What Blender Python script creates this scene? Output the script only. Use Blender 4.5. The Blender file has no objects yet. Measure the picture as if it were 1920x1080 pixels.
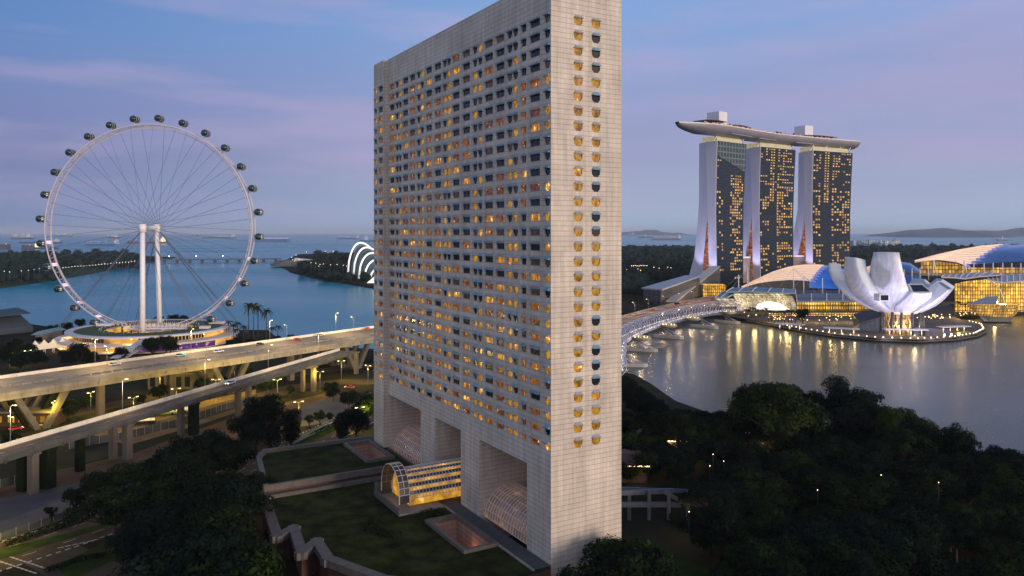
import bpy, math, random
from mathutils import Vector, Matrix
R = math.radians
sc = bpy.context.scene
COL = sc.collection

# ---------------------------------------------------------------- camera
F, CX, HY, H = 1447.0, 960.0, 436.0, 75.0        # focal length in photo pixels, horizon row, eye height
cam = bpy.data.cameras.new('camera')
camo = bpy.data.objects.new('camera', cam)
COL.objects.link(camo)
camo.location = (0, 0, H)
camo.rotation_euler = (R(90), 0, 0)
cam.sensor_width = 36.0
cam.lens = 36.0 * F / 1920.0
cam.shift_y = -(540.0 - HY) / 1920.0
cam.clip_start = 1.0
cam.clip_end = 200000.0
sc.camera = camo

def lin(c):
    c = c / 255.0
    return c / 12.92 if c <= 0.04045 else ((c + 0.055) / 1.055) ** 2.4
def S(r, g, b):
    return (lin(r), lin(g), lin(b), 1.0)

# ---------------------------------------------------------------- sky
SUN_EL, SUN_AZ = R(9.0), R(-40.0)                 # azimuth of the afterglow, measured from +X (behind and right of the camera)
wd = bpy.data.worlds.new('World')
sc.world = wd
wd.use_nodes = True
nt = wd.node_tree
nt.nodes.clear()
def N(t, **k):
    n = nt.nodes.new(t)
    for a, b in k.items():
        setattr(n, a, b)
    return n
L = lambda a, b: nt.links.new(a, b)
out = N('ShaderNodeOutputWorld')
add = N('ShaderNodeAddShader')
bg1, bg2 = N('ShaderNodeBackground'), N('ShaderNodeBackground')
sky = N('ShaderNodeTexSky')
sky.sky_type = 'NISHITA'
sky.sun_disc = False
sky.sun_elevation = SUN_EL
sky.sun_rotation = R(90) - SUN_AZ
L(sky.outputs[0], bg1.inputs[0]); bg1.inputs[1].default_value = 0.006
tc = N('ShaderNodeTexCoord'); sep = N('ShaderNodeSeparateXYZ')
L(tc.outputs['Generated'], sep.inputs[0])
def ramp(stops):
    r = N('ShaderNodeValToRGB')
    el = r.color_ramp.elements
    for i, (p, c) in enumerate(stops):
        e = el[i] if i < 2 else el.new(p)
        e.position = p; e.color = c
    return r
SKY_LEFT = [(0, S(96, 124, 170)), (.03, S(96, 118, 170)), (.09, S(108, 116, 168)), (.15, S(104, 122, 178)), (.22, S(84, 126, 186)), (.3, S(76, 122, 182)), (.6, S(66, 106, 166)), (1, S(52, 86, 142))]
SKY_RIGHT = [(0, S(158, 184, 208)), (.03, S(162, 178, 206)), (.09, S(158, 164, 200)), (.15, S(158, 164, 207)), (.21, S(142, 166, 213)), (.3, S(126, 163, 217)), (.6, S(80, 120, 180)), (1, S(52, 86, 142))]
ra, rb = ramp(SKY_LEFT), ramp(SKY_RIGHT)
L(sep.outputs[2], ra.inputs[0]); L(sep.outputs[2], rb.inputs[0])
mr = N('ShaderNodeMapRange'); mr.interpolation_type = 'LINEAR'
mr.inputs[1].default_value = -0.62; mr.inputs[2].default_value = -0.02
L(sep.outputs[0], mr.inputs[0])
mix = N('ShaderNodeMix', data_type='RGBA')
L(mr.outputs[0], mix.inputs[0]); L(ra.outputs[0], mix.inputs[6]); L(rb.outputs[0], mix.inputs[7])
# thin pink and grey cloud
mp = N('ShaderNodeMapping'); mp.inputs['Scale'].default_value = (1.2, 1.2, 8.0)
mp.inputs['Rotation'].default_value = (0, R(4), 0)
L(tc.outputs['Generated'], mp.inputs[0])
nz = N('ShaderNodeTexNoise'); nz.inputs['Scale'].default_value = 2.6; nz.inputs['Detail'].default_value = 5.0; nz.inputs['Roughness'].default_value = .5
L(mp.outputs[0], nz.inputs['Vector'])
cr = ramp([(.44, (0, 0, 0, 1)), (.64, (1, 1, 1, 1))]); L(nz.outputs[0], cr.inputs[0])
band = ramp([(0, (.15, .15, .15, 1)), (.1, (.7, .7, .7, 1)), (.2, (.75, .75, .75, 1)), (.45, (.25, .25, .25, 1))]); L(sep.outputs[2], band.inputs[0])
mul = N('ShaderNodeMath', operation='MULTIPLY'); L(cr.outputs[0], mul.inputs[0]); L(band.outputs[0], mul.inputs[1])
mul2 = N('ShaderNodeMath', operation='MULTIPLY'); L(mul.outputs[0], mul2.inputs[0]); mul2.inputs[1].default_value = .62
mix2 = N('ShaderNodeMix', data_type='RGBA'); L(mul2.outputs[0], mix2.inputs[0]); L(mix.outputs[2], mix2.inputs[6]); mix2.inputs[7].default_value = S(184, 168, 205)
nz2 = N('ShaderNodeTexNoise'); nz2.inputs['Scale'].default_value = 1.7; nz2.inputs['Detail'].default_value = 4.0
mp2 = N('ShaderNodeMapping'); mp2.inputs['Scale'].default_value = (1, 1, 6); mp2.inputs['Location'].default_value = (3, 7, 1)
L(tc.outputs['Generated'], mp2.inputs[0]); L(mp2.outputs[0], nz2.inputs['Vector'])
cr2 = ramp([(.45, (0, 0, 0, 1)), (.75, (.30, .30, .30, 1))]); L(nz2.outputs[0], cr2.inputs[0])
mix3 = N('ShaderNodeMix', data_type='RGBA'); L(cr2.outputs[0], mix3.inputs[0]); L(mix2.outputs[2], mix3.inputs[6]); mix3.inputs[7].default_value = S(122, 134, 176)
# glow lobe added to the sky behind the camera, filling the facade
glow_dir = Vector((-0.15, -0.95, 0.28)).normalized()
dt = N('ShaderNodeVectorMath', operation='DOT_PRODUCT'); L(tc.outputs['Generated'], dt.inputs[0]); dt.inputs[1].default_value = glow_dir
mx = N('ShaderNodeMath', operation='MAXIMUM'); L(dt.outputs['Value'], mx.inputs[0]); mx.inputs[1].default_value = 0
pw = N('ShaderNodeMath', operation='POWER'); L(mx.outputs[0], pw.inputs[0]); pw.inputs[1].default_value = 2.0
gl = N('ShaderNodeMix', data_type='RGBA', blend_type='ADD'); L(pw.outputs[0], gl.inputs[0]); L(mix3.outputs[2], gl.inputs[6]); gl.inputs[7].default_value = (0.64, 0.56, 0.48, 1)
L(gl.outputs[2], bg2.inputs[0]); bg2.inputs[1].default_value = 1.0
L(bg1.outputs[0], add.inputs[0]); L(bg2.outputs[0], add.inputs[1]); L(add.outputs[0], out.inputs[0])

# ---------------------------------------------------------------- afterglow as one soft low sun
sl = bpy.data.lights.new('sun', 'SUN'); sl.energy = 2.7; sl.angle = R(16); sl.color = (1.0, .78, .58)
so = bpy.data.objects.new('sun', sl); COL.objects.link(so)
d = Vector((math.cos(SUN_EL) * math.cos(SUN_AZ), math.cos(SUN_EL) * math.sin(SUN_AZ), math.sin(SUN_EL)))
so.rotation_euler = d.to_track_quat('Z', 'Y').to_euler()
so.location = (300, -300, 200)

sc.view_settings.view_transform = 'Standard'
sc.view_settings.look = 'None'
sc.view_settings.exposure = 0.0
sc.view_settings.gamma = 1.0
sc.cycles.use_denoising = True
sc.cycles.max_bounces = 6
sc.cycles.diffuse_bounces = 2
sc.cycles.glossy_bounces = 3
sc.cycles.transparent_max_bounces = 6
sc.cycles.sample_clamp_indirect = 4.0
rng = random.Random(7)

# ---------------------------------------------------------------- helpers
def gp(px, py, z=3.0):
    """the point at height z that the photograph shows at (px, py)"""
    Y = (H - z) * F / (py - HY)
    return Vector(((px - CX) / F * Y, Y, z))
def dp(px, py, Y):
    return Vector(((px - CX) / F * Y, Y, H + (HY - py) / F * Y))

class MB:
    def __init__(s):
        s.v, s.f, s.m, s.sm = [], [], [], []
    def poly(s, pts, mat=0, smooth=False):
        i = len(s.v)
        s.v += [tuple(p) for p in pts]
        s.f.append(tuple(range(i, i + len(pts)))); s.m.append(mat); s.sm.append(smooth)
        return s
    def hexa(s, b, t, mat=0):
        """b: four bottom points counter-clockwise seen from above, t: the four above them"""
        i = len(s.v); s.v += [tuple(p) for p in list(b) + list(t)]
        for f in ((3, 2, 1, 0), (4, 5, 6, 7), (0, 1, 5, 4), (1, 2, 6, 5), (2, 3, 7, 6), (3, 0, 4, 7)):
            s.f.append(tuple(i + k for k in f)); s.m.append(mat); s.sm.append(False)
        return s
    def box(s, x0, y0, z0, x1, y1, z1, mat=0):
        return s.hexa([(x0, y0, z0), (x1, y0, z0), (x1, y1, z0), (x0, y1, z0)], [(x0, y0, z1), (x1, y0, z1), (x1, y1, z1), (x0, y1, z1)], mat)
    def bar(s, a, b, w, h, mat=0):
        """a rectangular bar from a to b, w wide (level), h high"""
        a, b = Vector(a), Vector(b); d = (b - a)
        u = d.cross(Vector((0, 0, 1)))
        if u.length < 1e-5: u = Vector((1, 0, 0))
        u.normalize(); n = u.cross(d).normalized()
        q = [(-1, -1), (1, -1), (1, 1), (-1, 1)]
        return s.loft([[p + u * (x * w / 2) + n * (y * h / 2) for x, y in q] for p in (a, b)], True, True, mat)
    def prism(s, pl, z0, z1, mat=0, top=None, bottom=True):
        n = len(pl); i = len(s.v)
        ar = sum(pl[k][0] * pl[(k + 1) % n][1] - pl[(k + 1) % n][0] * pl[k][1] for k in range(n))
        if ar < 0: pl = pl[::-1]
        s.v += [(p[0], p[1], z0) for p in pl] + [(p[0], p[1], z1) for p in pl]
        for k in range(n):
            j = (k + 1) % n
            s.f.append((i + k, i + j, i + n + j, i + n + k)); s.m.append(mat); s.sm.append(False)
        s.f.append(tuple(i + n + k for k in range(n))); s.m.append(mat if top is None else top); s.sm.append(False)
        if bottom:
            s.f.append(tuple(i + k for k in reversed(range(n)))); s.m.append(mat); s.sm.append(False)
        return s
    def loft(s, rings, closed=True, cap=True, mat=0, smooth=False):
        n = len(rings[0]); i = len(s.v)
        for r in rings: s.v += [tuple(p) for p in r]
        for a in range(len(rings) - 1):
            for k in range(n if closed else n - 1):
                j = (k + 1) % n
                s.f.append((i + a * n + k, i + a * n + j, i + (a + 1) * n + j, i + (a + 1) * n + k)); s.m.append(mat); s.sm.append(smooth)
        if cap and closed:
            s.f.append(tuple(i + k for k in reversed(range(n)))); s.m.append(mat); s.sm.append(False)
            e = i + (len(rings) - 1) * n
            s.f.append(tuple(e + k for k in range(n))); s.m.append(mat); s.sm.append(False)
        return s
    def tube(s, pts, r, n=6, mat=0, cap=True, smooth=True, loop=False):
        pts = [Vector(p) for p in pts]; rings = []; m = len(pts)
        rr = r if isinstance(r, (list, tuple)) else [r] * m
        u = None
        for k, p in enumerate(pts):
            if loop: d = pts[(k + 1) % m] - pts[k - 1]
            else: d = pts[min(k + 1, m - 1)] - pts[max(k - 1, 0)]
            d.normalize()
            if u is None:
                u = d.cross(Vector((0, 0, 1)))
                if u.length < 1e-3: u = d.cross(Vector((0, 1, 0)))
            u = (u - d * u.dot(d))
            if u.length < 1e-5: u = d.orthogonal()
            u.normalize(); w = d.cross(u)
            rings.append([p + (u * math.cos(2 * math.pi * j / n) + w * math.sin(2 * math.pi * j / n)) * rr[k] for j in range(n)])
        if loop: rings.append(rings[0])
        return s.loft(rings, True, cap and not loop, mat, smooth)
    def lathe(s, prof, c=(0, 0, 0), n=24, mat=0, smooth=True, sx=1, sy=1, cap=True, a0=0, a1=2 * math.pi):
        full = abs(a1 - a0 - 2 * math.pi) < 1e-6
        k = n if full else n + 1
        rings = [[(c[0] + r * sx * math.cos(a0 + (a1 - a0) * j / n), c[1] + r * sy * math.sin(a0 + (a1 - a0) * j / n), c[2] + z) for j in range(k)] for r, z in prof]
        return s.loft(rings, full, cap and full, mat, smooth)
    def blob(s, c, rx, ry, rz, mat=0, n=10, m=6, jit=0.0, rg=None):
        rings = []
        for a in range(m + 1):
            ph = -math.pi / 2 + math.pi * a / m
            rings.append([(c[0] + rx * math.cos(ph) * math.cos(2 * math.pi * j / n) * (1 + (rg.uniform(-jit, jit) if rg else 0)),
                           c[1] + ry * math.cos(ph) * math.sin(2 * math.pi * j / n) * (1 + (rg.uniform(-jit, jit) if rg else 0)),
                           c[2] + rz * math.sin(ph)) for j in range(n)])
        return s.loft(rings, True, False, mat, True)
    def mesh(s, name, mats):
        me = bpy.data.meshes.new(name)
        me.from_pydata(s.v, [], s.f)
        for m in (mats if isinstance(mats, (list, tuple)) else [mats]): me.materials.append(m)
        me.polygons.foreach_set('material_index', s.m)
        me.polygons.foreach_set('use_smooth', s.sm)
        me.update()
        return me
    def build(s, name, mats, parent=None, world=False):
        if world and parent is not None:
            chain = []; p = parent
            while p is not None: chain.append(p); p = p.parent
            M = Matrix.Identity(4)
            for p in reversed(chain):
                M = M @ Matrix.Translation(p.location) @ Matrix.Rotation(p.rotation_euler.z, 4, 'Z')
            M = M.inverted()
            s.v = [tuple(M @ Vector(v)) for v in s.v]
        o = bpy.data.objects.new(name, s.mesh(name, mats))
        COL.objects.link(o)
        if parent is not None: o.parent = parent
        return o

def tag(o, label, cat, group=None, kind=None):
    if label: o['label'] = label
    if cat: o['category'] = cat
    if group: o['group'] = group
    if kind: o['kind'] = kind
    return o
def thing(name, label, cat, loc=(0, 0, 0), rz=0.0, group=None):
    o = bpy.data.objects.new(name, None); COL.objects.link(o)
    o.empty_display_size = 1.0
    o.location = loc; o.rotation_euler = (0, 0, rz)
    return tag(o, label, cat, group)
def put(name, me, parent=None, loc=(0, 0, 0), rz=0.0):
    o = bpy.data.objects.new(name, me); COL.objects.link(o)
    if parent is not None: o.parent = parent
    o.location = loc; o.rotation_euler = (0, 0, rz)
    return o
def dup(root, loc, rz=0.0, s=1.0, label=None, group=None):
    r = root.copy(); COL.objects.link(r); r.location = loc; r.rotation_euler = (0, 0, rz)
    if s != 1.0: r.scale = (s, s, s) if not isinstance(s, tuple) else s
    if label: r['label'] = label
    if group: r['group'] = group
    for ch in list(root.children):
        c = ch.copy(); COL.objects.link(c); c.parent = r
        for g in list(ch.children):
            e = g.copy(); COL.objects.link(e); e.parent = c
    return r
def struct(o):
    o['kind'] = 'structure'; return o
def lamp(name, parent, loc, power, color=(1, .72, .36), size=.3, kind='POINT', spot=None, target=None):
    l = bpy.data.lights.new(name, kind); l.energy = power; l.color = color
    if kind in ('POINT', 'SPOT'): l.shadow_soft_size = size
    if spot: l.spot_size = spot; l.spot_blend = .6
    o = bpy.data.objects.new(name, l); COL.objects.link(o)
    o.location = loc
    if target is not None: o.rotation_euler = (Vector(loc) - Vector(target)).to_track_quat('Z', 'Y').to_euler()
    if parent is not None: o.parent = parent
    return o

# ---------------------------------------------------------------- materials
def new_mat(name):
    m = bpy.data.materials.new(name); m.use_nodes = True
    t = m.node_tree; b = t.nodes['Principled BSDF']
    return m, t, b
def mat(name, col, rough=.7, metal=0.0, var=.15, scale=.4, emit=None, es=0.0, spec=.5, bump=0.0, bscale=2.0, stretch=(1, 1, 1), coord='Object', sample=False):
    m, t, b = new_mat(name)
    b.inputs['Roughness'].default_value = rough; b.inputs['Metallic'].default_value = metal
    b.inputs['Specular IOR Level'].default_value = spec
    c = col if len(col) == 4 else (*col, 1)
    tcn = t.nodes.new('ShaderNodeTexCoord'); mpn = t.nodes.new('ShaderNodeMapping'); mpn.inputs['Scale'].default_value = stretch
    t.links.new(tcn.outputs[coord], mpn.inputs[0])
    if var > 0:
        n = t.nodes.new('ShaderNodeTexNoise'); n.inputs['Scale'].default_value = scale; n.inputs['Detail'].default_value = 6; n.inputs['Roughness'].default_value = .6
        t.links.new(mpn.outputs[0], n.inputs['Vector'])
        r = t.nodes.new('ShaderNodeValToRGB')
        r.color_ramp.elements[0].position = .3; r.color_ramp.elements[1].position = .7
        r.color_ramp.elements[0].color = (*[x * (1 - var) for x in c[:3]], 1)
        r.color_ramp.elements[1].color = (*[min(1, x * (1 + var)) for x in c[:3]], 1)
        t.links.new(n.outputs[0], r.inputs[0]); t.links.new(r.outputs[0], b.inputs['Base Color'])
    else:
        b.inputs['Base Color'].default_value = c
    if emit:
        b.inputs['Emission Color'].default_value = (*emit[:3], 1); b.inputs['Emission Strength'].default_value = es
        if not sample: m.cycles.emission_sampling = 'NONE'
    if bump > 0:
        n2 = t.nodes.new('ShaderNodeTexNoise'); n2.inputs['Scale'].default_value = bscale; n2.inputs['Detail'].default_value = 5
        t.links.new(mpn.outputs[0], n2.inputs['Vector'])
        bp = t.nodes.new('ShaderNodeBump'); bp.inputs['Strength'].default_value = bump
        t.links.new(n2.outputs[0], bp.inputs['Height']); t.links.new(bp.outputs[0], b.inputs['Normal'])
    return m
def tile_mat(name, col, axes, bw, bh, joint=.05, jcol=None, rough=.75, var=.05, offset=0.0, jmul=.84, hline=.46):
    """stone cladding: panels bw x bh with dark joints, streaks and a little panel to panel variation; axes says which object axes run along the wall"""
    m, t, b = new_mat(name)
    b.inputs['Roughness'].default_value = rough
    tcn = t.nodes.new('ShaderNodeTexCoord'); sp = t.nodes.new('ShaderNodeSeparateXYZ'); cb = t.nodes.new('ShaderNodeCombineXYZ')
    t.links.new(tcn.outputs['Object'], sp.inputs[0])
    t.links.new(sp.outputs[axes[0]], cb.inputs[0]); t.links.new(sp.outputs[axes[1]], cb.inputs[1])
    br = t.nodes.new('ShaderNodeTexBrick'); br.offset = offset; br.squash = 1.0
    br.inputs['Scale'].default_value = 1.0; br.inputs['Brick Width'].default_value = bw; br.inputs['Row Height'].default_value = bh
    br.inputs['Mortar Size'].default_value = joint; br.inputs['Mortar Smooth'].default_value = .3
    br.inputs['Color1'].default_value = (*[x * (1 - var) for x in col], 1); br.inputs['Color2'].default_value = (*[x * (1 + var) for x in col], 1)
    br.inputs['Mortar'].default_value = (*(jcol or [x * jmul for x in col]), 1)
    t.links.new(cb.outputs[0], br.inputs['Vector'])
    mpn = t.nodes.new('ShaderNodeMapping'); mpn.inputs['Scale'].default_value = (.9, .06, 1)
    t.links.new(cb.outputs[0], mpn.inputs[0])
    n = t.nodes.new('ShaderNodeTexNoise'); n.inputs['Scale'].default_value = 1.0; n.inputs['Detail'].default_value = 7
    t.links.new(mpn.outputs[0], n.inputs['Vector'])
    n3 = t.nodes.new('ShaderNodeTexNoise'); n3.inputs['Scale'].default_value = .12; n3.inputs['Detail'].default_value = 6
    t.links.new(cb.outputs[0], n3.inputs['Vector'])
    av = t.nodes.new('ShaderNodeMath'); av.operation = 'ADD'; t.links.new(n.outputs[0], av.inputs[0]); t.links.new(n3.outputs[0], av.inputs[1])
    mr_ = t.nodes.new('ShaderNodeMapRange'); mr_.inputs[1].default_value = .7; mr_.inputs[2].default_value = 1.3; mr_.inputs[3].default_value = .72; mr_.inputs[4].default_value = 1.14
    t.links.new(av.outputs[0], mr_.inputs[0])
    ml = t.nodes.new('ShaderNodeMix'); ml.data_type = 'RGBA'; ml.blend_type = 'MULTIPLY'; ml.inputs[0].default_value = 1
    t.links.new(br.outputs['Color'], ml.inputs[6]); t.links.new(mr_.outputs[0], ml.inputs[7])
    fr = t.nodes.new('ShaderNodeMath'); fr.operation = 'FRACT'; dv = t.nodes.new('ShaderNodeMath'); dv.operation = 'DIVIDE'; dv.inputs[1].default_value = bh
    t.links.new(sp.outputs[axes[1]], dv.inputs[0]); t.links.new(dv.outputs[0], fr.inputs[0])
    lt = t.nodes.new('ShaderNodeMapRange'); lt.inputs[1].default_value = .0; lt.inputs[2].default_value = .15; lt.inputs[3].default_value = hline; lt.inputs[4].default_value = 1.0
    t.links.new(fr.outputs[0], lt.inputs[0])
    m2 = t.nodes.new('ShaderNodeMix'); m2.data_type = 'RGBA'; m2.blend_type = 'MULTIPLY'; m2.inputs[0].default_value = 1
    t.links.new(ml.outputs[2], m2.inputs[6]); t.links.new(lt.outputs[0], m2.inputs[7])
    t.links.new(m2.outputs[2], b.inputs['Base Color'])
    return m
def lit_mat(name, c0, c1, strength, sx=1.0, sz=1.0, base=(.02, .015, .01), hi=None, coord='Object'):
    """a lit room behind glass: brightness differs across the pane (curtains, lamps)"""
    m, t, b = new_mat(name)
    b.inputs['Base Color'].default_value = (*base, 1); b.inputs['Roughness'].default_value = .15
    tcn = t.nodes.new('ShaderNodeTexCoord'); ge = t.nodes.new('ShaderNodeNewGeometry'); mpn = t.nodes.new('ShaderNodeMapping'); mpn.inputs['Scale'].default_value = (sx, sx, sz)
    t.links.new(ge.outputs['Position'], mpn.inputs[0])
    n = t.nodes.new('ShaderNodeTexNoise'); n.inputs['Scale'].default_value = 1.0; n.inputs['Detail'].default_value = 2
    t.links.new(mpn.outputs[0], n.inputs['Vector'])
    r = t.nodes.new('ShaderNodeValToRGB')
    r.color_ramp.elements[0].position = .32; r.color_ramp.elements[0].color = (*c0, 1)
    r.color_ramp.elements[1].position = .62; r.color_ramp.elements[1].color = (*c1, 1)
    if hi:
        e = r.color_ramp.elements.new(.72); e.color = (*hi, 1)
    t.links.new(n.outputs[0], r.inputs[0]); t.links.new(r.outputs[0], b.inputs['Emission Color'])
    b.inputs['Emission Strength'].default_value = strength
    m.cycles.emission_sampling = 'NONE'
    return m
def glow(name, c, s, sample=False):
    m, t, b = new_mat(name)
    b.inputs['Base Color'].default_value = (*[x * .5 for x in c], 1)
    b.inputs['Emission Color'].default_value = (*c, 1); b.inputs['Emission Strength'].default_value = s
    if not sample: m.cycles.emission_sampling = 'NONE'
    return m

STONE = (.50, .455, .415)
M = {}
M['stone_long'] = tile_mat('stone_long', (.52, .485, .42), (0, 2), 1.52, 1.017, .045)
M['stone_end'] = tile_mat('stone_end', (.56, .49, .415), (1, 2), .76, 1.017, .04)
M['stone_jamb'] = tile_mat('stone_jamb', (.56, .47, .39), (1, 2), 1.2, 1.017, .05)
M['stone_low'] = tile_mat('stone_low', (.52, .475, .40), (0, 2), 1.52, 1.017, .045)
M['stone_trim'] = mat('stone_trim', (.105, .095, .085), .8, var=.25, scale=.8)
M['red_granite'] = tile_mat('red_granite', (.10, .045, .035), (0, 2), 1.2, .6, .03)
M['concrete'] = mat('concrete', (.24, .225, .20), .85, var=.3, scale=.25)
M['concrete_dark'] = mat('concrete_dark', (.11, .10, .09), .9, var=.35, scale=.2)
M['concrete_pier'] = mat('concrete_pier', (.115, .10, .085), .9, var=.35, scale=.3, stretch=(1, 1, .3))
M['ivy'] = mat('ivy', (.010, .016, .007), .9, spec=.05, var=.5, scale=.8, bump=1, bscale=3)
M['asphalt'] = mat('asphalt', (.060, .048, .034), .85, var=.4, scale=.1, spec=.12)
M['deck'] = mat('deck', (.20, .185, .16), .85, var=.25, scale=.15, stretch=(1, 1, 1))
M['paint'] = mat('paint', (.36, .34, .29), .6, var=.1)
M['white_metal'] = mat('white_metal', (.74, .74, .76), .45, var=.06, scale=.3)
M['grey_metal'] = mat('grey_metal', (.32, .34, .36), .45, metal=.3, var=.1)
M['dark_metal'] = mat('dark_metal', (.04, .045, .05), .5, var=.1)
M['cable'] = mat('cable', (.09, .10, .16), .6, var=0)
M['glass_dark'] = mat('glass_dark', (.014, .017, .023), .12, var=.2, scale=.5, spec=.35)
M['glass_blue'] = mat('glass_blue', (.02, .03, .045), .08, var=.2, scale=.02, spec=.6)
M['capsule_glass'] = mat('capsule_glass', (.012, .03, .04), .12, var=.2, spec=.6)
M['hood'] = mat('hood', (.22, .37, .47), .3, metal=.35, var=.12, scale=.9)
M['hood_lit'] = mat('hood_lit', (.31, .30, .295), .3, metal=.1, var=.12, scale=.9, emit=(.55, .46, .42), es=.05)  # copy of hood over lit rooms; their glow put into a paler colour
M['lit_a'] = lit_mat('lit_a', (.06, .018, .004), (.30, .095, .012), .95, .9, .9, hi=(1.1, .52, .07))
M['lit_b'] = lit_mat('lit_b', (.14, .045, .005), (.60, .25, .02), 1.1, .9, .7, hi=(1.8, 1.1, .25))
M['lit_c'] = lit_mat('lit_c', (.035, .012, .006), (.16, .05, .012), .9, 1.0, 1.2, hi=(1.0, .55, .15))
M['lit_amber'] = lit_mat('lit_amber', (.15, .062, .003), (.60, .28, .010), .85, 1.0, .9)
M['grass'] = mat('grass', (.024, .042, .008), .95, spec=.05, var=.45, scale=.25, bump=.6, bscale=3)
M['soil'] = mat('soil', (.105, .066, .038), .95, spec=.08, var=.35, scale=.12, bump=.3, bscale=1)
M['lot'] = mat('lot', (.085, .085, .09), .9, spec=.12, var=.25, scale=.12)
M['ground'] = mat('ground', (.022, .024, .014), .95, spec=.05, var=.5, scale=.05)
M['bark'] = mat('bark', (.05, .038, .028), .95, var=.3, scale=2)
def lit_tile(name, axes, bw, bh, c0, c1, strength, mort=.18, mc=(.03, .015, .004), fade=None):
    """a lit glass front: bays and floors of different brightness between dark mullions"""
    m, t, b = new_mat(name)
    b.inputs['Base Color'].default_value = (.05, .04, .03, 1); b.inputs['Roughness'].default_value = .2
    ge = t.nodes.new('ShaderNodeNewGeometry'); sp = t.nodes.new('ShaderNodeSeparateXYZ'); cb = t.nodes.new('ShaderNodeCombineXYZ')
    t.links.new(ge.outputs['Position'], sp.inputs[0]); t.links.new(sp.outputs[axes[0]], cb.inputs[0]); t.links.new(sp.outputs[axes[1]], cb.inputs[1])
    br = t.nodes.new('ShaderNodeTexBrick'); br.offset = 0; br.inputs['Scale'].default_value = 1; br.inputs['Brick Width'].default_value = bw; br.inputs['Row Height'].default_value = bh
    br.inputs['Mortar Size'].default_value = mort; br.inputs['Mortar Smooth'].default_value = .1
    br.inputs['Color1'].default_value = (*c0, 1); br.inputs['Color2'].default_value = (*c1, 1); br.inputs['Mortar'].default_value = (*mc, 1)
    t.links.new(cb.outputs[0], br.inputs['Vector'])
    n = t.nodes.new('ShaderNodeTexNoise'); n.inputs['Scale'].default_value = .09; n.inputs['Detail'].default_value = 4; t.links.new(ge.outputs['Position'], n.inputs['Vector'])
    mr_ = t.nodes.new('ShaderNodeMapRange'); mr_.inputs[1].default_value = .35; mr_.inputs[2].default_value = .68; mr_.inputs[3].default_value = .35; mr_.inputs[4].default_value = 1.5; t.links.new(n.outputs[0], mr_.inputs[0])
    ml = t.nodes.new('ShaderNodeMix'); ml.data_type = 'RGBA'; ml.blend_type = 'MULTIPLY'; ml.inputs[0].default_value = 1
    t.links.new(br.outputs[0], ml.inputs[6]); t.links.new(mr_.outputs[0], ml.inputs[7]); t.links.new(ml.outputs[2], b.inputs['Emission Color'])
    b.inputs['Emission Strength'].default_value = strength; m.cycles.emission_sampling = 'NONE'
    return m
M['gold'] = lit_tile('gold', (0, 2), 2.3, 3.6, (.45, .19, .010), (1.0, .58, .06), 1.7, .35)
M['gold_soft'] = lit_tile('gold_soft', (0, 2), 3.2, 4.2, (.22, .09, .010), (.80, .40, .04), 1.3, .4)
M['lit_d'] = lit_mat('lit_d', (.010, .006, .005), (.045, .020, .010), .8, .9, .9)
M['lamp_warm'] = glow('lamp_warm', (1.0, .72, .32), 6.0)
M['lamp_white'] = glow('lamp_white', (1.0, .93, .82), 6.0)
M['lamp_red'] = glow('lamp_red', (1.0, .12, .05), 3.0)
M['lamp_pink'] = glow('lamp_pink', (1.0, .80, .88), 1.6)
# ================================================================ water and land
def water_mat(name, col, rough, bump, scale, spec=.5):
    m, t, b = new_mat(name)
    b.inputs['Base Color'].default_value = (*col, 1); b.inputs['Roughness'].default_value = rough
    b.inputs['Specular IOR Level'].default_value = spec
    tcn = t.nodes.new('ShaderNodeTexCoord'); mpn = t.nodes.new('ShaderNodeMapping'); mpn.inputs['Scale'].default_value = scale
    t.links.new(tcn.outputs['Object'], mpn.inputs[0])
    n = t.nodes.new('ShaderNodeTexNoise'); n.inputs['Scale'].default_value = 1; n.inputs['Detail'].default_value = 5; n.inputs['Roughness'].default_value = .65
    t.links.new(mpn.outputs[0], n.inputs['Vector'])
    bp = t.nodes.new('ShaderNodeBump'); bp.inputs['Strength'].default_value = bump; bp.inputs['Distance'].default_value = 1.0
    t.links.new(n.outputs[0], bp.inputs['Height']); t.links.new(bp.outputs[0], b.inputs['Normal'])
    n2 = t.nodes.new('ShaderNodeTexNoise'); n2.inputs['Scale'].default_value = .012; n2.inputs['Detail'].default_value = 4
    t.links.new(mpn.outputs[0], n2.inputs['Vector'])
    r = t.nodes.new('ShaderNodeMapRange'); r.inputs[1].default_value = .35; r.inputs[2].default_value = .65; r.inputs[3].default_value = rough * .8; r.inputs[4].default_value = rough * 1.3
    t.links.new(n2.outputs[0], r.inputs[0]); t.links.new(r.outputs[0], b.inputs['Roughness'])
    return m
M['sea'] = water_mat('sea', (.006, .26, .34), .24, .12, (.10, .22, .1), .08)
M['bay'] = water_mat('bay', (.090, .100, .076), .22, .10, (.30, .45, .3), .12)
sea = MB().poly([(-45000, -400, 0), (45000, -400, 0), (45000, 50000, 0), (-45000, 50000, 0)]).build('sea', M['sea']); struct(sea)
bay = MB().poly([(30, 340, .06), (40, 150, .06), (900, 60, .06), (1200, 640, .06), (500, 720, .06), (60, 712, .06)]).build('bay_water', M['bay']); struct(bay)

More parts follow.
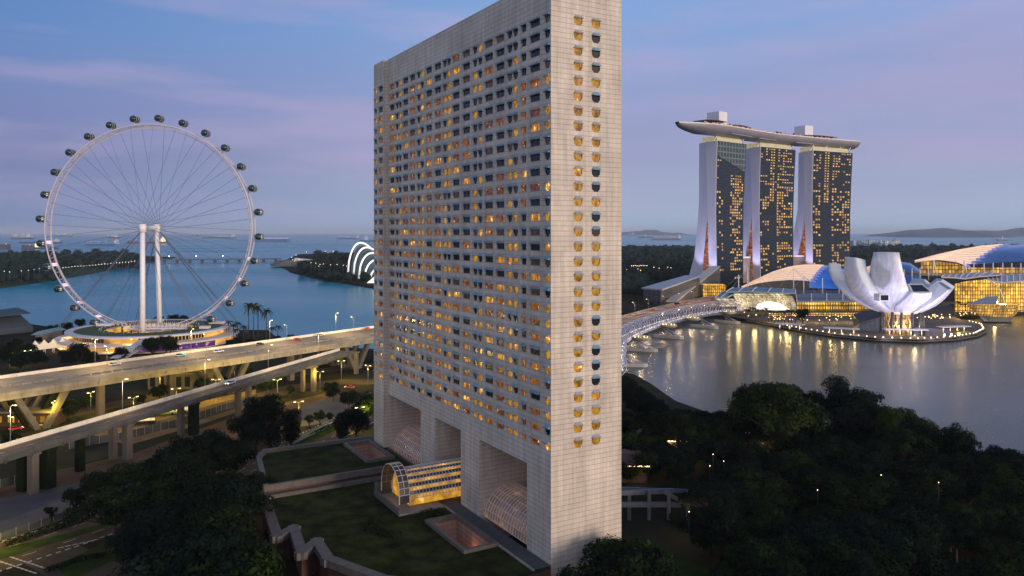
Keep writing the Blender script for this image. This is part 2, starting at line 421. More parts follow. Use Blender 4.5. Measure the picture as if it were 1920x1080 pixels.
def xy(*pp): return [(gp(a, b, 0).x, gp(a, b, 0).y) for a, b in pp]
near_land = [(-520, 700), (-330, 575), (-180, 570), (-150, 505), (-112, 486), (-60, 470), (0, 420), (56, 398), (62, 392), (66, 370), (70, 330), (84, 296), (100, 286), (125, 283), (143, 258), (160, 225), (205, 185), (330, 110), (400, -150), (-700, -150), (-900, 400)]
struct(MB().prism(near_land, -3, 3.0).build('ground', M['ground']))
quay = xy((1400, 604), (1450, 613), (1500, 623), (1560, 633), (1640, 641), (1720, 644), (1790, 640), (1830, 633), (1847, 624), (1842, 615), (1815, 608), (1790, 600), (1925, 590))
bayfront = [(-184, 1033), (-140, 900), (-95, 780), (100, 700), (186, 672)] + quay + [(900, 640), (2600, 1500), (3500, 4300), (300, 4200), (-420, 3200)] + xy((560, 478), (522, 495), (545, 511), (600, 525), (640, 531))
struct(MB().prism(bayfront, -3, 2.4).build('bayfront_ground', M['ground']))
M['paving'] = mat('paving', (.09, .075, .06), .8, var=.3, scale=.08)
pav = [(150, 688), (186, 673)] + [(x * .998 + .4, y + 1.2) for x, y in quay] + [(760, 660), (900, 720), (700, 830), (350, 800), (180, 760)]
struct(MB().prism(pav, 2.404, 2.6).build('promenade_paving', M['paving']))
left_bank = [(-1500, 900)] + xy((-60, 552), (0, 541), (100, 526), (180, 512), (262, 495), (300, 489)) + [(-1000, 2300), (-3000, 3600), (-5500, 3000), (-3000, 1000)]
M['bank'] = mat('bank', (.03, .05, .025), .95, spec=.05, var=.3, scale=.02)
struct(MB().prism(left_bank, -3, 2.0).build('left_bank_ground', M['bank']))

# far islands on the horizon
M['far_hill'] = mat('far_hill', (.05, .085, .12), .95, var=.2, scale=.001)
def hills(px0, px1, ytop, Y, seed, depth=2500):
    rg = random.Random(seed); n = 40; rings = []
    ph = [rg.uniform(0, 6.28) for _ in range(5)]
    for i in range(n + 1):
        u = i / n; px = px0 + (px1 - px0) * u
        x = (px - CX) / F * Y
        e = math.sin(math.pi * u) ** .5
        hh = (HY - ytop) / F * Y + 75
        h = max(1, hh * e * (.72 + .16 * math.sin(7 * u + ph[0]) + .10 * math.sin(17 * u + ph[1]) + .05 * math.sin(41 * u + ph[2])))
        rings.append([(x, Y - depth * .3, -1), (x, Y - depth * .1, h * .6), (x, Y, h), (x, Y + depth * .2, h * .5), (x, Y + depth * .3, -1)])
    return struct(MB().loft(rings, False, False, 0, True).build('hills', M['far_hill']))
hills(1640, 2100, 421, 15000, 3)
hills(1690, 1860, 428, 12500, 4)
hills(1150, 1290, 430, 22000, 6)

# ---------------------------------------------------------------- roads, lots, lawns (each a thin sheet over the one below)
def ribbon(name, pts, w, z, m, mat_=None):
    mb = MB(); pts = [Vector((p[0], p[1], 0)) for p in pts]; L_, R_ = [], []
    for i, p in enumerate(pts):
        d = (pts[min(i + 1, len(pts) - 1)] - pts[max(i - 1, 0)]).normalized(); n = Vector((-d.y, d.x, 0))
        ww = w[i] if isinstance(w, list) else w
        L_.append(p + n * ww / 2); R_.append(p - n * ww / 2)
    for i in range(len(pts) - 1):
        mb.poly([(*R_[i].xy, z), (*R_[i + 1].xy, z), (*L_[i + 1].xy, z), (*L_[i].xy, z)])
    return struct(mb.build(name, m))
def sheet(name, pl, z, m):
    return struct(MB().poly([(p[0], p[1], z) for p in pl]).build(name, m))
def pxs(*pp): return [tuple(gp(a, b, 3).xy) for a, b in pp]
sheet('dirt_ground', pxs((-160, 960), (-60, 1000), (160, 905), (330, 860), (560, 800), (640, 760), (640, 730), (470, 770), (250, 850), (-60, 920)), 3.006, M['soil'])
sheet('gravel_lot', pxs((-200, 1010), (20, 1010), (180, 950), (330, 880), (300, 868), (150, 905), (-200, 975)), 3.012, M['lot'])
sheet('parking_ground', pxs((560, 800), (640, 790), (700, 760), (700, 735), (610, 745), (545, 775)), 3.012, M['lot'])
avenue = [tuple(gp(a, b).xy) for a, b in ((-300, 1130), (-40, 1055), (100, 1012), (240, 965), (360, 925), (470, 885), (560, 838), (640, 800), (700, 770), (760, 745))]
ribbon('road', avenue, 17, 3.018, M['asphalt'])
ribbon('side_road', [tuple(gp(a, b).xy) for a, b in ((60, 1020), (120, 1050), (200, 1090))], 12, 3.022, M['asphalt'])
ribbon('lower_road', [tuple(gp(a, b).xy) for a, b in ((300, 800), (420, 762), (560, 725), (640, 716), (710, 715), (800, 720))], 14, 3.016, M['asphalt'])
ribbon('service_road', [tuple(gp(a, b).xy) for a, b in ((-80, 812), (60, 790), (250, 752), (400, 725), (520, 706), (640, 690), (760, 680))], 13, 3.016, M['asphalt'])
M['dirtglow'] = mat('dirtglow', (.17, .12, .06), .95, spec=.08, var=.35, scale=.15)  # yard earth paler and yellower: golden lamp glow put into its colour
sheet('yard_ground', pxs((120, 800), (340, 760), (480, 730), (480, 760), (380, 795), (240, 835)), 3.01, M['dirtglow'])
def dashes(name, pts, off, dash, gap, w, z):
    mb = MB(); pts = [Vector((p[0], p[1], 0)) for p in pts]
    for i in range(len(pts) - 1):
        a, b = pts[i], pts[i + 1]; d = (b - a); l = d.length; d.normalize(); n = Vector((-d.y, d.x, 0)); s = 0
        while s + dash < l:
            p, q = a + d * s + n * off, a + d * (s + dash) + n * off
            mb.poly([(*(p - n * w / 2).xy, z), (*(q - n * w / 2).xy, z), (*(q + n * w / 2).xy, z), (*(p + n * w / 2).xy, z)]); s += dash + gap
    return struct(mb.build(name, M['paint']))
for o_ in (-4, 0, 4): dashes('road_markings', avenue, o_, 3, 4, .22, 3.026)
dashes('road_markings', avenue, 8.1, 6, .1, .2, 3.026)
for k, (a, b) in enumerate((((0, 1038), (92, 1068)), ((-20, 1046), (70, 1076)), ((108, 1028), (190, 1010)))):
    dashes('road_markings', [tuple(gp(*a).xy), tuple(gp(*b).xy)], 0, 1.2, .25, .45, 3.030)
sheet('lawn', pxs((-40, 1062), (150, 1004), (240, 975), (238, 968), (140, 996), (-40, 1040)), 3.034, M['grass'])
sheet('lawn', pxs((105, 1062), (205, 1012), (230, 1018), (215, 1050), (130, 1090)), 3.034, M['grass'])
sheet('lawn', pxs((540, 852), (632, 806), (620, 800), (545, 835)), 3.034, M['grass'])
sheet('lawn', pxs((1190, 1005), (1320, 1060), (1420, 1110), (1150, 1110)), 3.03, mat('lawn_green', (.014, .032, .005), .95, spec=.05, var=.4, scale=.3))
# kerb strip along the avenue (a raised line)
mb = MB()
for i in range(len(avenue) - 1):
    a, b = Vector((*avenue[i], 0)), Vector((*avenue[i + 1], 0)); dd = (b - a).normalized(); n_ = Vector((-dd.y, dd.x, 0))
    for off in (8.7, -8.7):
        k = 0.0
        while k < (b - a).length - 1.2:
            p, q = a + dd * k + n_ * off, a + dd * (k + 1.0) + n_ * off
            mb.box(0, 0, 0, 0, 0, 0) if False else mb.bar((p.x, p.y, 3.1), (q.x, q.y, 3.1), .3, .16); k += 2.0
struct(mb.build('kerb', M['paint']))

# ================================================================ the hotel tower
ROT = math.atan2(-.8646, .5025)
TC = Vector((7.71, 152.8, 0))
tower = thing('hotel_tower', 'tall pale stone clad hotel slab with rows of hooded windows over three big portals', 'hotel', TC, ROT)
def t_of(p, c=(7.71, 152.8)):
    k = (p - CX) / F
    return -(c[0] - k * c[1]) / (.5025 + .8646 * k)
def loc2w(x, y, z): return Vector((TC.x + .5025 * x + .8646 * y, TC.y - .8646 * x + .5025 * y, z))
TOP, PZ, DEP, WX, EX = 126.4, 27.0, 17.6, -88.5, -96.7
ROWS = [118.0 - 3.05 * i for i in range(29)]
RZ, SZ = (-.92, .47), (-1.12, .40)
r_px = [(731.3, 739.5), (756.3, 765), (769.3, 778), (799.5, 809.7), (815.5, 826.7), (849.3, 861.4), (868.2, 881.1), (909.7, 924.1), (930.8, 945.6), (977.8, 986.8), (994.2, 1012.3)]
s_px = [744.7, 750.3, 785.3, 791.8, 834.3, 841.7, 891, 900.4, 956, 966.6, 1026.4]
cols = [('r', t_of(a), t_of(b)) for a, b in r_px] + [('s', t_of(a) - 1.0, t_of(a) + 1.0) for a in s_px]
wc = (6.41, 152.05)
wcols = [('s', t_of(704.6, wc) - .9, t_of(704.6, wc) + .9), ('r', t_of(710.8, wc), t_of(718.2, wc) - .3)]
ecols = [('s', 6.56 - 1.05, 6.56 + 1.05), ('s', 11.0 - 1.05, 11.0 + 1.05)]
REV = .32
def wall_with_holes(mb, u0, u1, z0, z1, columns, P, mat, rmat):
    """wall in the plane P(u, depth, z): strips between the window columns, holes with reveals"""
    us = sorted(columns, key=lambda c: c[1]); x = u0
    def quad(a, b, c, d): mb.poly([P(a, 0, c), P(b, 0, c), P(b, 0, d), P(a, 0, d)], mat)
    for kind, a, b in us:
        quad(x, a, z0, z1); x = b
        lo, hi = RZ if kind == 'r' else SZ
        zz = z0
        for zc in reversed(ROWS):
            quad(a, b, zz, zc + lo); zz = zc + hi
            if kind == 'r':
                ol = [(a, zc + lo), (b, zc + lo), (b, zc + hi), (a, zc + hi)]
            else:
                cch = .58
                ol = [(a + cch, zc + lo), (b - cch, zc + lo), (b, zc + lo + .56), (b, zc + hi), (a, zc + hi), (a, zc + lo + .56)]
                mb.poly([P(a, 0, zc + lo), P(a + cch, 0, zc + lo), P(a, 0, zc + lo + .56)], mat)
                mb.poly([P(b - cch, 0, zc + lo), P(b, 0, zc + lo), P(b, 0, zc + lo + .56)], mat)
            for i in range(len(ol)):
                p, q = ol[i], ol[(i + 1) % len(ol)]
                mb.poly([P(p[0], 0, p[1]), P(p[0], REV, p[1]), P(q[0], REV, q[1]), P(q[0], 0, q[1])], rmat)
        quad(a, b, zz, z1)
    quad(x, u1, z0, z1)
wall = MB()
front = lambda u, d, z: (u, d, z)
wingf = lambda u, d, z: (u, d - 1.5, z)
endf = lambda u, d, z: (-d, u, z)
wall_with_holes(wall, WX, 0, PZ, TOP, cols, front, 0, 0)
wall_with_holes(wall, EX, WX, PZ, TOP - .3, wcols, wingf, 0, 0)
wall_with_holes(wall, 0, DEP, 2, TOP, ecols, endf, 1, 1)
wall.poly([(WX, -1.5, 2), (WX, 0, 2), (WX, 0, TOP - .3), (WX, -1.5, TOP - .3)], 2)
wall.poly([(EX, -1.5, TOP - .3), (WX, -1.5, TOP - .3), (WX, DEP, TOP - .3), (EX, DEP, TOP - .3)], 0)
wall.poly([(WX, 0, TOP), (0, 0, TOP), (0, DEP, TOP), (WX, DEP, TOP)], 0)
wall.poly([(EX, DEP, 2), (0, DEP, 2), (0, DEP, TOP), (EX, DEP, TOP)], 0)
wall.poly([(EX, -1.5, 2), (EX, DEP, 2), (EX, DEP, TOP - .3), (EX, -1.5, TOP - .3)], 1)
# piers and portals
port = [(-88.5, -64.4), (-55.4, -40.1), (-30.4, -9.15)]
piers = [(-64.4, -55.4), (-40.1, -30.4), (-9.15, 0)]
for a, b in piers:
    wall.poly([(a, 0, 2), (b, 0, 2), (b, 0, PZ), (a, 0, PZ)], 3)
wall.poly([(EX, -1.5, 2), (WX, -1.5, 2), (WX, -1.5, PZ), (EX, -1.5, PZ)], 3)
for a, b in port:
    wall.poly([(a, 0, PZ), (b, 0, PZ), (b, DEP - 1, PZ), (a, DEP - 1, PZ)], 2)
    for x in (a, b): wall.poly([(x, 0, 2), (x, DEP - 1, 2), (x, DEP - 1, PZ), (x, 0, PZ)], 2)
    wall.poly([(a, DEP - 1, 2), (b, DEP - 1, 2), (b, DEP - 1, PZ), (a, DEP - 1, PZ)], 0)
wall.build('wall', [M['stone_long'], M['stone_end'], M['stone_jamb'], M['stone_low']], tower)
# window meshes: pane sits back in its hole, the sloping hood is a part of the window
def pane_mesh(kind, w, m):
    lo, hi = RZ if kind == 'r' else SZ
    mb = MB(); a, b = -w / 2, w / 2; y = REV - .06
    if kind == 'r': ol = [(a, lo), (b, lo), (b, hi), (a, hi)]
    else: ol = [(a + .58, lo), (b - .58, lo), (b, lo + .56), (b, hi), (a, hi), (a, lo + .56)]
    mb.poly([(x, y, z) for x, z in ol], 0)
    if kind == 'r':
        for k in range(1, 2):
            x = a + w * .64; mb.box(x - .035, y - .05, lo, x + .035, y - .005, hi, 1)
    return mb.mesh('window_pane', [m, M['dark_metal']])
def hood_mesh(kind, w, m):
    mb = MB(); a, b = -w / 2 - .12, w / 2 + .12; y1 = -.52
    z0, z1, z2 = (.86, .49, .42) if kind == 'r' else (1.0, .44, .36)
    if kind == 'r':
        n = 4 if w > 3 else 2
        for k in range(n):
            p, q = a + (b - a) * k / n + .03, a + (b - a) * (k + 1) / n - .03
            mb.hexa([(p, y1, z2), (q, y1, z2), (q, -.004, z2), (p, -.004, z2)], [(p, y1, z1), (q, y1, z1), (q, -.004, z0), (p, -.004, z0)], 0)
        for k in range(1, n):
            x = a + (b - a) * k / n; mb.hexa([(x - .03, y1, z2), (x + .03, y1, z2), (x + .03, -.004, z2), (x - .03, -.004, z2)], [(x - .03, y1, z1 + .05), (x + .03, y1, z1 + .05), (x + .03, -.004, z0 + .05), (x - .03, -.004, z0 + .05)], 1)
    else:
        c = .5
        mb.hexa([(a + .18, y1, z2), (b - .18, y1, z2), (b, -.004, z2), (a, -.004, z2)], [(a + .18, y1, z1), (b - .18, y1, z1), (b - c, -.004, z0 + .05), (a + c, -.004, z0 + .05)], 0)
        mb.box(a + .1, y1 - .03, z1 - .03, b - .1, y1 + .02, z1 + .03, 1)
    return mb.mesh('hood', [m, M['dark_metal']])
rg = random.Random(11)
END_R = 'LDDDLDLLLLDDLDDLLLLLDLDDDLLLL'
spots = []                                    # every opening of the tower: kind, width, local place, turn, lit?
prev = {}
for ci, (kind, a, b) in enumerate(cols):
    for ri, zc in enumerate(ROWS):
        base = .42 + .22 * (ri / 28.0) + (.10 if ci < 3 else 0)
        nb = prev.get((ci, ri - 1))
        p = base + (.10 if nb else -.06 if nb is False else 0)
        if kind == 'r' and ci == 10: lit = ri in (4, 6, 7, 11, 13, 17, 19, 20, 21, 23, 24, 26, 27, 28)
        elif kind == 's' and ci == len(cols) - 1: lit = ri in (4, 6, 7, 11, 13, 15, 17, 19, 20, 21, 22, 23, 25, 26, 28)
        elif ri < 6 and (a + b) / 2 > -35 and ci != 9: lit = rg.random() < .20
        else: lit = rg.random() < p
        prev[(ci, ri)] = lit
        spots.append((kind, b - a, Vector(((a + b) / 2, 0, zc)), 0.0, lit))
for kind, a, b in wcols:
    for ri, zc in enumerate(ROWS): spots.append((kind, b - a, Vector(((a + b) / 2, -1.5, zc)), 0.0, rg.random() < .3 + .4 * ri / 28))
for k, (kind, a, b) in enumerate(ecols):
    for ri, zc in enumerate(ROWS): spots.append((kind, b - a, Vector((0, (a + b) / 2, zc)), math.pi / 2, True if k == 0 else END_R[ri] == 'L'))
def wdist(s):
    w = loc2w(*s[2]); return (w - Vector((0, 0, H))).length - (1000 if s[3] else 0)
meshes = {}
def get(kind, w, m, which):
    key = (kind, round(w, 2), m, which)
    if key not in meshes: meshes[key] = pane_mesh(kind, w, M[m]) if which == 'p' else hood_mesh(kind, w, M[m])
    return meshes[key]
for kind, name in (('r', 'window'), ('s', 'bay_window')):
    group_ = sorted([s for s in spots if s[0] == kind], key=wdist)
    rest = {}
    for i, s in enumerate(group_):
        lit = s[4]
        if not lit: pm = 'glass_dark' if rg.random() < .78 else 'lit_d'
        elif kind == 's': pm = 'lit_amber' if rg.random() < .8 else 'lit_b'
        else: pm = rg.choices(['lit_a', 'lit_b', 'lit_c'], [5, 2.2, 3.5])[0]
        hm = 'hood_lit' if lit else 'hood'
        if i < 100:
            o = put(name, get(kind, s[1], pm, 'p'), tower, s[2], s[3])
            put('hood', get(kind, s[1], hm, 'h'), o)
        else:
            rest.setdefault('all', []).append((s, pm, hm))
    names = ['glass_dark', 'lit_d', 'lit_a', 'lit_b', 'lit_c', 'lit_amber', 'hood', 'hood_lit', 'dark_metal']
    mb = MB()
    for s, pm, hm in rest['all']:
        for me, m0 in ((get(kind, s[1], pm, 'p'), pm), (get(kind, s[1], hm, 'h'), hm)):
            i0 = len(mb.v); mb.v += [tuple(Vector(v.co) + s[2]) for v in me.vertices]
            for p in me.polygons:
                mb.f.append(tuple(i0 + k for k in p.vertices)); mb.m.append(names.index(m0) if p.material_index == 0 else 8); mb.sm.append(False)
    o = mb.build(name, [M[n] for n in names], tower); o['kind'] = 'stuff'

# glass barrel vaults in the portals
M['vault_glass'] = lit_mat('vault_glass', (.055, .030, .018), (.12, .062, .034), .8, .25, .5, base=(.09, .075, .07), hi=(.30, .15, .06))
M['vault_lit'] = lit_mat('vault_lit', (.36, .15, .012), (.80, .40, .04), .85, .5, .5, hi=(1.2, .75, .2))
M['vault_frame'] = mat('vault_frame', (.60, .56, .54), .5, var=.1)
def vault(label, x0, x1, yc, r, z0, along_x=True, straight=0.0, na=14, step=.75, glass=None, ends=True, lit_rows=None):
    """a half barrel of glass with a grid of bars"""
    t = thing('glass_vault', label, 'glass vault', loc2w((x0 + x1) / 2 if along_x else yc, yc if along_x else (x0 + x1) / 2, z0), ROT)
    def P(s, ang, rr=r):
        h = rr * math.sin(ang) + straight; q = rr * math.cos(ang)
        return loc2w(s, yc + q, z0 + h) if along_x else loc2w(yc + q, s, z0 + h)
    g = MB(); n = max(2, int(abs(x1 - x0) / step)); angs = [math.pi * k / na for k in range(na + 1)]
    for i in range(n):
        s0, s1 = x0 + (x1 - x0) * i / n, x0 + (x1 - x0) * (i + 1) / n
        for k in range(na):
            lit = lit_rows is not None and (k in lit_rows)
            g.poly([P(s0, angs[k]), P(s1, angs[k]), P(s1, angs[k + 1]), P(s0, angs[k + 1])], 1 if lit else 0)
    if straight:
        for a in (0, math.pi):
            g.poly([P(x0, a) - Vector((0, 0, straight)), P(x1, a) - Vector((0, 0, straight)), P(x1, a), P(x0, a)], 1 if lit_rows else 0)
    g.build('glass', [glass or M['vault_glass'], M['vault_lit']], t, True)
    if ends:
        e = MB()
        for s in (x0, x1): e.poly([P(s, a) for a in angs] + ([P(s, math.pi) - Vector((0, 0, straight)), P(s, 0) - Vector((0, 0, straight))] if straight else []), 0)
        e.build('end_glass', [M['vault_lit'] if lit_rows else M['vault_glass']], t, True)
    f = MB()
    for i in range(n + 1):
        s = x0 + (x1 - x0) * i / n
        f.tube([P(s, a, r + .06) for a in angs], .09, 4, smooth=False)
    for k in range(na + 1): f.tube([P(x0, angs[k], r + .06), P(x1, angs[k], r + .06)], .09, 4, smooth=False)
    if straight:
        for s in (x0, x1):
            for a in (0, math.pi): f.tube([P(s, a) - Vector((0, 0, straight)), P(s, a)], .14, 4, smooth=False)
    f.build('frame', M['vault_frame'], t, True)
    return t
vault('pink lit glass barrel vault in the portal nearest the tower corner', -30.2, -9.3, 8.0, 6.6, 9.0, na=12, step=1.1)
vault('dim pink glass barrel vault in the portal beside the far wing', -88.3, -64.6, 8.0, 6.6, 10.2, na=12, step=1.1)
vault('gold lit glass barrel canopy projecting from the middle portal', -12.4, 9.0, -47.8, 5.6, 10.2, along_x=False, straight=1.6, na=20, step=.85, glass=mat('canopy_glass', (.06, .05, .045), .3, var=.2), lit_rows=(0, 2, 4, 6, 8))
v = vault('open white arched glass hood at the front of the gold lit canopy', -15.2, -12.6, -47.8, 5.9, 11.0, along_x=False, straight=2.0, na=12, step=1.2, ends=False, glass=bpy.data.materials['canopy_glass'])

# ================================================================ podium with roof gardens
pod = thing('hotel_podium', 'stepped hotel podium with grass roof, stone parapets and sunken light wells', 'podium', loc2w(-50, -20, 3), ROT)
LOWER = [(-69.4, 0), (-69.4, -40), (-62.9, -41), (-41.5, -43.5), (-44.4, -39.2), (-30.3, -41.2), (-34.5, -36.9), (-24.5, -37.4), (-10.2, -31), (1.5, -18), (1.5, -1), (0, 0)]
UPPER = [(-100, -1.5), (-101, -33), (-95, -36), (-69.4, -39.8), (-69.4, -.01)]
def W2(pl, z): return [tuple(loc2w(x, y, z)) for x, y in pl]
PIT1, PIT2 = (-33, -14, -12, -4.6), (-97, -77, -10.5, -3)
def slab_with_pit(mb, outer, pit, z, mat):
    """flat roof with a rectangular hole, as four fans between the hole and the outline"""
    x0, x1, y0, y1 = pit
    c = [(x0, y0), (x1, y0), (x1, y1), (x0, y1)]
    n = len(outer)
    import mathutils.geometry as G
    vs = [Vector(p) for p in outer] + [Vector(p) for p in c]
    ed = [(i, (i + 1) % n) for i in range(n)] + [(n + i, n + (i + 1) % 4) for i in range(4)]
    r = G.delaunay_2d_cdt(vs, ed, [], 1, 1e-5)
    for f in r[2]:
        pts = [r[0][i] for i in f]; cx = sum(p.x for p in pts) / len(pts); cy = sum(p.y for p in pts) / len(pts)
        if x0 < cx < x1 and y0 < cy < y1: continue
        mb.poly([loc2w(p.x, p.y, z) for p in pts], mat)
body = MB()
for pl, z in ((LOWER, 9.0), (UPPER, 11.2)):
    for i in range(len(pl)):
        a, b = pl[i], pl[(i + 1) % len(pl)]
        body.poly([loc2w(*a, 2), loc2w(*b, 2), loc2w(*b, z), loc2w(*a, z)], 0)
body.build('wall', [M['red_granite']], pod, True)
M['roof_grass'] = mat('roof_grass', (.024, .030, .008), .95, spec=.05, var=.75, scale=.22, bump=.8, bscale=4)
g1 = MB(); slab_with_pit(g1, LOWER, PIT1, 9.0, 0); g1.build('roof_lawn', M['roof_grass'], pod, True)
g2 = MB(); slab_with_pit(g2, UPPER, PIT2, 11.2, 0); g2.build('roof_lawn', M['roof_grass'], pod, True)
def wallrun(mb, pl, w, z0, z1, mat=0, closed=False):
    for i in range(len(pl) if closed else len(pl) - 1):
        a, b = Vector(pl[i]), Vector(pl[(i + 1) % len(pl)]); d_ = (b - a).normalized(); n_ = Vector((-d_.y, d_.x)) * w / 2; e = d_ * w / 2 * .98
        q = [a - n_ - e, b - n_ + e, b + n_ + e, a + n_ - e]
        mb.hexa([loc2w(p.x, p.y, z0 + i * .003) for p in q], [loc2w(p.x, p.y, z1 + i * .003) for p in q], mat)
par = MB(); wallrun(par, LOWER[1:10], 2.2, 8.2, 9.7); par.build('parapet', M['stone_trim'], pod, True)
par = MB(); wallrun(par, UPPER[:4], 1.3, 10.2, 12.2); par.build('parapet', M['stone_trim'], pod, True)
par = MB(); wallrun(par, [(-69.0, -39.8), (-69.0, -6)], 1.0, 10.5, 12.0); wallrun(par, [(-67.6, -40), (-67.6, -6)], 1.2, 8.9, 9.9); par.build('parapet', M['stone_trim'], pod, True)
M['pit_wall'] = tile_mat('pit_wall', (.36, .25, .20), (0, 2), 2.2, 1.1, .10)
M['pit_end'] = tile_mat('pit_end', (.36, .25, .20), (1, 2), 2.2, 1.1, .10)
M['pit_lit'] = lit_mat('pit_lit', (.10, .03, .01), (.45, .18, .05), .35, .6, .6)
for (x0, x1, y0, y1), z in ((PIT1, 9.0), (PIT2, 11.2)):
    w_ = MB()
    for (a, b) in (((x0, y0), (x1, y0)), ((x0, y1), (x1, y1))): w_.poly([loc2w(*a, 3.2), loc2w(*b, 3.2), loc2w(*b, z), loc2w(*a, z)], 0)
    for (a, b) in (((x0, y0), (x0, y1)), ((x1, y0), (x1, y1))): w_.poly([loc2w(*a, 3.2), loc2w(*b, 3.2), loc2w(*b, z), loc2w(*a, z)], 1)
    w_.poly([loc2w(x0, y0, 3.2), loc2w(x1, y0, 3.2), loc2w(x1, y1, 3.2), loc2w(x0, y1, 3.2)], 2)
    o = w_.build('light_well', [M['pit_wall'], M['pit_end'], M['pit_lit']], pod, True)
    rim = MB(); wallrun(rim, [(x0, y0), (x1, y0), (x1, y1), (x0, y1)], .9, z - .2, z + .75, 0, True); rim.build('rim', M['stone_trim'], o, True)
    lamp('well_light', None, loc2w((x0 + x1) / 2, y1 - 1.6, 5.0), 130, (1, .42, .18), .6)
# dark terrace along the foot of the facade with a pale kerb
tr = MB(); tr.poly([loc2w(-62, -4.0, 9.05), loc2w(0, -4.0, 9.05), loc2w(0, -.02, 9.05), loc2w(-62, -.02, 9.05)], 0)
tr.poly([loc2w(-90, -1.0, 11.25), loc2w(-69.5, -1.0, 11.25), loc2w(-69.5, -.02, 11.25), loc2w(-90, -.02, 11.25)], 0)
M['terrace'] = mat('terrace', (.055, .062, .06), .8, var=.25, scale=.5)
tr.build('terrace', M['terrace'], pod, True)
kb = MB(); wallrun(kb, [(-41, -4.2), (.2, -4.2)], .35, 9.0, 9.35); wallrun(kb, [(-62, -9.5), (-55, -4.6)], .4, 9.0, 9.5); kb.build('kerb', M['paint'] if False else M['concrete'], pod, True)
# small entrance court under the canopy
ct = MB(); ct.prism([tuple(loc2w(x, y, 0).xy) for x, y in ((-56, -16), (-40, -16), (-40, -4.4), (-56, -4.4))], 9.01, 9.4, 0); ct.build('entrance_floor', M['concrete'], pod, True)
cw = MB(); wallrun(cw, [(-56, -16), (-40, -16)], .5, 9.4, 10.6); wallrun(cw, [(-55.8, -15.9), (-55.8, -5)], .5, 9.4, 12.5); cw.build('entrance_wall', M['stone_trim'], pod, True)
# lit corner canopy at the far step
cc = thing('corner_canopy', 'small orange lit canopy at the outer corner of the podium', 'canopy', gp(480, 935, 8))
b_ = [gp(464, 922, 10), gp(492, 950, 10), gp(506, 930, 10), gp(497, 916, 10)]
MB().prism([p.xy for p in b_], 9.9, 10.5).build('roof', M['stone_trim'], cc, True)
q_ = MB(); q_.hexa([(p.x, p.y, 3) for p in [b_[1] + (b_[3] - b_[1]) * .15, b_[1] + (b_[3] - b_[1]) * .25, b_[2], b_[2] + Vector((.5, -.5, 0))]], [(p.x, p.y, 9.9) for p in [b_[1] + (b_[3] - b_[1]) * .15, b_[1] + (b_[3] - b_[1]) * .25, b_[2], b_[2] + Vector((.5, -.5, 0))]]); q_.build('post', M['stone_low'], cc, True)
lamp('canopy_light', None, gp(478, 934, 8.5), 900, (1, .5, .15), .4)
# ================================================================ the two viaducts
def vframe(a, b):
    a, b = Vector((*a, 0)), Vector((*b, 0)); d = (b - a).normalized()
    return a, d, Vector((-d.y, d.x, 0))
def strip(mb, a, d, n, s0, s1, o0, o1, z0, z1, mat=0, step=None):
    q = lambda s, o, z: a + d * s + n * o + Vector((0, 0, z))
    mb.hexa([q(s0, o0, z0), q(s1, o0, z0), q(s1, o1, z0), q(s0, o1, z0)], [q(s0, o0, z1), q(s1, o0, z1), q(s1, o1, z1), q(s0, o1, z1)], mat)
M['parapet'] = mat('parapet', (.72, .66, .54), .8, var=.18, scale=.3, stretch=(1, 1, .2))  # very pale: brightness of traffic light trails put into the far parapets' colour
M['girder'] = mat('girder', (.26, .235, .19), .85, var=.3, scale=.25, stretch=(1, 1, .25))
M['edge_dark'] = mat('edge_dark', (.075, .075, .075), .8, var=.3, scale=.25)
def lane_deck(name, col):
    return mat(name, col, .8, var=.28, scale=.12, bump=.1)
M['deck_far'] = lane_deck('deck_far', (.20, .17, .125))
M['deck_near'] = lane_deck('deck_near', (.055, .043, .031))
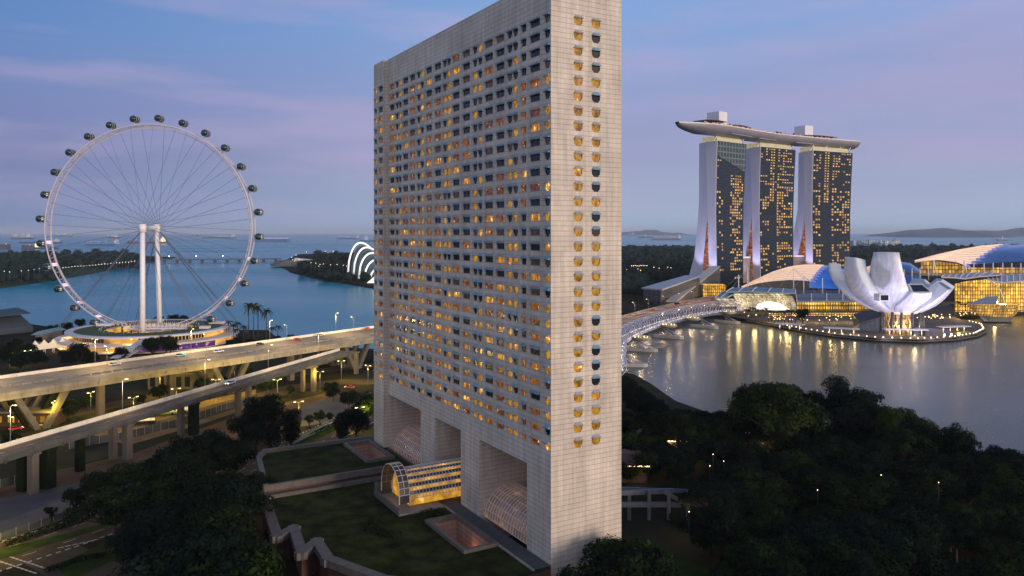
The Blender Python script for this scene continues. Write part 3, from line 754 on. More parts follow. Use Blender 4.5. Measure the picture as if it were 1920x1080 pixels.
def viaduct(name_label, a, b, w, z, s0, s1, lanes, deck_m, med=None):
    o, d, n = vframe(a, b)
    t = thing('viaduct', name_label, 'viaduct', o + d * ((s0 + s1) / 2) + n * (w / 2) + Vector((0, 0, 3)))
    q = lambda s, off, zz: o + d * s + n * off + Vector((0, 0, zz))
    mb = MB(); L0 = s0
    while L0 < s1:                                   # spans with thin joints
        L1 = min(L0 + 38, s1); strip(mb, o, d, n, L0 + .06, L1 - .06, .3, w - .3, z - .7, z, 0); L0 = L1
    mb.build('deck', deck_m, t, True)
    g = MB(); gd = 2.6 if w > 20 else 1.7; strip(g, o, d, n, s0, s1, .9, 2.3, z - gd, z - .71); strip(g, o, d, n, s0, s1, w - 2.3, w - .9, z - gd, z - .71)
    if w > 20:
        for k in (.33, .5, .67): strip(g, o, d, n, s0, s1, w * k - .8, w * k + .8, z - 2.4, z - .71)
    for k in range(int((s1 - s0) / 9)):
        s = s0 + 9 * k; strip(g, o, d, n, s, s + .25, .45, .89, z - 2.0, z - .72)
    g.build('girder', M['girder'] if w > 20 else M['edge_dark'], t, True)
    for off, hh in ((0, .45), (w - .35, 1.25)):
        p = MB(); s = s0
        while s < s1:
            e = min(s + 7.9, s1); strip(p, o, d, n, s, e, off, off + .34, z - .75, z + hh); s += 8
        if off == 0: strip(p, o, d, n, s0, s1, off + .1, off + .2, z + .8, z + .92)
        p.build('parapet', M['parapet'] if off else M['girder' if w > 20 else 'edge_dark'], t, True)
    if med:
        p = MB(); s = s0
        while s < s1: strip(p, o, d, n, s, s + 3.5, med, med + .25, z + .003, z + .75); s += 4.2
        p.build('median_barrier', M['girder'], t, True)
    mk = MB()
    for off in lanes:
        s = s0
        while s < s1 - 3:
            mk.poly([q(s, off - .09, z + .005), q(s + 3, off - .09, z + .005), q(s + 3, off + .09, z + .005), q(s, off + .09, z + .005)]); s += 9
    for off in (.9, w - .9): mk.poly([q(s0, off - .1, z + .005), q(s1, off - .1, z + .005), q(s1, off + .1, z + .005), q(s0, off + .1, z + .005)])
    mk.build('lane_marking', M['paint'], t, True)
    return t, o, d, n, q
NA, NB = gp(0, 860, 16).xy, gp(701, 648, 16).xy
UA, UB = gp(0, 740, 18.5).xy, gp(701, 634, 18.5).xy
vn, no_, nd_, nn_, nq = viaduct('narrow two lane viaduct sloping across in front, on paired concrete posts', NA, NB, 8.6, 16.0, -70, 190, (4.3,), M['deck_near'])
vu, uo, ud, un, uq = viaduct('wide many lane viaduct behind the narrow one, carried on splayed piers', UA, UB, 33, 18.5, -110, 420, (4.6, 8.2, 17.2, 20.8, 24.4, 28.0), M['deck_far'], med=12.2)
# the narrow ramp joins the wide one behind the tower
jo = MB(); e0 = nq(190, 0, 0); 
# posts of the narrow viaduct
def s_at(o, d, n, off, px):
    k = (px - CX) / F; p = o + n * off
    return (k * p.y - p.x) / (d.x - k * d.y)
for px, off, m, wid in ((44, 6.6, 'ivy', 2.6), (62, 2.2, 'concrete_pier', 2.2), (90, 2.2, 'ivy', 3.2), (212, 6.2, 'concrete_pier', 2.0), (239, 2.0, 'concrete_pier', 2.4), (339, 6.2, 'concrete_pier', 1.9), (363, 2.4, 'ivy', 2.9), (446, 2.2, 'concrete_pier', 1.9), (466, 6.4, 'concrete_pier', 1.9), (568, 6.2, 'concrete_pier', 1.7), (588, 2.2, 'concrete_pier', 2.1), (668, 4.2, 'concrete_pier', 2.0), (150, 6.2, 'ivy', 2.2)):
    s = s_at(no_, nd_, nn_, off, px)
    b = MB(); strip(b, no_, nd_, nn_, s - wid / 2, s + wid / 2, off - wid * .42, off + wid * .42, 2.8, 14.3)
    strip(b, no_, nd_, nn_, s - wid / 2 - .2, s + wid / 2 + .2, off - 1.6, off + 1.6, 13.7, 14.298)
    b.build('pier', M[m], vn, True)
def vpier(px, off, m, lean=7.5, top=15.9):
    s = s_at(uo, ud, un, off, px); b = MB()
    for sg in (-1, 1):
        b.bar(uq(s + sg * 1.0, off, 2.6), uq(s + sg * lean, off, top), 2.6, 2.4)
    strip(b, uo, ud, un, s - 3.2, s + 3.2, off - 1.7, off + 1.7, 2.5, 5.0)
    b.build('pier', M[m], vu, True)
for px in (60, 425, 680, 690): pass
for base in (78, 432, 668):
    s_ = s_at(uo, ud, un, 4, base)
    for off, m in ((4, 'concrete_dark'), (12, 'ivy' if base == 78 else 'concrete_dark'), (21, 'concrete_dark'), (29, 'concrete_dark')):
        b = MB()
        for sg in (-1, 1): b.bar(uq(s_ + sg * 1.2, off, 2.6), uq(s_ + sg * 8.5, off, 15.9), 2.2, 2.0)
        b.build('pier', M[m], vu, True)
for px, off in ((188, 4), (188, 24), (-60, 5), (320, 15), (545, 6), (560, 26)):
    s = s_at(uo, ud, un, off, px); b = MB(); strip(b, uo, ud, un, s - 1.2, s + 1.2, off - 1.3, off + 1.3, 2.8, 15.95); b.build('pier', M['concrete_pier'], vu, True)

# ---------------------------------------------------------------- street lamps (each carries a lit head)
def lamp_mesh(h, arm, double):
    mb = MB(); mb.tube([(0, 0, 0), (0, 0, h * .5), (0, 0, h)], [.10, .08, .06], 6, 0)
    for sg in ((-1, 1) if double else (1,)):
        mb.tube([(0, 0, h - .3), (sg * arm * .5, 0, h + .25), (sg * arm, 0, h + .3)], .06, 5, 0)
    return mb.mesh('post', M['grey_metal'])
def head_mesh(h, arm, double):
    mb = MB()
    mb.box(arm - .4, -.14, h + .18, arm + .4, .14, h + .32, 0)
    return mb.mesh('lamp_head', M['lamp_warm'])
PM, HM = lamp_mesh(10, 1.8, False), head_mesh(10, 1.8, False)
PM2, HM2 = lamp_mesh(9, 1.4, True), head_mesh(9, 1.4, True)
def street_lamp(loc, rz, label, group, power=0, double=False, col=(1, .72, .34), drop=.3):
    t = thing('street_lamp', label, 'street lamp', loc, rz, group)
    put('post', PM2 if double else PM, t); hd = put('lamp_head', HM2 if double else HM, t)
    if double: put('lamp_head', HM2, t, (0, 0, 0), math.pi)
    if power: lamp('lamp_light', hd, (1.8 if not double else 1.6, 0, 9.2 if not double else 8.0), power, col, .4)
    return t
for k in range(11):
    s = -45 + 44 * k
    street_lamp(uq(s, 12.4, 18.9), math.atan2(un.y, un.x), 'tall street lamp on the middle barrier of the wide viaduct', 'street lamps along the wide viaduct', 6500)
for k in range(9):
    s = -40 + 44 * k
    street_lamp(uq(s, 32.6, 19.6), math.atan2(-un.y, -un.x), 'tall street lamp on the far parapet of the wide viaduct', 'street lamps on the far parapet', 7500)
for k in range(6):
    s = -30 + 40 * k
    street_lamp(nq(s, 8.4, 17.1), math.atan2(-nn_.y, -nn_.x), 'slim street lamp on the far parapet of the narrow viaduct', 'street lamps along the narrow viaduct', 4500)
# lamps at ground level, below and between the viaducts
for px, py in ((18, 690), (52, 690), (250, 790), (330, 772), (405, 752), (470, 742), (520, 752), (600, 735), (640, 712), (690, 722), (560, 800), (675, 812), (20, 832), (100, 800), (-30, 1035), (170, 780), (300, 740), (440, 716)):
    g_ = gp(px, py, 3)
    street_lamp(g_, rng.uniform(0, 6), 'lit street lamp on the ground among the viaduct piers', 'ground level street lamps', 5200, True, (1, .66, .07))

# ---------------------------------------------------------------- road vehicles
M['tyre'] = mat('tyre', (.02, .02, .02), .9, var=0)
M['head'] = glow('headlight', (1, .95, .85), 5); M['tail'] = glow('taillight', (1, .06, .03), 4)
def paint_mat(n, c): return mat(n, c, .3, metal=.1, var=.03)
PAINT = {'white': paint_mat('car_white', (.75, .75, .74)), 'black': paint_mat('car_black', (.03, .03, .035)), 'red': paint_mat('car_red', (.45, .03, .03)), 'blue': paint_mat('car_blue', (.08, .22, .50)), 'silver': paint_mat('car_silver', (.42, .43, .45)), 'taxi': paint_mat('car_cyan', (.15, .45, .55))}
def car_meshes():
    b = MB()
    prof = [(-2.15, .45, .62), (-2.1, .38, .9), (-1.4, .35, .95), (.8, .35, .92), (1.9, .36, .80), (2.2, .45, .62)]
    rings = []
    for x, z0, z1 in prof: rings.append([(x, -.86, z0), (x, .86, z0), (x, .9, (z0 + z1) / 2), (x, .80, z1), (x, -.80, z1), (x, -.9, (z0 + z1) / 2)])
    b.loft(rings, True, True, 0, False)
    rf = [[(-1.2, -.62, 1.42), (.25, -.62, 1.42), (.25, .62, 1.42), (-1.2, .62, 1.42)]]
    b.box(-1.25, -.62, 1.405, .3, .62, 1.45, 0)
    g = MB(); g.hexa([(-1.85, -.78, .93), (1.05, -.78, .91), (1.05, .78, .91), (-1.85, .78, .93)], [(-1.2, -.62, 1.40), (.25, -.62, 1.40), (.25, .62, 1.40), (-1.2, .62, 1.40)], 0)
    w = MB(); w.tube([(0, -.12, 0), (0, .12, 0)], .32, 10, 0, True, False); w.tube([(0, -.13, 0), (0, .13, 0)], .17, 8, 1, True, False)
    hl = MB(); hl.box(-.06, -.16, -.07, .06, .16, .07)
    return b, g.mesh('glass', M['glass_dark']), w.mesh('wheel', [M['tyre'], M['grey_metal']]), hl
cb_, CG, CW, hl_ = car_meshes()
CB = {k: cb_.mesh('body', m) for k, m in PAINT.items()}
HL, TL = hl_.mesh('headlight', M['head']), hl_.mesh('taillight', M['tail'])
def car(loc, rz, color, label, group=None, scale=1.0):
    t = thing('car', label, 'car', loc, rz, group)
    put('body', CB[color], t); put('glass', CG, t)
    for x in (-1.35, 1.35):
        for y in (-.8, .8): put('wheel', CW, t, (x, y, .32))
    for y in (-.6, .6): put('headlight', HL, t, (2.17, y, .66)); put('taillight', TL, t, (-2.15, y, .70))
    return t
ua_ = math.atan2(ud.y, ud.x); na_ = math.atan2(nd_.y, nd_.x)
def on_u(px, off, col, label, back=False): car(uq(s_at(uo, ud, un, off, px), off, 18.5), ua_ + (math.pi if back else 0), col, label, 'cars on the wide viaduct')
on_u(215, 27, 'white', 'white car on the wide viaduct beside the round terminal, leftmost on that road')
on_u(338, 26.5, 'taxi', 'bright blue car on the wide viaduct in front of the round terminal')
on_u(410, 23, 'white', 'white car on the wide viaduct just past the bright blue one')
on_u(488, 27, 'black', 'black car on the wide viaduct beside the palms')
on_u(557, 25, 'red', 'dark red car on the wide viaduct between the black car and the far one', False)
on_u(601, 29, 'silver', 'silver car on the wide viaduct, second from the hotel tower')
on_u(690, 29, 'red', 'red car on the wide viaduct right beside the hotel tower')
car(nq(s_at(no_, nd_, nn_, 5.8, 432), 5.8, 16), na_ + math.pi, 'white', 'lone white car driving on the narrow viaduct')
M['bus_green'] = paint_mat('bus_green', (.35, .55, .10)); M['bus_white'] = paint_mat('bus_white', (.6, .62, .6)); M['bus_lit'] = glow('bus_lit', (1, .78, .35), .8)
def bus(loc, rz, label, m, trim):
    t = thing('bus', label, 'bus', loc, rz)
    b = MB(); b.box(-5.6, -1.22, .45, 5.6, 1.22, 1.3, 0); b.box(-5.6, -1.22, 2.3, 5.6, 1.22, 3.0, 1); b.box(-5.3, -1.0, 3.0, -1, 1.0, 3.2, 1)
    for x in (-5.55, -3.2, -.8, 1.6, 4.0, 5.5): b.box(x - .05, -1.215, 1.3, x + .05, 1.215, 2.3, 1)
    b.build('body', [m, trim], t)
    MB().box(-5.5, -1.17, 1.3, 5.5, 1.17, 2.3).build('window_band', M['bus_lit'], t)
    for x in (-3.6, 3.6):
        for y in (-1.1, 1.1):
            w = MB(); w.tube([(x, y - .15, .48), (x, y + .15, .48)], .48, 12, 0, True, False); w.build('wheel', M['tyre'], t)
bus(gp(305, 778), .35, 'green and white bus parked under the narrow viaduct', M['bus_green'], M['bus_white'])
bus(gp(330, 774), .25, 'pale bus parked beyond the green and white one', M['bus_white'], M['bus_white'])
bus(gp(262, 795), .3, 'dark amber lit coach parked nearest the paired viaduct posts', paint_mat('bus_dark', (.06, .05, .04)), paint_mat('bus_dark_trim', (.10, .09, .07)))
for i, (px, py, c) in enumerate(((226, 818, 'white'), (40, 838, 'white'), (655, 728, 'red'), (690, 745, 'white'), (600, 838, 'white'), (30, 806, 'red'), (70, 800, 'silver'))):
    car(gp(px, py, 3.03), rng.uniform(0, 3), c, ['white car parked by the site fence below the narrow viaduct', 'white car with its lamps on at the far lower left road', 'red car on the lit lower road near the tower foot', 'white car on the lit lower road beside the tower foot', 'white car on the avenue beside the podium hedge', 'red car under the splayed piers at the far left', 'silver car under the splayed piers at the far left'][i])
# site fence, walls under the viaduct
def fence(label, pts, h, m, post=3.0):
    t = thing('site_fence', label, 'fence', (*pts[0], 3.0))
    p_, q_ = MB(), MB()
    for i in range(len(pts) - 1):
        a, b = Vector((*pts[i], 3)), Vector((*pts[i + 1], 3)); d_ = (b - a); n = max(1, int(d_.length / post))
        for k in range(n):
            u, v_ = a + d_ * (k / n), a + d_ * ((k + .97) / n); p_.bar(u + Vector((0, 0, h / 2)), v_ + Vector((0, 0, h / 2)), .08, h)
            q_.bar(u, u + Vector((0, 0, h + .15)), .16, .16)
    p_.build('panel', m, t, True); q_.build('post', M['grey_metal'], t, True)
fence('long pale panel fence beside the dirt strip', [gp(*p).xy for p in ((130, 842), (240, 822), (330, 800), (425, 768), (470, 758))], 2.6, M['lot'])
fence('low blue grey fence along the avenue near the tower', [gp(*p).xy for p in ((540, 838), (600, 808), (650, 786), (700, 765))], 1.6, mat('blue_panel', (.18, .24, .30), .7))
fence('dark green hoarding at the lower left by the dirt strip', [gp(*p).xy for p in ((-60, 935), (0, 915), (80, 895))], 2.4, mat('hoarding', (.02, .04, .03), .8))
fence('grey wire fence along the gravel lot', [gp(*p).xy for p in ((-60, 1035), (30, 1003), (100, 978), (160, 958))], 1.6, mat('wire', (.07, .08, .08), .8))

# ================================================================ observation wheel
WX_, WY_, WZ_, WR = -243.6, 520.0, 78.2, 69.4
wheel = thing('observation_wheel', 'giant white observation wheel with dark glass cabins beside the water', 'ferris wheel', (WX_, WY_, 11))
M['rim'] = mat('rim', (.46, .43, .46), .45, var=.08, emit=(.85, .74, .88), es=.06)
def rp(a, r, y): return Vector((WX_ + r * math.sin(a), WY_ + y, WZ_ + r * math.cos(a)))
NS = 168
for y in (-3.1, 3.1):
    MB().tube([rp(2 * math.pi * k / NS, WR, y) for k in range(NS)], .46, 6, loop=True).build('rim_tube', M['rim'], wheel, True)
MB().tube([rp(2 * math.pi * k / NS, WR - 2.4, 0) for k in range(NS)], .35, 5, loop=True).build('rim_tube', M['rim'], wheel, True)
tr = MB()
for k in range(NS // 2):
    a, b = 2 * math.pi * k * 2 / NS, 2 * math.pi * (k * 2 + 2) / NS
    tr.tube([rp(a, WR, -3.1), rp(b, WR, 3.1)], .11, 4, smooth=False); tr.tube([rp(a, WR, -3.1), rp(a, WR, 3.1)], .13, 4, smooth=False)
    tr.tube([rp(a, WR, -3.1), rp(a, WR - 2.4, 0)], .09, 4, smooth=False); tr.tube([rp(a, WR, 3.1), rp(a, WR - 2.4, 0)], .09, 4, smooth=False)
tr.build('rim_bracing', M['rim'], wheel, True)
M['rim_light'] = glow('rim_light', (1.0, .74, .86), .8)
cap_b, cap_f, cap_l = MB(), MB(), MB()
prof = [(0, -4.1), (1.2, -4.0), (1.9, -3.5), (2.25, -2.4), (2.3, 0), (2.25, 2.4), (1.9, 3.5), (1.2, 4.0), (0, 4.1)]
cap_b.loft([[(r * math.cos(6.2832 * j / 14), y, r * math.sin(6.2832 * j / 14)) for j in range(14)] for r, y in prof], True, False, 0, True)
for y in (-2.4, 0, 2.4): cap_f.tube([(2.36 * math.cos(6.2832 * j / 16), y, 2.36 * math.sin(6.2832 * j / 16)) for j in range(16)], .16, 5, loop=True)
for a in (0.6, 2.54, -.6, -2.54): cap_f.tube([(2.33 * math.cos(a), -2.6, 2.33 * math.sin(a)), (2.33 * math.cos(a), 2.6, 2.33 * math.sin(a))], .08, 4)
for x in (-.5, .6): cap_l.box(x - .3, -4.0, -.3, x + .25, -3.86, .05)
for z in (.5, -.6): cap_l.box(2.06, -3.3, z - .12, 2.2, -1.2, z + .12)
CAPB, CAPF, CAPL = cap_b.mesh('capsule', M['capsule_glass']), cap_f.mesh('frame', M['grey_metal']), cap_l.mesh('cabin_light', glow('cabin_light', (1, .97, .9), 1.6))
for k in range(28):
    a = R(4.7 + k * 360 / 28); p = rp(a, WR + 4.4, 0) - wheel.location
    c = put('capsule', CAPB, wheel, p); put('frame', CAPF, c)
    if math.cos(a) < .35: put('cabin_light', CAPL, c)
    b = MB(); b.bar(rp(a, WR, -2.2), rp(a, WR + 2.4, -1.2), .3, .3); b.bar(rp(a, WR, 2.2), rp(a, WR + 2.4, 1.2), .3, .3); b.build('cabin_mount', M['rim'], wheel, True)
    if math.cos(a) < -.1:
        l_ = MB(); l_.loft([[rp(a + q, WR - .2, -2.6), rp(a + q, WR - .2, 2.6), rp(a + q, WR - .5, 2.6), rp(a + q, WR - .5, -2.6)] for q in (-.016, -.008, .008, .016)], True, True); l_.build('rim_light', M['rim_light'], wheel, True)
for k in range(28):
    for e, sg in ((-.055, -1), (.055, 1)):
        a = R(4.7 + k * 360 / 28) + e
        MB().tube([rp(a, WR, 0), rp(a + sg * 1.45, 1.6, sg * 9.0)], .10, 4, cap=False, smooth=False).build('cable', M['cable'], wheel, True)
MB().tube([(WX_, WY_ - 11.5, WZ_), (WX_, WY_ - 9, WZ_), (WX_, WY_ + 9, WZ_), (WX_, WY_ + 11.5, WZ_)], [2.1, 1.7, 1.7, 2.1], 14).build('spindle', M['white_metal'], wheel, True)
for y, x1, y1 in ((-11.2, WX_, -11.2), (9.0, WX_ + 1.6, 10.5)):
    h_ = MB(); h_.tube([(WX_, WY_ + y, WZ_ - 2.9), (WX_, WY_ + y, WZ_ + 2.4)], 2.3, 12, smooth=True)
    for j in range(8): h_.box(WX_ - 2.9 if j % 2 else WX_ + 2.3, WY_ + y - .4, WZ_ - 2.6 + .55 * j, WX_ - 2.2 if j % 2 else WX_ + 2.9, WY_ + y + .4, WZ_ - 2.25 + .55 * j)
    h_.build('hub_collar', M['white_metal'], wheel, True)
    MB().tube([(x1, WY_ + y1, 3.0), (WX_ + (x1 - WX_) * .5, WY_ + (y + y1) / 2, 42), (WX_, WY_ + y, WZ_ - 2.6)], [1.75, 1.7, 1.55], 14).build('support_column', M['white_metal'], wheel, True)
for x, y, n_ in ((-62, -14, 3), (46, -16, 3), (-34, 46, 2), (38, 48, 2), (-52, 30, 2), (58, 20, 2)):
    for j in range(n_):
        MB().tube([(WX_ + x + j * 1.6, WY_ + y, 4), (WX_, WY_ + (-10 if y < 0 else 10), WZ_ - .5)], .17, 4, cap=False, smooth=False).build('stay_cable', M['cable'], wheel, True)

# ---------------------------------------------------------------- round terminal under the wheel
TX, TY = -235.5, 503.0
term = thing('round_terminal', 'three storey round terminal with white rimmed floors and a grass roof under the wheel', 'terminal', (TX, TY, 3))
M['lit_wall'] = lit_mat('lit_wall', (.22, .10, .04), (1.0, .50, .08), 1.15, .06, .14)
M['pink_wall'] = mat('pink_wall', (.42, .27, .20), .8, var=.2, scale=.1)
M['roof_plant'] = mat('roof_plant', (.035, .075, .02), .95, var=.4, scale=.2)
M['rim_slab'] = mat('rim_slab', (.60, .58, .57), .6, var=.1)
def ring(mb, ro, ri, z0, z1, mats=(0, 0), n=72, cx=TX, cy=TY):
    P = lambda r, k, z: (cx + r * math.cos(6.28318 * k / n), cy + r * math.sin(6.28318 * k / n), z)
    for k in range(n):
        mb.poly([P(ro, k, z0), P(ro, k + 1, z0), P(ro, k + 1, z1), P(ro, k, z1)], mats[0])
        mb.poly([P(ri, k, z1), P(ro, k, z1), P(ro, k + 1, z1), P(ri, k + 1, z1)][::-1][::-1], mats[1])
        mb.poly([P(ri, k, z0), P(ri, k + 1, z0), P(ro, k + 1, z0), P(ro, k, z0)], mats[0])
        mb.poly([P(ri, k, z0), P(ri, k, z1), P(ri, k + 1, z1), P(ri, k + 1, z0)], mats[0])
rf = MB(); ring(rf, 48.8, 44, 12.2, 13.2, (0, 0)); rf.build('roof_rim', M['rim_slab'], term, True)
rf = MB(); ring(rf, 44.3, 26, 12.5, 13.0, (1, 0)); rf.build('roof_garden', [M['roof_plant'], M['concrete']], term, True)
rf = MB(); ring(rf, 54.5, 42, 8.0, 8.9); rf.build('terrace_rim', M['rim_slab'], term, True)
rf = MB(); ring(rf, 53, 42, 3.9, 4.6); rf.build('ground_floor_rim', M['rim_slab'], term, True)
wl = MB(); ring(wl, 44.5, 43, 8.9, 12.2, (0, 0))
wl.build('upper_wall', M['lit_wall'], term, True)
wl = MB(); ring(wl, 49.5, 46, 4.6, 8.0, (0, 0)); wl.build('lower_wall', M['lit_wall'], term, True)
wl = MB(); ring(wl, 48, 44, 2.9, 3.9, (0, 0)); wl.build('base_wall', M['pink_wall'], term, True)
for a0, a1, r, z0, z1, n in ((3.75, 4.55, 44.62, 9.1, 12.1, 16), (5.0, 5.9, 44.62, 9.0, 12.1, 18), (3.3, 3.62, 49.62, 4.8, 7.8, 7)):
    for k in range(n):
        b0, b1 = a0 + (a1 - a0) * (k + .08) / n, a0 + (a1 - a0) * (k + .92) / n
        MB().poly([(TX + r * math.cos(b0), TY + r * math.sin(b0), z0), (TX + r * math.cos(b1), TY + r * math.sin(b1), z0), (TX + r * math.cos(b1), TY + r * math.sin(b1), z1), (TX + r * math.cos(b0), TY + r * math.sin(b0), z1)]).build('window', M['glass_dark'], term, True)
M['banner'] = lit_mat('banner', (.035, .012, .055), (.10, .03, .14), .8, .35, .6, base=(.05, .02, .08), hi=(.9, .45, .6))
bn = MB()
for k in range(40):
    b0, b1 = 4.98 + .9 * k / 40, 4.98 + .9 * (k + 1) / 40; r = 54.8
    bn.poly([(TX + r * math.cos(b0), TY + r * math.sin(b0), 4.8), (TX + r * math.cos(b1), TY + r * math.sin(b1), 4.8), (TX + r * math.cos(b1), TY + r * math.sin(b1), 7.9), (TX + r * math.cos(b0), TY + r * math.sin(b0), 7.9)])
bn.build('banner', M['banner'], term, True)
co = MB(); co.lathe([(25.9, 0), (25.9, 7.5)], (TX, TY, 4.9), 48, 0, True, cap=False); co.poly([(TX + 26 * math.cos(.1309 * k), TY + 26 * math.sin(.1309 * k), 5.2) for k in range(48)], 1)
co.build('courtyard', [M['gold_soft'], M['pink_wall']], term, True)
st = MB()
for k in range(34):
    a = 6.28318 * k / 34; st.tube([(TX + 30 * math.cos(a), TY + 30 * math.sin(a), 13.0), (TX + 29 * math.cos(a), TY + 29 * math.sin(a), 14.3)], .12, 4)
for x, y, w, d_ in ((-40, 8, 9, 5), (-36, 20, 8, 5), (30, 20, 10, 4), (34, -6, 6, 4), (-20, 34, 12, 3)): st.box(TX + x, TY + y, 13.0, TX + x + w, TY + y + d_, 14.6)
st.build('roof_plant_room', M['rim_slab'], term, True)
pl = MB()                                              # boarding platform with railings below the rim
for k in range(40):
    x = -26 + 52 * k / 39; pl.bar((WX_ + x, WY_ - 6, 11.2), (WX_ + x + (1.2 if k % 2 else -1.2), WY_ - 6, 14.4), .22, .22); pl.bar((WX_ + x, WY_ + 6, 11.2), (WX_ + x + 1.0, WY_ + 6, 14.0), .22, .22)
pl.box(WX_ - 27, WY_ - 6.4, 10.6, WX_ + 27, WY_ + 6.4, 11.2); pl.box(WX_ - 27, WY_ - 6.4, 12.6, WX_ + 27, WY_ - 6.0, 12.9)
pl.build('boarding_platform', M['white_metal'], term, True)
rp_ = thing('ramp_bridge', 'straight covered ramp rising to the round terminal from the road', 'ramp', gp(222, 680))
r_ = MB(); a_, b__ = gp(214, 682, 4.5), gp(277, 642, 9); r_.bar(a_, b__, 4, .5, 0); r_.bar(a_ + Vector((0, 0, 3)), b__ + Vector((0, 0, 3)), 4.4, .3, 0); r_.build('roof', M['rim_slab'], rp_, True)
r_ = MB()
for k in range(14):
    p = a_.lerp(b__, (k + .5) / 14); r_.bar(p + Vector((0, 0, -2 if k % 3 == 0 else 0)), p + Vector((0, 0, 2.9)), .3, .3)
r_.build('post', M['grey_metal'], rp_, True)
for k in range(14):
    a = 3.3 + 2.6 * k / 13
    if k in (0, 2, 3, 7, 9, 11, 13): lamp('terminal_light', None, (TX + 52 * math.cos(a), TY + 52 * math.sin(a), 7.2), 1500, (1, .55, .16), .5)
    if k in (1, 5, 8, 10): lamp('terminal_light', None, (TX + 47.5 * math.cos(a), TY + 47.5 * math.sin(a), 11.2), 1100, (1, .6, .2), .5)
# white tent roofs, grandstand and floating stage at the far left
tt = thing('tent_pavilion', 'white lit tensile tents beside the round terminal', 'tent', gp(85, 668))
for k in range(4):
    c = gp(66 + 17 * k, 664 - 2 * k, 3); m_ = MB(); m_.lathe([(6.5, 3.2), (3.4, 4.6), (1.2, 6.4), (.1, 8.0)], c, 12, 0, True, cap=False); m_.build('canopy', glow('tent_lit', (1, .78, .5), .55) if k == 0 else bpy.data.materials['tent_lit'], tt, True)
    m_ = MB()
    for j in range(6): m_.tube([c + Vector((6 * math.cos(j * 1.047), 6 * math.sin(j * 1.047), 0)), c + Vector((6 * math.cos(j * 1.047), 6 * math.sin(j * 1.047), 3.3))], .12, 5)
    m_.build('post', M['white_metal'], tt, True)
gs = thing('grandstand', 'dark grandstand with a raked roof by the water at the far left', 'grandstand', gp(20, 640))
g0 = MB(); A_, B_ = gp(-120, 640, 3), gp(62, 622, 3); n_ = Vector((-(B_ - A_).y, (B_ - A_).x, 0)).normalized()
g0.hexa([A_, B_, B_ + n_ * 22, A_ + n_ * 22], [A_ + Vector((0, 0, 4)), B_ + Vector((0, 0, 4)), B_ + n_ * 22 + Vector((0, 0, 12)), A_ + n_ * 22 + Vector((0, 0, 12))]); g0.build('seating', mat('seating', (.06, .075, .09), .8, stretch=(1, 1, 4)), gs, True)
g0 = MB(); g0.hexa([A_ + n_ * 4 + Vector((0, 0, 11)), B_ + n_ * 4 + Vector((0, 0, 13)), B_ + n_ * 24 + Vector((0, 0, 15.6)), A_ + n_ * 24 + Vector((0, 0, 12.4))], [A_ + n_ * 4 + Vector((0, 0, 11.6)), B_ + n_ * 4 + Vector((0, 0, 13.6)), B_ + n_ * 24 + Vector((0, 0, 16.4)), A_ + n_ * 24 + Vector((0, 0, 13))]); g0.build('roof', mat('stand_roof', (.03, .05, .05), .5), gs, True)
g0 = MB()
for k in range(6): p = A_.lerp(B_, (k + .3) / 6) + n_ * 21; g0.tube([p, p + Vector((0, 0, 12.6))], .3, 6)
g0.build('post', M['grey_metal'], gs, True)
ps = thing('stage_pavilion', 'low pavilion with a teal roof between the grandstand and the terminal', 'pavilion', gp(88, 640))
p0, p1 = gp(66, 645), gp(104, 638); m_ = MB(); m_.box(p0.x, p0.y, 3, p1.x, p0.y + 25, 9); m_.build('wall', M['concrete'], ps, True)
m_ = MB(); m_.hexa([(p0.x - 2, p0.y - 2, 9.003), (p1.x + 2, p0.y - 2, 9.003), (p1.x + 2, p0.y + 27, 9.003), (p0.x - 2, p0.y + 27, 9.003)], [(p0.x + 1, p0.y + 1, 11), (p1.x - 1, p0.y + 1, 11), (p1.x - 1, p0.y + 24, 11), (p0.x + 1, p0.y + 24, 11)]); m_.build('roof', mat('teal_roof', (.16, .28, .28), .5), ps, True)
for k in range(5): x = p0.x + (p1.x - p0.x) * (k + .2) / 5; MB().box(x, p0.y - .06, 4.5, x + 2.2, p0.y - .01, 7.5).build('window', M['glass_dark'], ps, True)
# small buildings between the viaducts
for i, (px, py, w, d_, h, lab) in enumerate(((322, 730, 22, 12, 7, 'grey two storey block between the two viaducts'), (358, 722, 16, 12, 10, 'dark brown block beside the grey one between the viaducts'), (35, 800, 26, 8, 5, 'long low shed under the splayed piers at the far left'))):
    c = gp(px, py); t = thing('service_building', lab, 'building', c)
    b = MB(); b.box(-w / 2, 0, 0, w / 2, d_, h); b.build('wall', [M['concrete_dark'], M['stone_trim'], M['soil']][i], t)
    b = MB(); b.box(-w / 2 - .4, -.4, h + .003, w / 2 + .4, d_ + .4, h + .5); b.build('roof', M['concrete'], t)
    b = MB()
    for k in range(int(w / 4)): MB().box(-w / 2 + 1 + k * 4, -.06, 1.2, -w / 2 + 3.4 + k * 4, -.01, h - 1.2).build('window', M['gold_soft'] if i == 2 else M['glass_dark'], t)

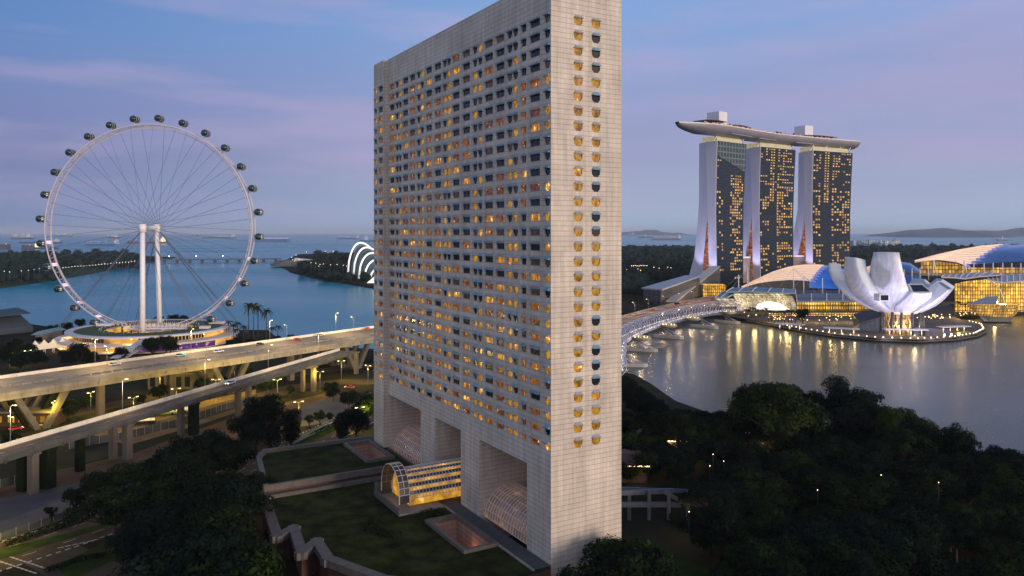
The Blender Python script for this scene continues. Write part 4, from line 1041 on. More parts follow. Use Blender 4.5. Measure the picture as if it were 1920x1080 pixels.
# ================================================================ ships in the roads
M['hull_blue'] = mat('hull_blue', (.06, .12, .26), .6, var=.1); M['hull_dark'] = mat('hull_dark', (.04, .06, .10), .6, var=.1); M['hull_red'] = mat('hull_red', (.20, .06, .07), .6, var=.1)
M['ship_white'] = mat('ship_white', (.42, .46, .55), .6, var=.08)
M['ship_lit'] = glow('ship_lit', (1.0, .62, .35), .9); M['ship_lit2'] = glow('ship_lit2', (1.0, .86, .45), 1.0)
def ship(px0, px1, py, hh, hull, label, house=None, cranes=0, lit=0, lm='ship_lit', deck=.0, seed=1):
    """hull from px0 to px1 at the waterline py; house is where the bridge stands (0..1)"""
    Y = H * F / (py - HY); sc_ = Y / F; Lg = (px1 - px0) * sc_; rg_ = random.Random(seed)
    t = thing('ship', label, 'ship', ((px0 + px1) / 2 * sc_ - CX * sc_, Y, 0), 0, 'ships anchored out at sea')
    h = hh * sc_; wd_ = min(Lg * .16, 34)
    b = MB(); ring_ = lambda z, e: [(-Lg / 2, -wd_ / 2, z), (Lg / 2 - Lg * .06 + e, -wd_ / 2, z), (Lg / 2 + e, 0, z), (Lg / 2 - Lg * .06 + e, wd_ / 2, z), (-Lg / 2, wd_ / 2, z)]
    b.loft([ring_(-2, -Lg * .02), ring_(h, 0)], True, True, 0); b.build('hull', hull, t)
    if deck: MB().box(-Lg * .46, -wd_ * .46, h + .01, Lg * .42, wd_ * .46, h + deck * sc_).build('deck_house', M['ship_white'], t)
    if house is not None:
        x = (house - .5) * Lg; z0 = h + deck * sc_ + .02; q = MB()
        q.box(x - Lg * .045, -wd_ * .45, z0, x + Lg * .045, wd_ * .45, z0 + h * 1.5); q.box(x - Lg * .035, -wd_ * .5, z0 + h * 1.5 + .02, x + Lg * .035, wd_ * .5, z0 + h * 2.0); q.box(x - Lg * .015, -2, z0 + h * 2.0 + .02, x + Lg * .01, 2, z0 + h * 2.8)
        q.build('bridge_house', M['ship_lit2'] if lit and lm == 'ship_lit2' else M['ship_white'], t)
    if cranes:
        q = MB()
        for k in range(cranes):
            x = -Lg * .38 + Lg * .72 * k / max(1, cranes - 1); z0 = h + deck * sc_
            q.tube([(x, 0, z0), (x, 0, z0 + h * 1.7)], h * .10, 5); q.tube([(x, 0, z0 + h * 1.6), (x + Lg * .06, 0, z0 + h * 1.1)], h * .06, 4)
        q.build('crane', M['ship_white'], t)
    if lit:
        q = MB(); r0 = .42 * sc_
        for k in range(lit):
            x = rg_.uniform(-.46, .46) * Lg; z = h * rg_.uniform(1.05, 2.4) + deck * sc_; r1 = r0 * rg_.uniform(.5, 1.2); q.box(x - r1, -wd_ * .52 - 1, z, x + r1, -wd_ * .52, z + r1 * 1.6)
        q.build('deck_light', M[lm], t)
    return t
ship(22, 66, 448.2, 3.2, M['hull_dark'], 'brightly lit vessel at the far left horizon, ablaze with deck lamps', .7, 2, 46, 'ship_lit', .8, 1)
ship(38, 118, 456, 2.4, M['hull_dark'], 'long dark cargo ship low in the water beyond the lit vessels', .85, 0, 3, 'ship_lit', 0, 2)
ship(62, 110, 467, 3.5, M['hull_dark'], 'tanker with a bright yellow bridge house nearest the left bank', .16, 0, 14, 'ship_lit2', 0, 3)
ship(104, 138, 443.4, 2.0, M['hull_dark'], 'orange lit vessel on the horizon left of the wheel hub', .5, 0, 30, 'ship_lit', .6, 4)
ship(162, 223, 461, 3.6, M['hull_blue'], 'cargo ship with lit cranes between the wheel rim and its hub', .93, 4, 12, 'ship_lit', 0, 5)
ship(201, 228, 446.5, 2.2, M['hull_dark'], 'small orange lit vessel above the cargo ship with lit cranes', .6, 0, 26, 'ship_lit', .4, 6)
ship(240, 311, 456.5, 3.4, M['hull_red'], 'dull red ship behind the wheel hub', .93, 0, 6, 'ship_lit2', 0, 7)
ship(354, 374, 443, 1.6, M['hull_dark'], 'tiny orange lit ship right of the wheel hub', .5, 0, 14, 'ship_lit', .3, 8)
ship(380, 444, 446.6, 2.0, M['hull_dark'], 'long hazy cargo ship right of the hub with a few lights', .9, 3, 8, 'ship_lit', .3, 9)
ship(478, 545, 453.5, 5.6, M['hull_blue'], 'big blue hulled car carrier with a white upper deck beside the wheel rim', None, 0, 3, 'ship_lit', 2.2, 10)
ship(632, 674, 448.5, 2.4, M['hull_blue'], 'hazy blue cargo ship with deck cranes left of the hotel tower', .92, 5, 5, 'ship_lit', 0, 11)
ship(675, 740, 453.5, 3.4, M['hull_blue'], 'cargo ship with two lit orange towers partly behind the hotel tower', .18, 2, 8, 'ship_lit', 0, 12)
ship(1177, 1191, 443, 3.2, M['hull_blue'], 'small blue ship just right of the hotel tower', .7, 0, 2, 'ship_lit', .8, 13)
ship(1222, 1276, 450, 3.0, M['hull_red'], 'long low tanker between the hotel tower and the three towers', .95, 0, 4, 'ship_lit', 0, 14)
ship(1196, 1224, 445.5, 2.0, M['hull_dark'], 'hazy ship with two white deck blocks right of the small blue ship', .5, 3, 2, 'ship_lit', 0, 15)
ship(1868, 1890, 451, 2.2, M['hull_dark'], 'tiny dark ship above the far right mall roof', .5, 0, 3, 'ship_lit', .5, 16)

# ---------------------------------------------------------------- barrage, far promontory, glass dome
br_ = thing('barrage_bridge', 'long low barrage bridge across the channel behind the wheel', 'bridge', gp(400, 492, 0))
b = MB(); p0, p1 = gp(296, 493, 0), gp(528, 491, 0); b.bar(p0 + Vector((0, 0, 7)), p1 + Vector((0, 0, 7)), 12, 1.6)
b.bar(p0 + Vector((0, -5, 9)), p1 + Vector((0, -5, 9)), .3, 1.2); b.build('deck', mat('barrage_deck', (.10, .12, .14), .8), br_, True)
for k in range(10):
    p = p0.lerp(p1, (k + .5) / 10); b = MB(); b.box(p.x - 2, p.y - 5, -1, p.x + 2, p.y + 5, 6.19); b.build('pier', M['concrete_dark'], br_, True)
b = MB()
for k in range(14): p = p0.lerp(p1, (k + .3) / 14); b.tube([p + Vector((0, -4, 8)), p + Vector((0, -4, 16))], .3, 4)
b.build('post', M['grey_metal'], br_, True)
b = MB()
for k in (1, 4, 7): p = p0.lerp(p1, (k + .3) / 14); b.blob(p + Vector((0, -4, 16.5)), 1.1, 1.1, 1.1)
b.build('lamp_head', M['lamp_white'], br_, True)
ms = thing('pumping_station', 'spiral roofed grey pumping station at the tip of the far promontory', 'building', gp(545, 500, 2.4))
c = gp(548, 498, 2.4)
b = MB(); b.lathe([(46, 0), (46, 5), (40, 5.01), (40, 9), (30, 9.01), (30, 12)], c, 32, 0, False); b.build('wall', mat('station', (.16, .16, .155), .8, var=.25, scale=.02), ms, True)
b = MB(); b.hexa([c + Vector((10, -20, 12.01)), c + Vector((50, -12, 12.01)), c + Vector((46, 12, 12.01)), c + Vector((8, 8, 12.01))], [c + Vector((10, -20, 17)), c + Vector((50, -12, 12.5)), c + Vector((46, 12, 12.5)), c + Vector((8, 8, 17))]); b.build('roof', M['rim_slab'], ms, True)
DY = 1190.0
dome = thing('glass_dome', 'glass conservatory dome under glowing white ribs beside the hotel tower', 'conservatory', dp(715, 524, DY))
M['rib'] = mat('rib', (.8, .79, .76), .5, var=0, emit=(1, .95, .88), es=.62)
M['rib_low'] = glow('rib_low', (1, .93, .72), 1.2)
def dome_rib(k):
    """ribs fan from the near foot; each springs from the ground, leans out and comes down far behind"""
    x0, yb = 652 + 10.5 * k, 520 + 1.0 * k
    pts = []
    top = 455 + 8.0 * k * (1 + .10 * k)
    for j in range(21):
        u = j / 20; px = x0 + (74 + 2 * k) * (u ** 1.15) ; e = math.sin(math.pi * (u ** .72)) ** .75 if 0 < u < 1 else 0
        pts.append(dp(px, yb - (yb - top) * e, DY - k * 9 + 60 * u))
    return pts
for k in range(7):
    MB().tube(dome_rib(k), 1.5, 6).build('rib', M['rib'], dome, True)
sh = MB(); rr_ = [[p + Vector((3, 2, -3)) for p in dome_rib(k)] for k in range(7)]
for r in rr_:
    for p in r: p.z = max(p.z, 1)
sh.loft(rr_, False, False, 0, True); sh.build('glass', mat('dome_glass', (.05, .09, .11), .15, var=.1), dome, True)
b = MB(); c = dp(708, 528, DY - 80); b.hexa([(c.x - 16, c.y, 2), (c.x + 40, c.y, 2), (c.x + 40, c.y + 20, 2), (c.x - 10, c.y + 20, 2)], [(c.x - 2, c.y, 14), (c.x + 40, c.y, 22), (c.x + 40, c.y + 20, 22), (c.x + 2, c.y + 20, 14)]); b.build('entrance', M['rib_low'], dome, True)
for px, w, h, Y, l in ((5, 14, 458, 3400, 'far left'), (48, 16, 460, 3300, 'wide')):
    t = thing('far_block', {'far left': 'distant grey apartment slab cut by the left picture edge', 'wide': 'distant grey apartment slab above the left bank trees with a red roof lamp'}[l], 'building', dp(px, 478, Y))
    sc_ = Y / F; z1 = H + (HY - h) * sc_
    b = MB(); b.box(-w / 2 * sc_, 0, -40, w / 2 * sc_, 30, z1 - t.location.z); b.build('wall', mat('far_wall', (.07, .08, .11), .8, var=.1), t)
    b = MB(); b.box(w / 2 * sc_ - 3, -1, z1 - t.location.z, w / 2 * sc_ - 1, 1, z1 - t.location.z + 3); b.build('roof_lamp', M['lamp_red'], t)
# ================================================================ three hotel towers carrying a boat shaped sky deck
M['slab_white'] = mat('slab_white', (.62, .61, .66), .5, var=.06, scale=.03, stretch=(1, 1, .3))
M['pale_gold'] = lit_mat('pale_gold', (.30, .24, .10), (.50, .42, .20), .7, .2, .8, base=(.3, .28, .22))
M['mbs_glass'] = tile_mat('mbs_glass', (.008, .014, .022), (0, 2), 2.4, 3.9, .10, (.02, .026, .032), .10)
M['mbs_reflection'] = tile_mat('mbs_reflection', (.035, .06, .065), (0, 2), 7.0, 7.6, .9, (.15, .19, .19), .2, hline=.9)  # paler gridded panel: a reflection painted into its colour
M['room'] = lit_mat('room', (.30, .13, .025), (.95, .52, .13), 1.0, .25, .25, hi=(1.5, 1.1, .45))
M['atrium'] = lit_mat('atrium', (.04, .012, .012), (.40, .12, .03), .9, .22, .35, base=(.03, .02, .02), hi=(1.1, .5, .1))
TWR = [  # near top corner of the dark face, far top corner, label, profile
    ((277, 1042), (329, 1085), 'nearest of the three glass towers under the sky deck, pale reflection painted on top', 0),
    ((359, 1115), (426, 1161), 'middle one of the three glass towers under the sky deck', 1),
    ((455, 1166), (532, 1207), 'farthest of the three glass towers, at the rounded end of the sky deck', 2)]
GZ, TZ = 2.6, 199.0
rgm = random.Random(23)
mbs = []
for a, b, lab, kind in TWR:
    a, b = Vector((*a, 0)), Vector((*b, 0)); u = (b - a).normalized(); v_ = Vector((-u.y, u.x, 0)); W = (b - a).length
    t = thing('glass_tower', lab, 'tower', a + Vector((0, 0, GZ)), math.atan2(u.y, u.x), 'three matching hotel towers')
    hz = TZ - GZ
    # profiles along the depth axis, as (height fraction, value)
    def pf(tab, z):
        for (z0, v0), (z1, v1) in zip(tab, tab[1:]):
            if z <= z1: return v0 + (v1 - v0) * (z - z0) / (z1 - z0)
        return tab[-1][1]
    fr = [(0, 0), (.25, 1.6), (.5, 2.6), (.75, 1.8), (1, 0)]
    wb = [(0, 13.0), (.25, 14.0), (.5, 15.4), (.75, 17.0), (1, 19.0)]          # back of the front slab
    if kind == 0: eb0, eb1 = [(0, 27.5), (.25, 23.0), (.5, 17.2), (.7, 17.1), (1, 19.1)], [(0, 57), (.2, 44), (.4, 39), (.6, 36), (1, 36)]
    elif kind == 1: eb0, eb1 = [(0, 33), (.2, 26.5), (.4, 20), (.55, 17), (1, 19.1)], [(0, 67), (.15, 52), (.35, 42), (.6, 36), (1, 35)]
    else: eb0, eb1 = [(0, 44), (.12, 36), (.28, 26), (.48, 17.2), (1, 19.1)], [(0, 77), (.15, 58), (.33, 46), (.55, 37), (1, 35)]
    n = 26
    tap = (8, 5, 5)[kind]
    def slab(name, f0, f1, m, x0, x1, sk=0):
        rings = []
        for k in range(n + 1):
            z = k / n; xe = x1 - tap * (1 - z); rings.append([(x0, f0(z), z * hz), (xe, f0(z), z * hz), (xe, f1(z), z * hz), (x0 + sk, f1(z), z * hz)])
        return MB().loft(rings, True, True, 0).build(name, m, t)
    g = lambda tab: (lambda z: pf(tab, z))
    slab('front_slab', g(fr), g(wb), M['slab_white'], 0, W)
    slab('rear_slab', g(eb0), g(eb1), M['slab_white'], 2.5, W, 6)
    # dark curtain wall set on the front slab
    cwm = MB(); rings = []
    for k in range(n + 1):
        z = k / n; y = pf(fr, z) - .5; xe = W + .6 - tap * (1 - z); rings.append([(.9, y, z * hz + .1), (xe, y, z * hz + .1), (xe, y + 2.5, z * hz + .1), (.9, y + .45, z * hz + .1)])
    cwm.loft(rings, True, True, 0); cwm.build('curtain_wall', M['mbs_glass'], t)
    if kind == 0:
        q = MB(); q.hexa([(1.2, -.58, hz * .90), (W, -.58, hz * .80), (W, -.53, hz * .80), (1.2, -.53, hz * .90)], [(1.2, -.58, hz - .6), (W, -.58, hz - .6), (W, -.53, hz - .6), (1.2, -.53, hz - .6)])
        q.v = [(x, y + pf(fr, z / hz) - .12, z) for x, y, z in q.v]; q.build('painted_reflection', M['mbs_reflection'], t)
    # fins between floors and lit rooms
    fl = 50; nb = 12 if kind == 0 else 14; best = []
    dark = {0: (.24, .46), 1: (.26, .50), 2: (.24, .52)}[kind]
    for fi in range(2, fl):
        zz = hz * fi / fl
        run = 0
        for bi in range(nb):
            fx = (bi + .5) / nb; fz = fi / fl
            p = .36
            if dark[0] < fx < dark[1]:
                p = .02
                if kind in (1, 2) and fz > .58 and dark[0] + .03 < fx < dark[0] + (.16 if kind == 1 else .18): p = .92
            if dark[1] < fx < dark[1] + .06: p = .75 if kind else .02
            if .29 < fz < .34: p = 0
            if kind == 0 and fz > .93 - .0: p = 0
            if kind == 0: p = (.32 if fx < dark[0] else p) if fx < dark[1] else (.78 if .45 < fz < .78 else .42 if fz < .78 else .0)
            if fz < .10 and fx < .7: p *= .25
            if kind == 0 and fx > .9: p *= .5
            run = .22 if run > 0 else -.08
            lit = rgm.random() < max(0, p + (run if .1 < p < .7 else 0)); run = 1 if lit else 0
            if lit: best.append((bi, fi))
    rm = MB(); 
    for bi, fi in best:
        x0 = 1.6 + (W - 2 - tap * (1 - fi / fl)) * bi / nb; z0 = hz * fi / fl + .7; w_ = (W - 2) / nb * rgm.uniform(.50, .68); y = pf(fr, z0 / hz) - .56
        q = MB() ; rm.poly([(x0, y, z0), (x0 + w_, y, z0), (x0 + w_, y, z0 + hz / fl * .60), (x0, y, z0 + hz / fl * .60)])
    o = rm.build('window', M['room'], t); o['kind'] = 'stuff'
    fn = MB()
    for fi in range(1, fl):
        z = hz * fi / fl; y = pf(fr, fi / fl); fn.box(.9, y - .80, z - .07, W + .5 - tap * (1 - fi / fl), y - .62, z + .07)
    fn.build('floor_fins', mat('fin', (.022, .026, .03), .5) if kind == 0 else bpy.data.materials['fin'], t)
    # lit atrium between the splayed slabs
    at = MB(); rings = []
    for k in range(0, 14):
        z = k / n
        if pf(eb0, z) - pf(wb, z) < .3: break
        rings.append([(3, pf(wb, z) + .02, z * hz), (3, pf(eb0, z) - .02, z * hz)])
    at.loft(rings, False, False, 0); at.build('atrium_glass', M['atrium'], t)
    # gold crown storey and struts that carry the deck
    q = MB(); q.box(2.5, 2, hz + .02, W - 8, 27, hz + 6.5); q.build('crown', M['pale_gold'], t)
    for x in (1, W * .35, W * .7, W - 4):
        q = MB(); q.bar((x - 3, 4, hz + .1), (x + 3, 2, hz + 9), .8, .8); q.bar((x + 3, 4, hz + .1), (x - 3, 2, hz + 9), .8, .8); q.build('strut', M['grey_metal'], t)
    for v0, s_ in ((6, 1), (38 if kind == 0 else 46, 1)):
        p = t.location + u * -26 + v_ * v0; lamp('flood_light', None, p + Vector((0, 0, 1)), 150000, (.68, .62, 1.0), 1.5, 'SPOT', R(52), a + v_ * v0 * .8 + u * 0 + Vector((0, 0, 62)))
    mbs.append((t, a, u, v_, W))
# sky deck
path = [(214, 1000), (228, 1013), (252, 1030), (285, 1054), (330, 1096), (372, 1131), (420, 1163), (470, 1192), (515, 1215), (538, 1227), (546, 1231)]
def spl(pts, n):
    P = [Vector(p) for p in pts]; out_ = []
    for i in range(len(P) - 1):
        p0, p1, p2, p3 = P[max(i - 1, 0)], P[i], P[i + 1], P[min(i + 2, len(P) - 1)]
        for k in range(n):
            t_ = k / n; out_.append(.5 * ((2 * p1) + (-p0 + p2) * t_ + (2 * p0 - 5 * p1 + 4 * p2 - p3) * t_ ** 2 + (-p0 + 3 * p1 - 3 * p2 + p3) * t_ ** 3))
    return out_ + [P[-1]]
sp_ = spl(path, 6); cum = [0]
for i in range(1, len(sp_)): cum.append(cum[-1] + (sp_[i] - sp_[i - 1]).length)
deck = thing('sky_deck', 'long pale boat shaped deck lying across the tops of the three towers', 'sky deck', (380, 1130, 210))
DZ = 217.5
def hw(s):                                            # half width along the boat
    a, b = s / 46, (cum[-1] - s) / 16
    return 19.5 * min(1, max(.04, a) ** .55) * min(1, max(.05, b * 1.6) ** .4)
def depth(s): return 11.5 * min(1, (max(.02, s / 44)) ** .5) * min(1, max(.30, (cum[-1] - s) / 10) ** .4)
def frm(i):
    d_ = (sp_[min(i + 1, len(sp_) - 1)] - sp_[max(i - 1, 0)]).normalized(); return Vector((sp_[i].x, sp_[i].y, 0)), Vector((-d_.y, d_.x, 0))
rings, top = [], []
for i in range(len(sp_)):
    c, n_ = frm(i); w, dd = hw(cum[i]), depth(cum[i]); rz = DZ
    rings.append([c + n_ * (w * math.cos(a)) + Vector((0, 0, rz - dd * (math.sin(-a) ** .85 if math.sin(-a) > 0 else 0))) for a in [-math.pi * k / 14 for k in range(15)]])
    top.append([rings[-1][0] + Vector((0, 0, 0)), rings[-1][0] - n_ * .8 + Vector((0, 0, 1.2)), rings[-1][-1] + n_ * .8 + Vector((0, 0, 1.2)), rings[-1][-1]])
M['boat'] = mat('boat', (.27, .26, .30), .45, metal=.2, var=.10, scale=.06)
MB().loft(rings, False, False, 0, True).build('hull', M['boat'], deck, True)
MB().loft(top, False, False, 0).build('deck_floor', M['parapet'], deck, True)
def at_s(s):
    for i in range(1, len(cum)):
        if cum[i] >= s: return frm(i)
    return frm(len(cum) - 1)
for s in (108, 178, 268):
    q = MB(); rr2 = []
    for k in range(9):
        c, n_ = at_s(s - 24 + 6 * k); rr2.append([c - n_ * 18.4 + Vector((0, 0, DZ - 9.6)), c - n_ * 18.2 + Vector((0, 0, DZ - 9)), c - n_ * 17.0 + Vector((0, 0, DZ - 8)), c - n_ * 13 + Vector((0, 0, DZ - 11))])
    q.loft(rr2, True, True); q.build('gutter_fairing', M['boat'], deck, True)
q = MB()
for s0, s1, z in ((40, 76, 5.2), (92, 136, 3.2), (275, 345, 3.4)):
    for k in range(6):
        c0, n0 = at_s(s0 + (s1 - s0) * k / 6); c1, n1 = at_s(s0 + (s1 - s0) * (k + 1) / 6)
        e = math.sin(math.pi * (k + .5) / 6) * 1.0
        q.hexa([c0 - n0 * 17 + Vector((0, 0, DZ + z + e)), c1 - n1 * 17 + Vector((0, 0, DZ + z + e)), c1 + n1 * 9 + Vector((0, 0, DZ + z + e + .6)), c0 + n0 * 9 + Vector((0, 0, DZ + z + e + .6))], [c0 - n0 * 17 + Vector((0, 0, DZ + z + e + .7)), c1 - n1 * 17 + Vector((0, 0, DZ + z + e + .7)), c1 + n1 * 9 + Vector((0, 0, DZ + z + e + 1.4)), c0 + n0 * 9 + Vector((0, 0, DZ + z + e + 1.4))])
q.build('canopy', M['dark_metal'] if False else mat('rust_canopy', (.10, .06, .06), .6), deck, True)
q = MB()
rgd = random.Random(5)
for k in range(130):
    s = 34 + 310 * k / 130 + rgd.uniform(-1, 1); c, n_ = at_s(s); p = c - n_ * rgd.uniform(14, 18.2) + Vector((0, 0, DZ + 1.2)); w = rgd.uniform(.5, 1.1); q.box(p.x - w, p.y - w, p.z, p.x + w, p.y + w, p.z + rgd.uniform(.7, 2.2))
o = q.build('deck_furniture', lit_mat('deck_lit', (.10, .03, .02), (.75, .45, .28), .75, .25, .5, base=(.2, .12, .1)), deck, True); o['kind'] = 'stuff'
q = MB()
for k in range(70):
    s = rgd.choice([rgd.uniform(205, 250), rgd.uniform(40, 140), rgd.uniform(255, 340)]); c, n_ = at_s(s); p = c - n_ * rgd.uniform(2, 15) + Vector((0, 0, DZ + 3)); r = rgd.uniform(.8, 2.0)
    q.blob(p, r, r, r * 1.2, 0, 6, 4, .25, rgd)
o = q.build('roof_planting', M['ivy'], deck, True); o['kind'] = 'stuff'
for s, w1, w2, z in ((80, 9, 10, 20.5), (292, 9, 10, 19.5)):
    c, n_ = at_s(s); d_ = Vector((n_.y, -n_.x, 0)); f = [c - d_ * w1 - n_ * w2, c + d_ * w1 - n_ * w2, c + d_ * w1 + n_ * w2, c - d_ * w1 + n_ * w2]
    q = MB(); q.hexa([p + Vector((0, 0, DZ + 1)) for p in f], [p + Vector((0, 0, DZ + z)) for p in f]); q.build('lift_house', M['slab_white'], deck, True)

# link blocks between the towers and the low wedge beside the nearest one
for i in (0, 1):
    t0, a0, u0, v0, W0 = mbs[i]; t1, a1, u1, v1, W1 = mbs[i + 1]
    p = a0 + u0 * (W0 + 1) + v0 * 16; q_ = a1 + v1 * 16 - u1 * 1
    t = thing('link_block', ['lit glass link block between the nearest and middle towers', 'lit glass link block between the middle and farthest towers'][i], 'building', p + Vector((0, 0, GZ)))
    n_ = v0 * 16
    MB().hexa([p + Vector((0, 0, 0)), q_, q_ + n_, p + n_], [x + Vector((0, 0, 38)) for x in (p, q_, q_ + n_, p + n_)]).build('wall', tile_mat('link_wall', (.20, .15, .14), (0, 2), 2.5, 1.5, .2, (.34, .28, .26)) if i == 0 else bpy.data.materials['link_wall'], t, True)
    MB().hexa([x + Vector((0, 0, 38.01)) for x in (p, q_, q_ + n_, p + n_)], [x + Vector((0, 0, 40)) for x in (p, q_, q_ + n_, p + n_)]).build('roof', M['white_metal'], t, True)
wedge = thing('wedge_building', 'grey glazed wedge building with a long sloping ramp roof left of the three towers', 'building', gp(1240, 568, 2.6))
M['grey_glaze'] = tile_mat('grey_glaze', (.055, .065, .075), (0, 2), 3.0, 9, .3, (.10, .11, .12), .3)
A_, B_, C_, D_ = gp(1206, 567, 2.6), gp(1239, 573, 2.6), gp(1312, 556, 2.6), gp(1285, 552, 2.6)
MB().hexa([A_, B_, C_, D_], [A_ + Vector((0, 0, 14)), B_ + Vector((0, 0, 15)), C_ + Vector((0, 0, 22)), D_ + Vector((0, 0, 21))]).build('wall', M['grey_glaze'], wedge, True)
up = lambda p, z: p + Vector((0, 0, z))
MB().hexa([up(A_, 14.01) + Vector((-2, -2, 0)), up(B_, 15.01) + Vector((1, -2, 0)), up(C_, 22.01), up(D_, 21.01)], [up(A_, 15.4) + Vector((-2, -2, 0)), up(B_, 16.4) + Vector((1, -2, 0)), up(C_, 23.4), up(D_, 22.4)]).build('roof', mat('wedge_roof', (.34, .37, .40), .5, var=.15, scale=.1), wedge, True)
E_, F_ = gp(1250, 572, 2.6), gp(1332, 540, 2.6); n_ = Vector((14, 4, 0))
MB().hexa([E_, E_ + n_ * .8, F_ + n_, F_], [up(E_, 3), up(E_ + n_ * .8, 3), up(F_ + n_, 27), up(F_, 27)]).build('ramp_wall', tile_mat('ramp_wall', (.14, .12, .10), (1, 2), 3.0, 9, .3, (.05, .045, .04)), wedge, True)
MB().hexa([up(E_, 3.01) + Vector((-1, -1, 0)), up(E_ + n_ * .8, 3.01), up(F_ + n_, 27.01), up(F_, 27.01)], [up(E_, 4.6) + Vector((-1, -1, 0)), up(E_ + n_ * .8, 4.6), up(F_ + n_, 28.6), up(F_, 28.6)]).build('ramp_roof', mat('ramp_roof', (.40, .39, .37), .5), wedge, True)
q = MB(); p = gp(1318, 556, 2.6); q.box(p.x, p.y, 2.6, p.x + 26, p.y + 12, 16); q.build('lit_lobby', M['gold'], wedge, True)
lamp('lobby_light', None, gp(1322, 560, 8), 20000, (1, .62, .18), 1)

# ================================================================ shell roofs of the mall
M['shell_rib'] = mat('shell_rib', (.62, .48, .38), .6, var=.08, emit=(1.0, .68, .45), es=.42)  # roof strips: warm light put into them as emission
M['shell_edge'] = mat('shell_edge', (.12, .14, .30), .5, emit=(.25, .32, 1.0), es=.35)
M['blue_shell'] = lit_mat('blue_shell', (.006, .04, .20), (.02, .14, .60), .75, .02, .06, base=(.02, .06, .2))
M['blue_dim'] = lit_mat('blue_dim', (.008, .025, .10), (.015, .05, .20), .8, .02, .06, base=(.03, .05, .12))
M['shell_dark'] = mat('shell_dark', (.05, .05, .055), .6, var=.2)
M['blue_roof'] = mat('blue_roof', (.16, .27, .36), .4, metal=.3, var=.15, scale=.15)
M['grey_roof'] = mat('grey_roof', (.13, .17, .22), .45, metal=.2, var=.15, scale=.1)
def interp(tab, x):
    for (x0, v0), (x1, v1) in zip(tab, tab[1:]):
        if x <= x1:
            f = (x - x0) / (x1 - x0); f = f; return v0 + (v1 - v0) * f
    return tab[-1][1]
def shell(label, back, front, Yb, Yf, ends, bluepoly, blue_m, n=9, thick=2.2):
    """a long shell of overlapping curved strips; back and front are silhouettes at the depths Yb and Yf"""
    t = thing('shell_roof', label, 'shell roof', dp(back[len(back) // 2][0], front[0][1], (Yb + Yf) / 2))
    xs0 = min(back[0][0], front[0][0])
    rb = MB(); eg = MB()
    for j in range(n):
        f0, f1 = j / n, (j + 1.12) / n; xe = ends[0] + (ends[1] - ends[0]) * (j / (n - 1)) ** .9
        A, B = [], []
        for k in range(17):
            px = xs0 + (xe - xs0) * k / 16
            b0, c0 = dp(px, interp(back, px), Yb), dp(px, interp(front, px), Yf)
            # the strip between two depths; an arch between front edge and ridge
            def at(f):
                p = c0.lerp(b0, f); p.z = c0.z + (b0.z - c0.z) * (1 - max(0, 1 - f) ** 1.6); return p
            A.append(at(f0)); B.append(at(min(f1, 1.06)) + Vector((0, 0, .0)))
        rings = [[a + Vector((0, 0, .9)), b + Vector((0, 0, -.3)), b + Vector((0, 0, -1.2)), a] for a, b in zip(A, B)]
        rb.loft(rings, True, True, 0)
        e0, e1 = A[-1], B[-1]; dx = (A[-1] - A[-2]).normalized() * 5.5
        eg.hexa([e0 + Vector((0, 0, -.4)), e0 + dx + Vector((0, 0, -.4)), e1 + dx * .4 + Vector((0, 0, -1.1)), e1 + Vector((0, 0, -1.1))], [e0 + Vector((0, 0, .6)), e0 + dx + Vector((0, 0, .5)), e1 + dx * .4 + Vector((0, 0, -.4)), e1 + Vector((0, 0, -.4))])
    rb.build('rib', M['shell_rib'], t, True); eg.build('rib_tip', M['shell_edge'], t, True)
    g = MB(); m_ = 16; rings = []
    bt, bf = bluepoly
    for k in range(m_ + 1):
        px = bt[0][0] + (bt[-1][0] - bt[0][0]) * k / m_; tp = dp(px, interp(bt, px), Yb + 4); lo = dp(px, interp(bf, px), Yf + 6)
        rings.append([lo, lo.lerp(tp, .35) + Vector((0, 0, (tp.z - lo.z) * .30)), lo.lerp(tp, .7) + Vector((0, 0, (tp.z - lo.z) * .20)), tp, tp + Vector((0, 30, -14))])
    g.loft(rings, False, False, 0, True); g.build('blue_glass', blue_m, t, True)
    d_ = MB(); rings = []
    for k in range(17 if n == 9 else 0):
        px = front[0][0] + (ends[0] - front[0][0]) * k / 16; p = dp(px, interp(front, px), Yf) + Vector((0, 4, -.6)); rings.append([p, Vector((p.x, p.y, 3))])
    if n == 9: d_.loft(rings, False, False, 0); d_.build('dark_front', M['shell_dark'], t, True)
    return t
shell('long ribbed shell roof with a glowing blue end, in front of the towers', [(1390, 538), (1420, 523), (1450, 509), (1480, 500), (1505, 496.5), (1535, 496), (1580, 500)], [(1390, 539), (1420, 531), (1450, 527), (1480, 525), (1510, 526), (1535, 530), (1580, 534)], 905, 845, (1520, 1545),
      ([(1500, 514), (1520, 505), (1545, 498), (1570, 500), (1595, 510)], [(1500, 540), (1520, 540), (1545, 541), (1570, 542), (1595, 542)]), M['blue_shell'])
shell('second ribbed shell roof half hidden behind the lotus building', [(1595, 518), (1620, 503), (1650, 492), (1680, 490), (1720, 494)], [(1595, 524), (1620, 518), (1650, 514), (1680, 514), (1720, 518)], 900, 850, (1640, 1690),
      ([(1640, 505), (1680, 494), (1705, 492), (1728, 508)], [(1640, 532), (1680, 534), (1705, 534), (1728, 530)]), M['blue_dim'])
big = shell('largest ribbed shell roof at the right edge with a dark blue vault', [(1715, 489), (1760, 477), (1800, 468), (1840, 461), (1880, 457.5), (1990, 458)], [(1715, 490), (1760, 487), (1795, 492), (1815, 500), (1850, 502), (1990, 502)], 830, 760, (1812, 1880),
      ([(1808, 480), (1850, 466), (1880, 460), (1920, 458), (1990, 466)], [(1808, 496), (1850, 494), (1880, 492), (1920, 490), (1990, 490)]), M['blue_dim'], 10)
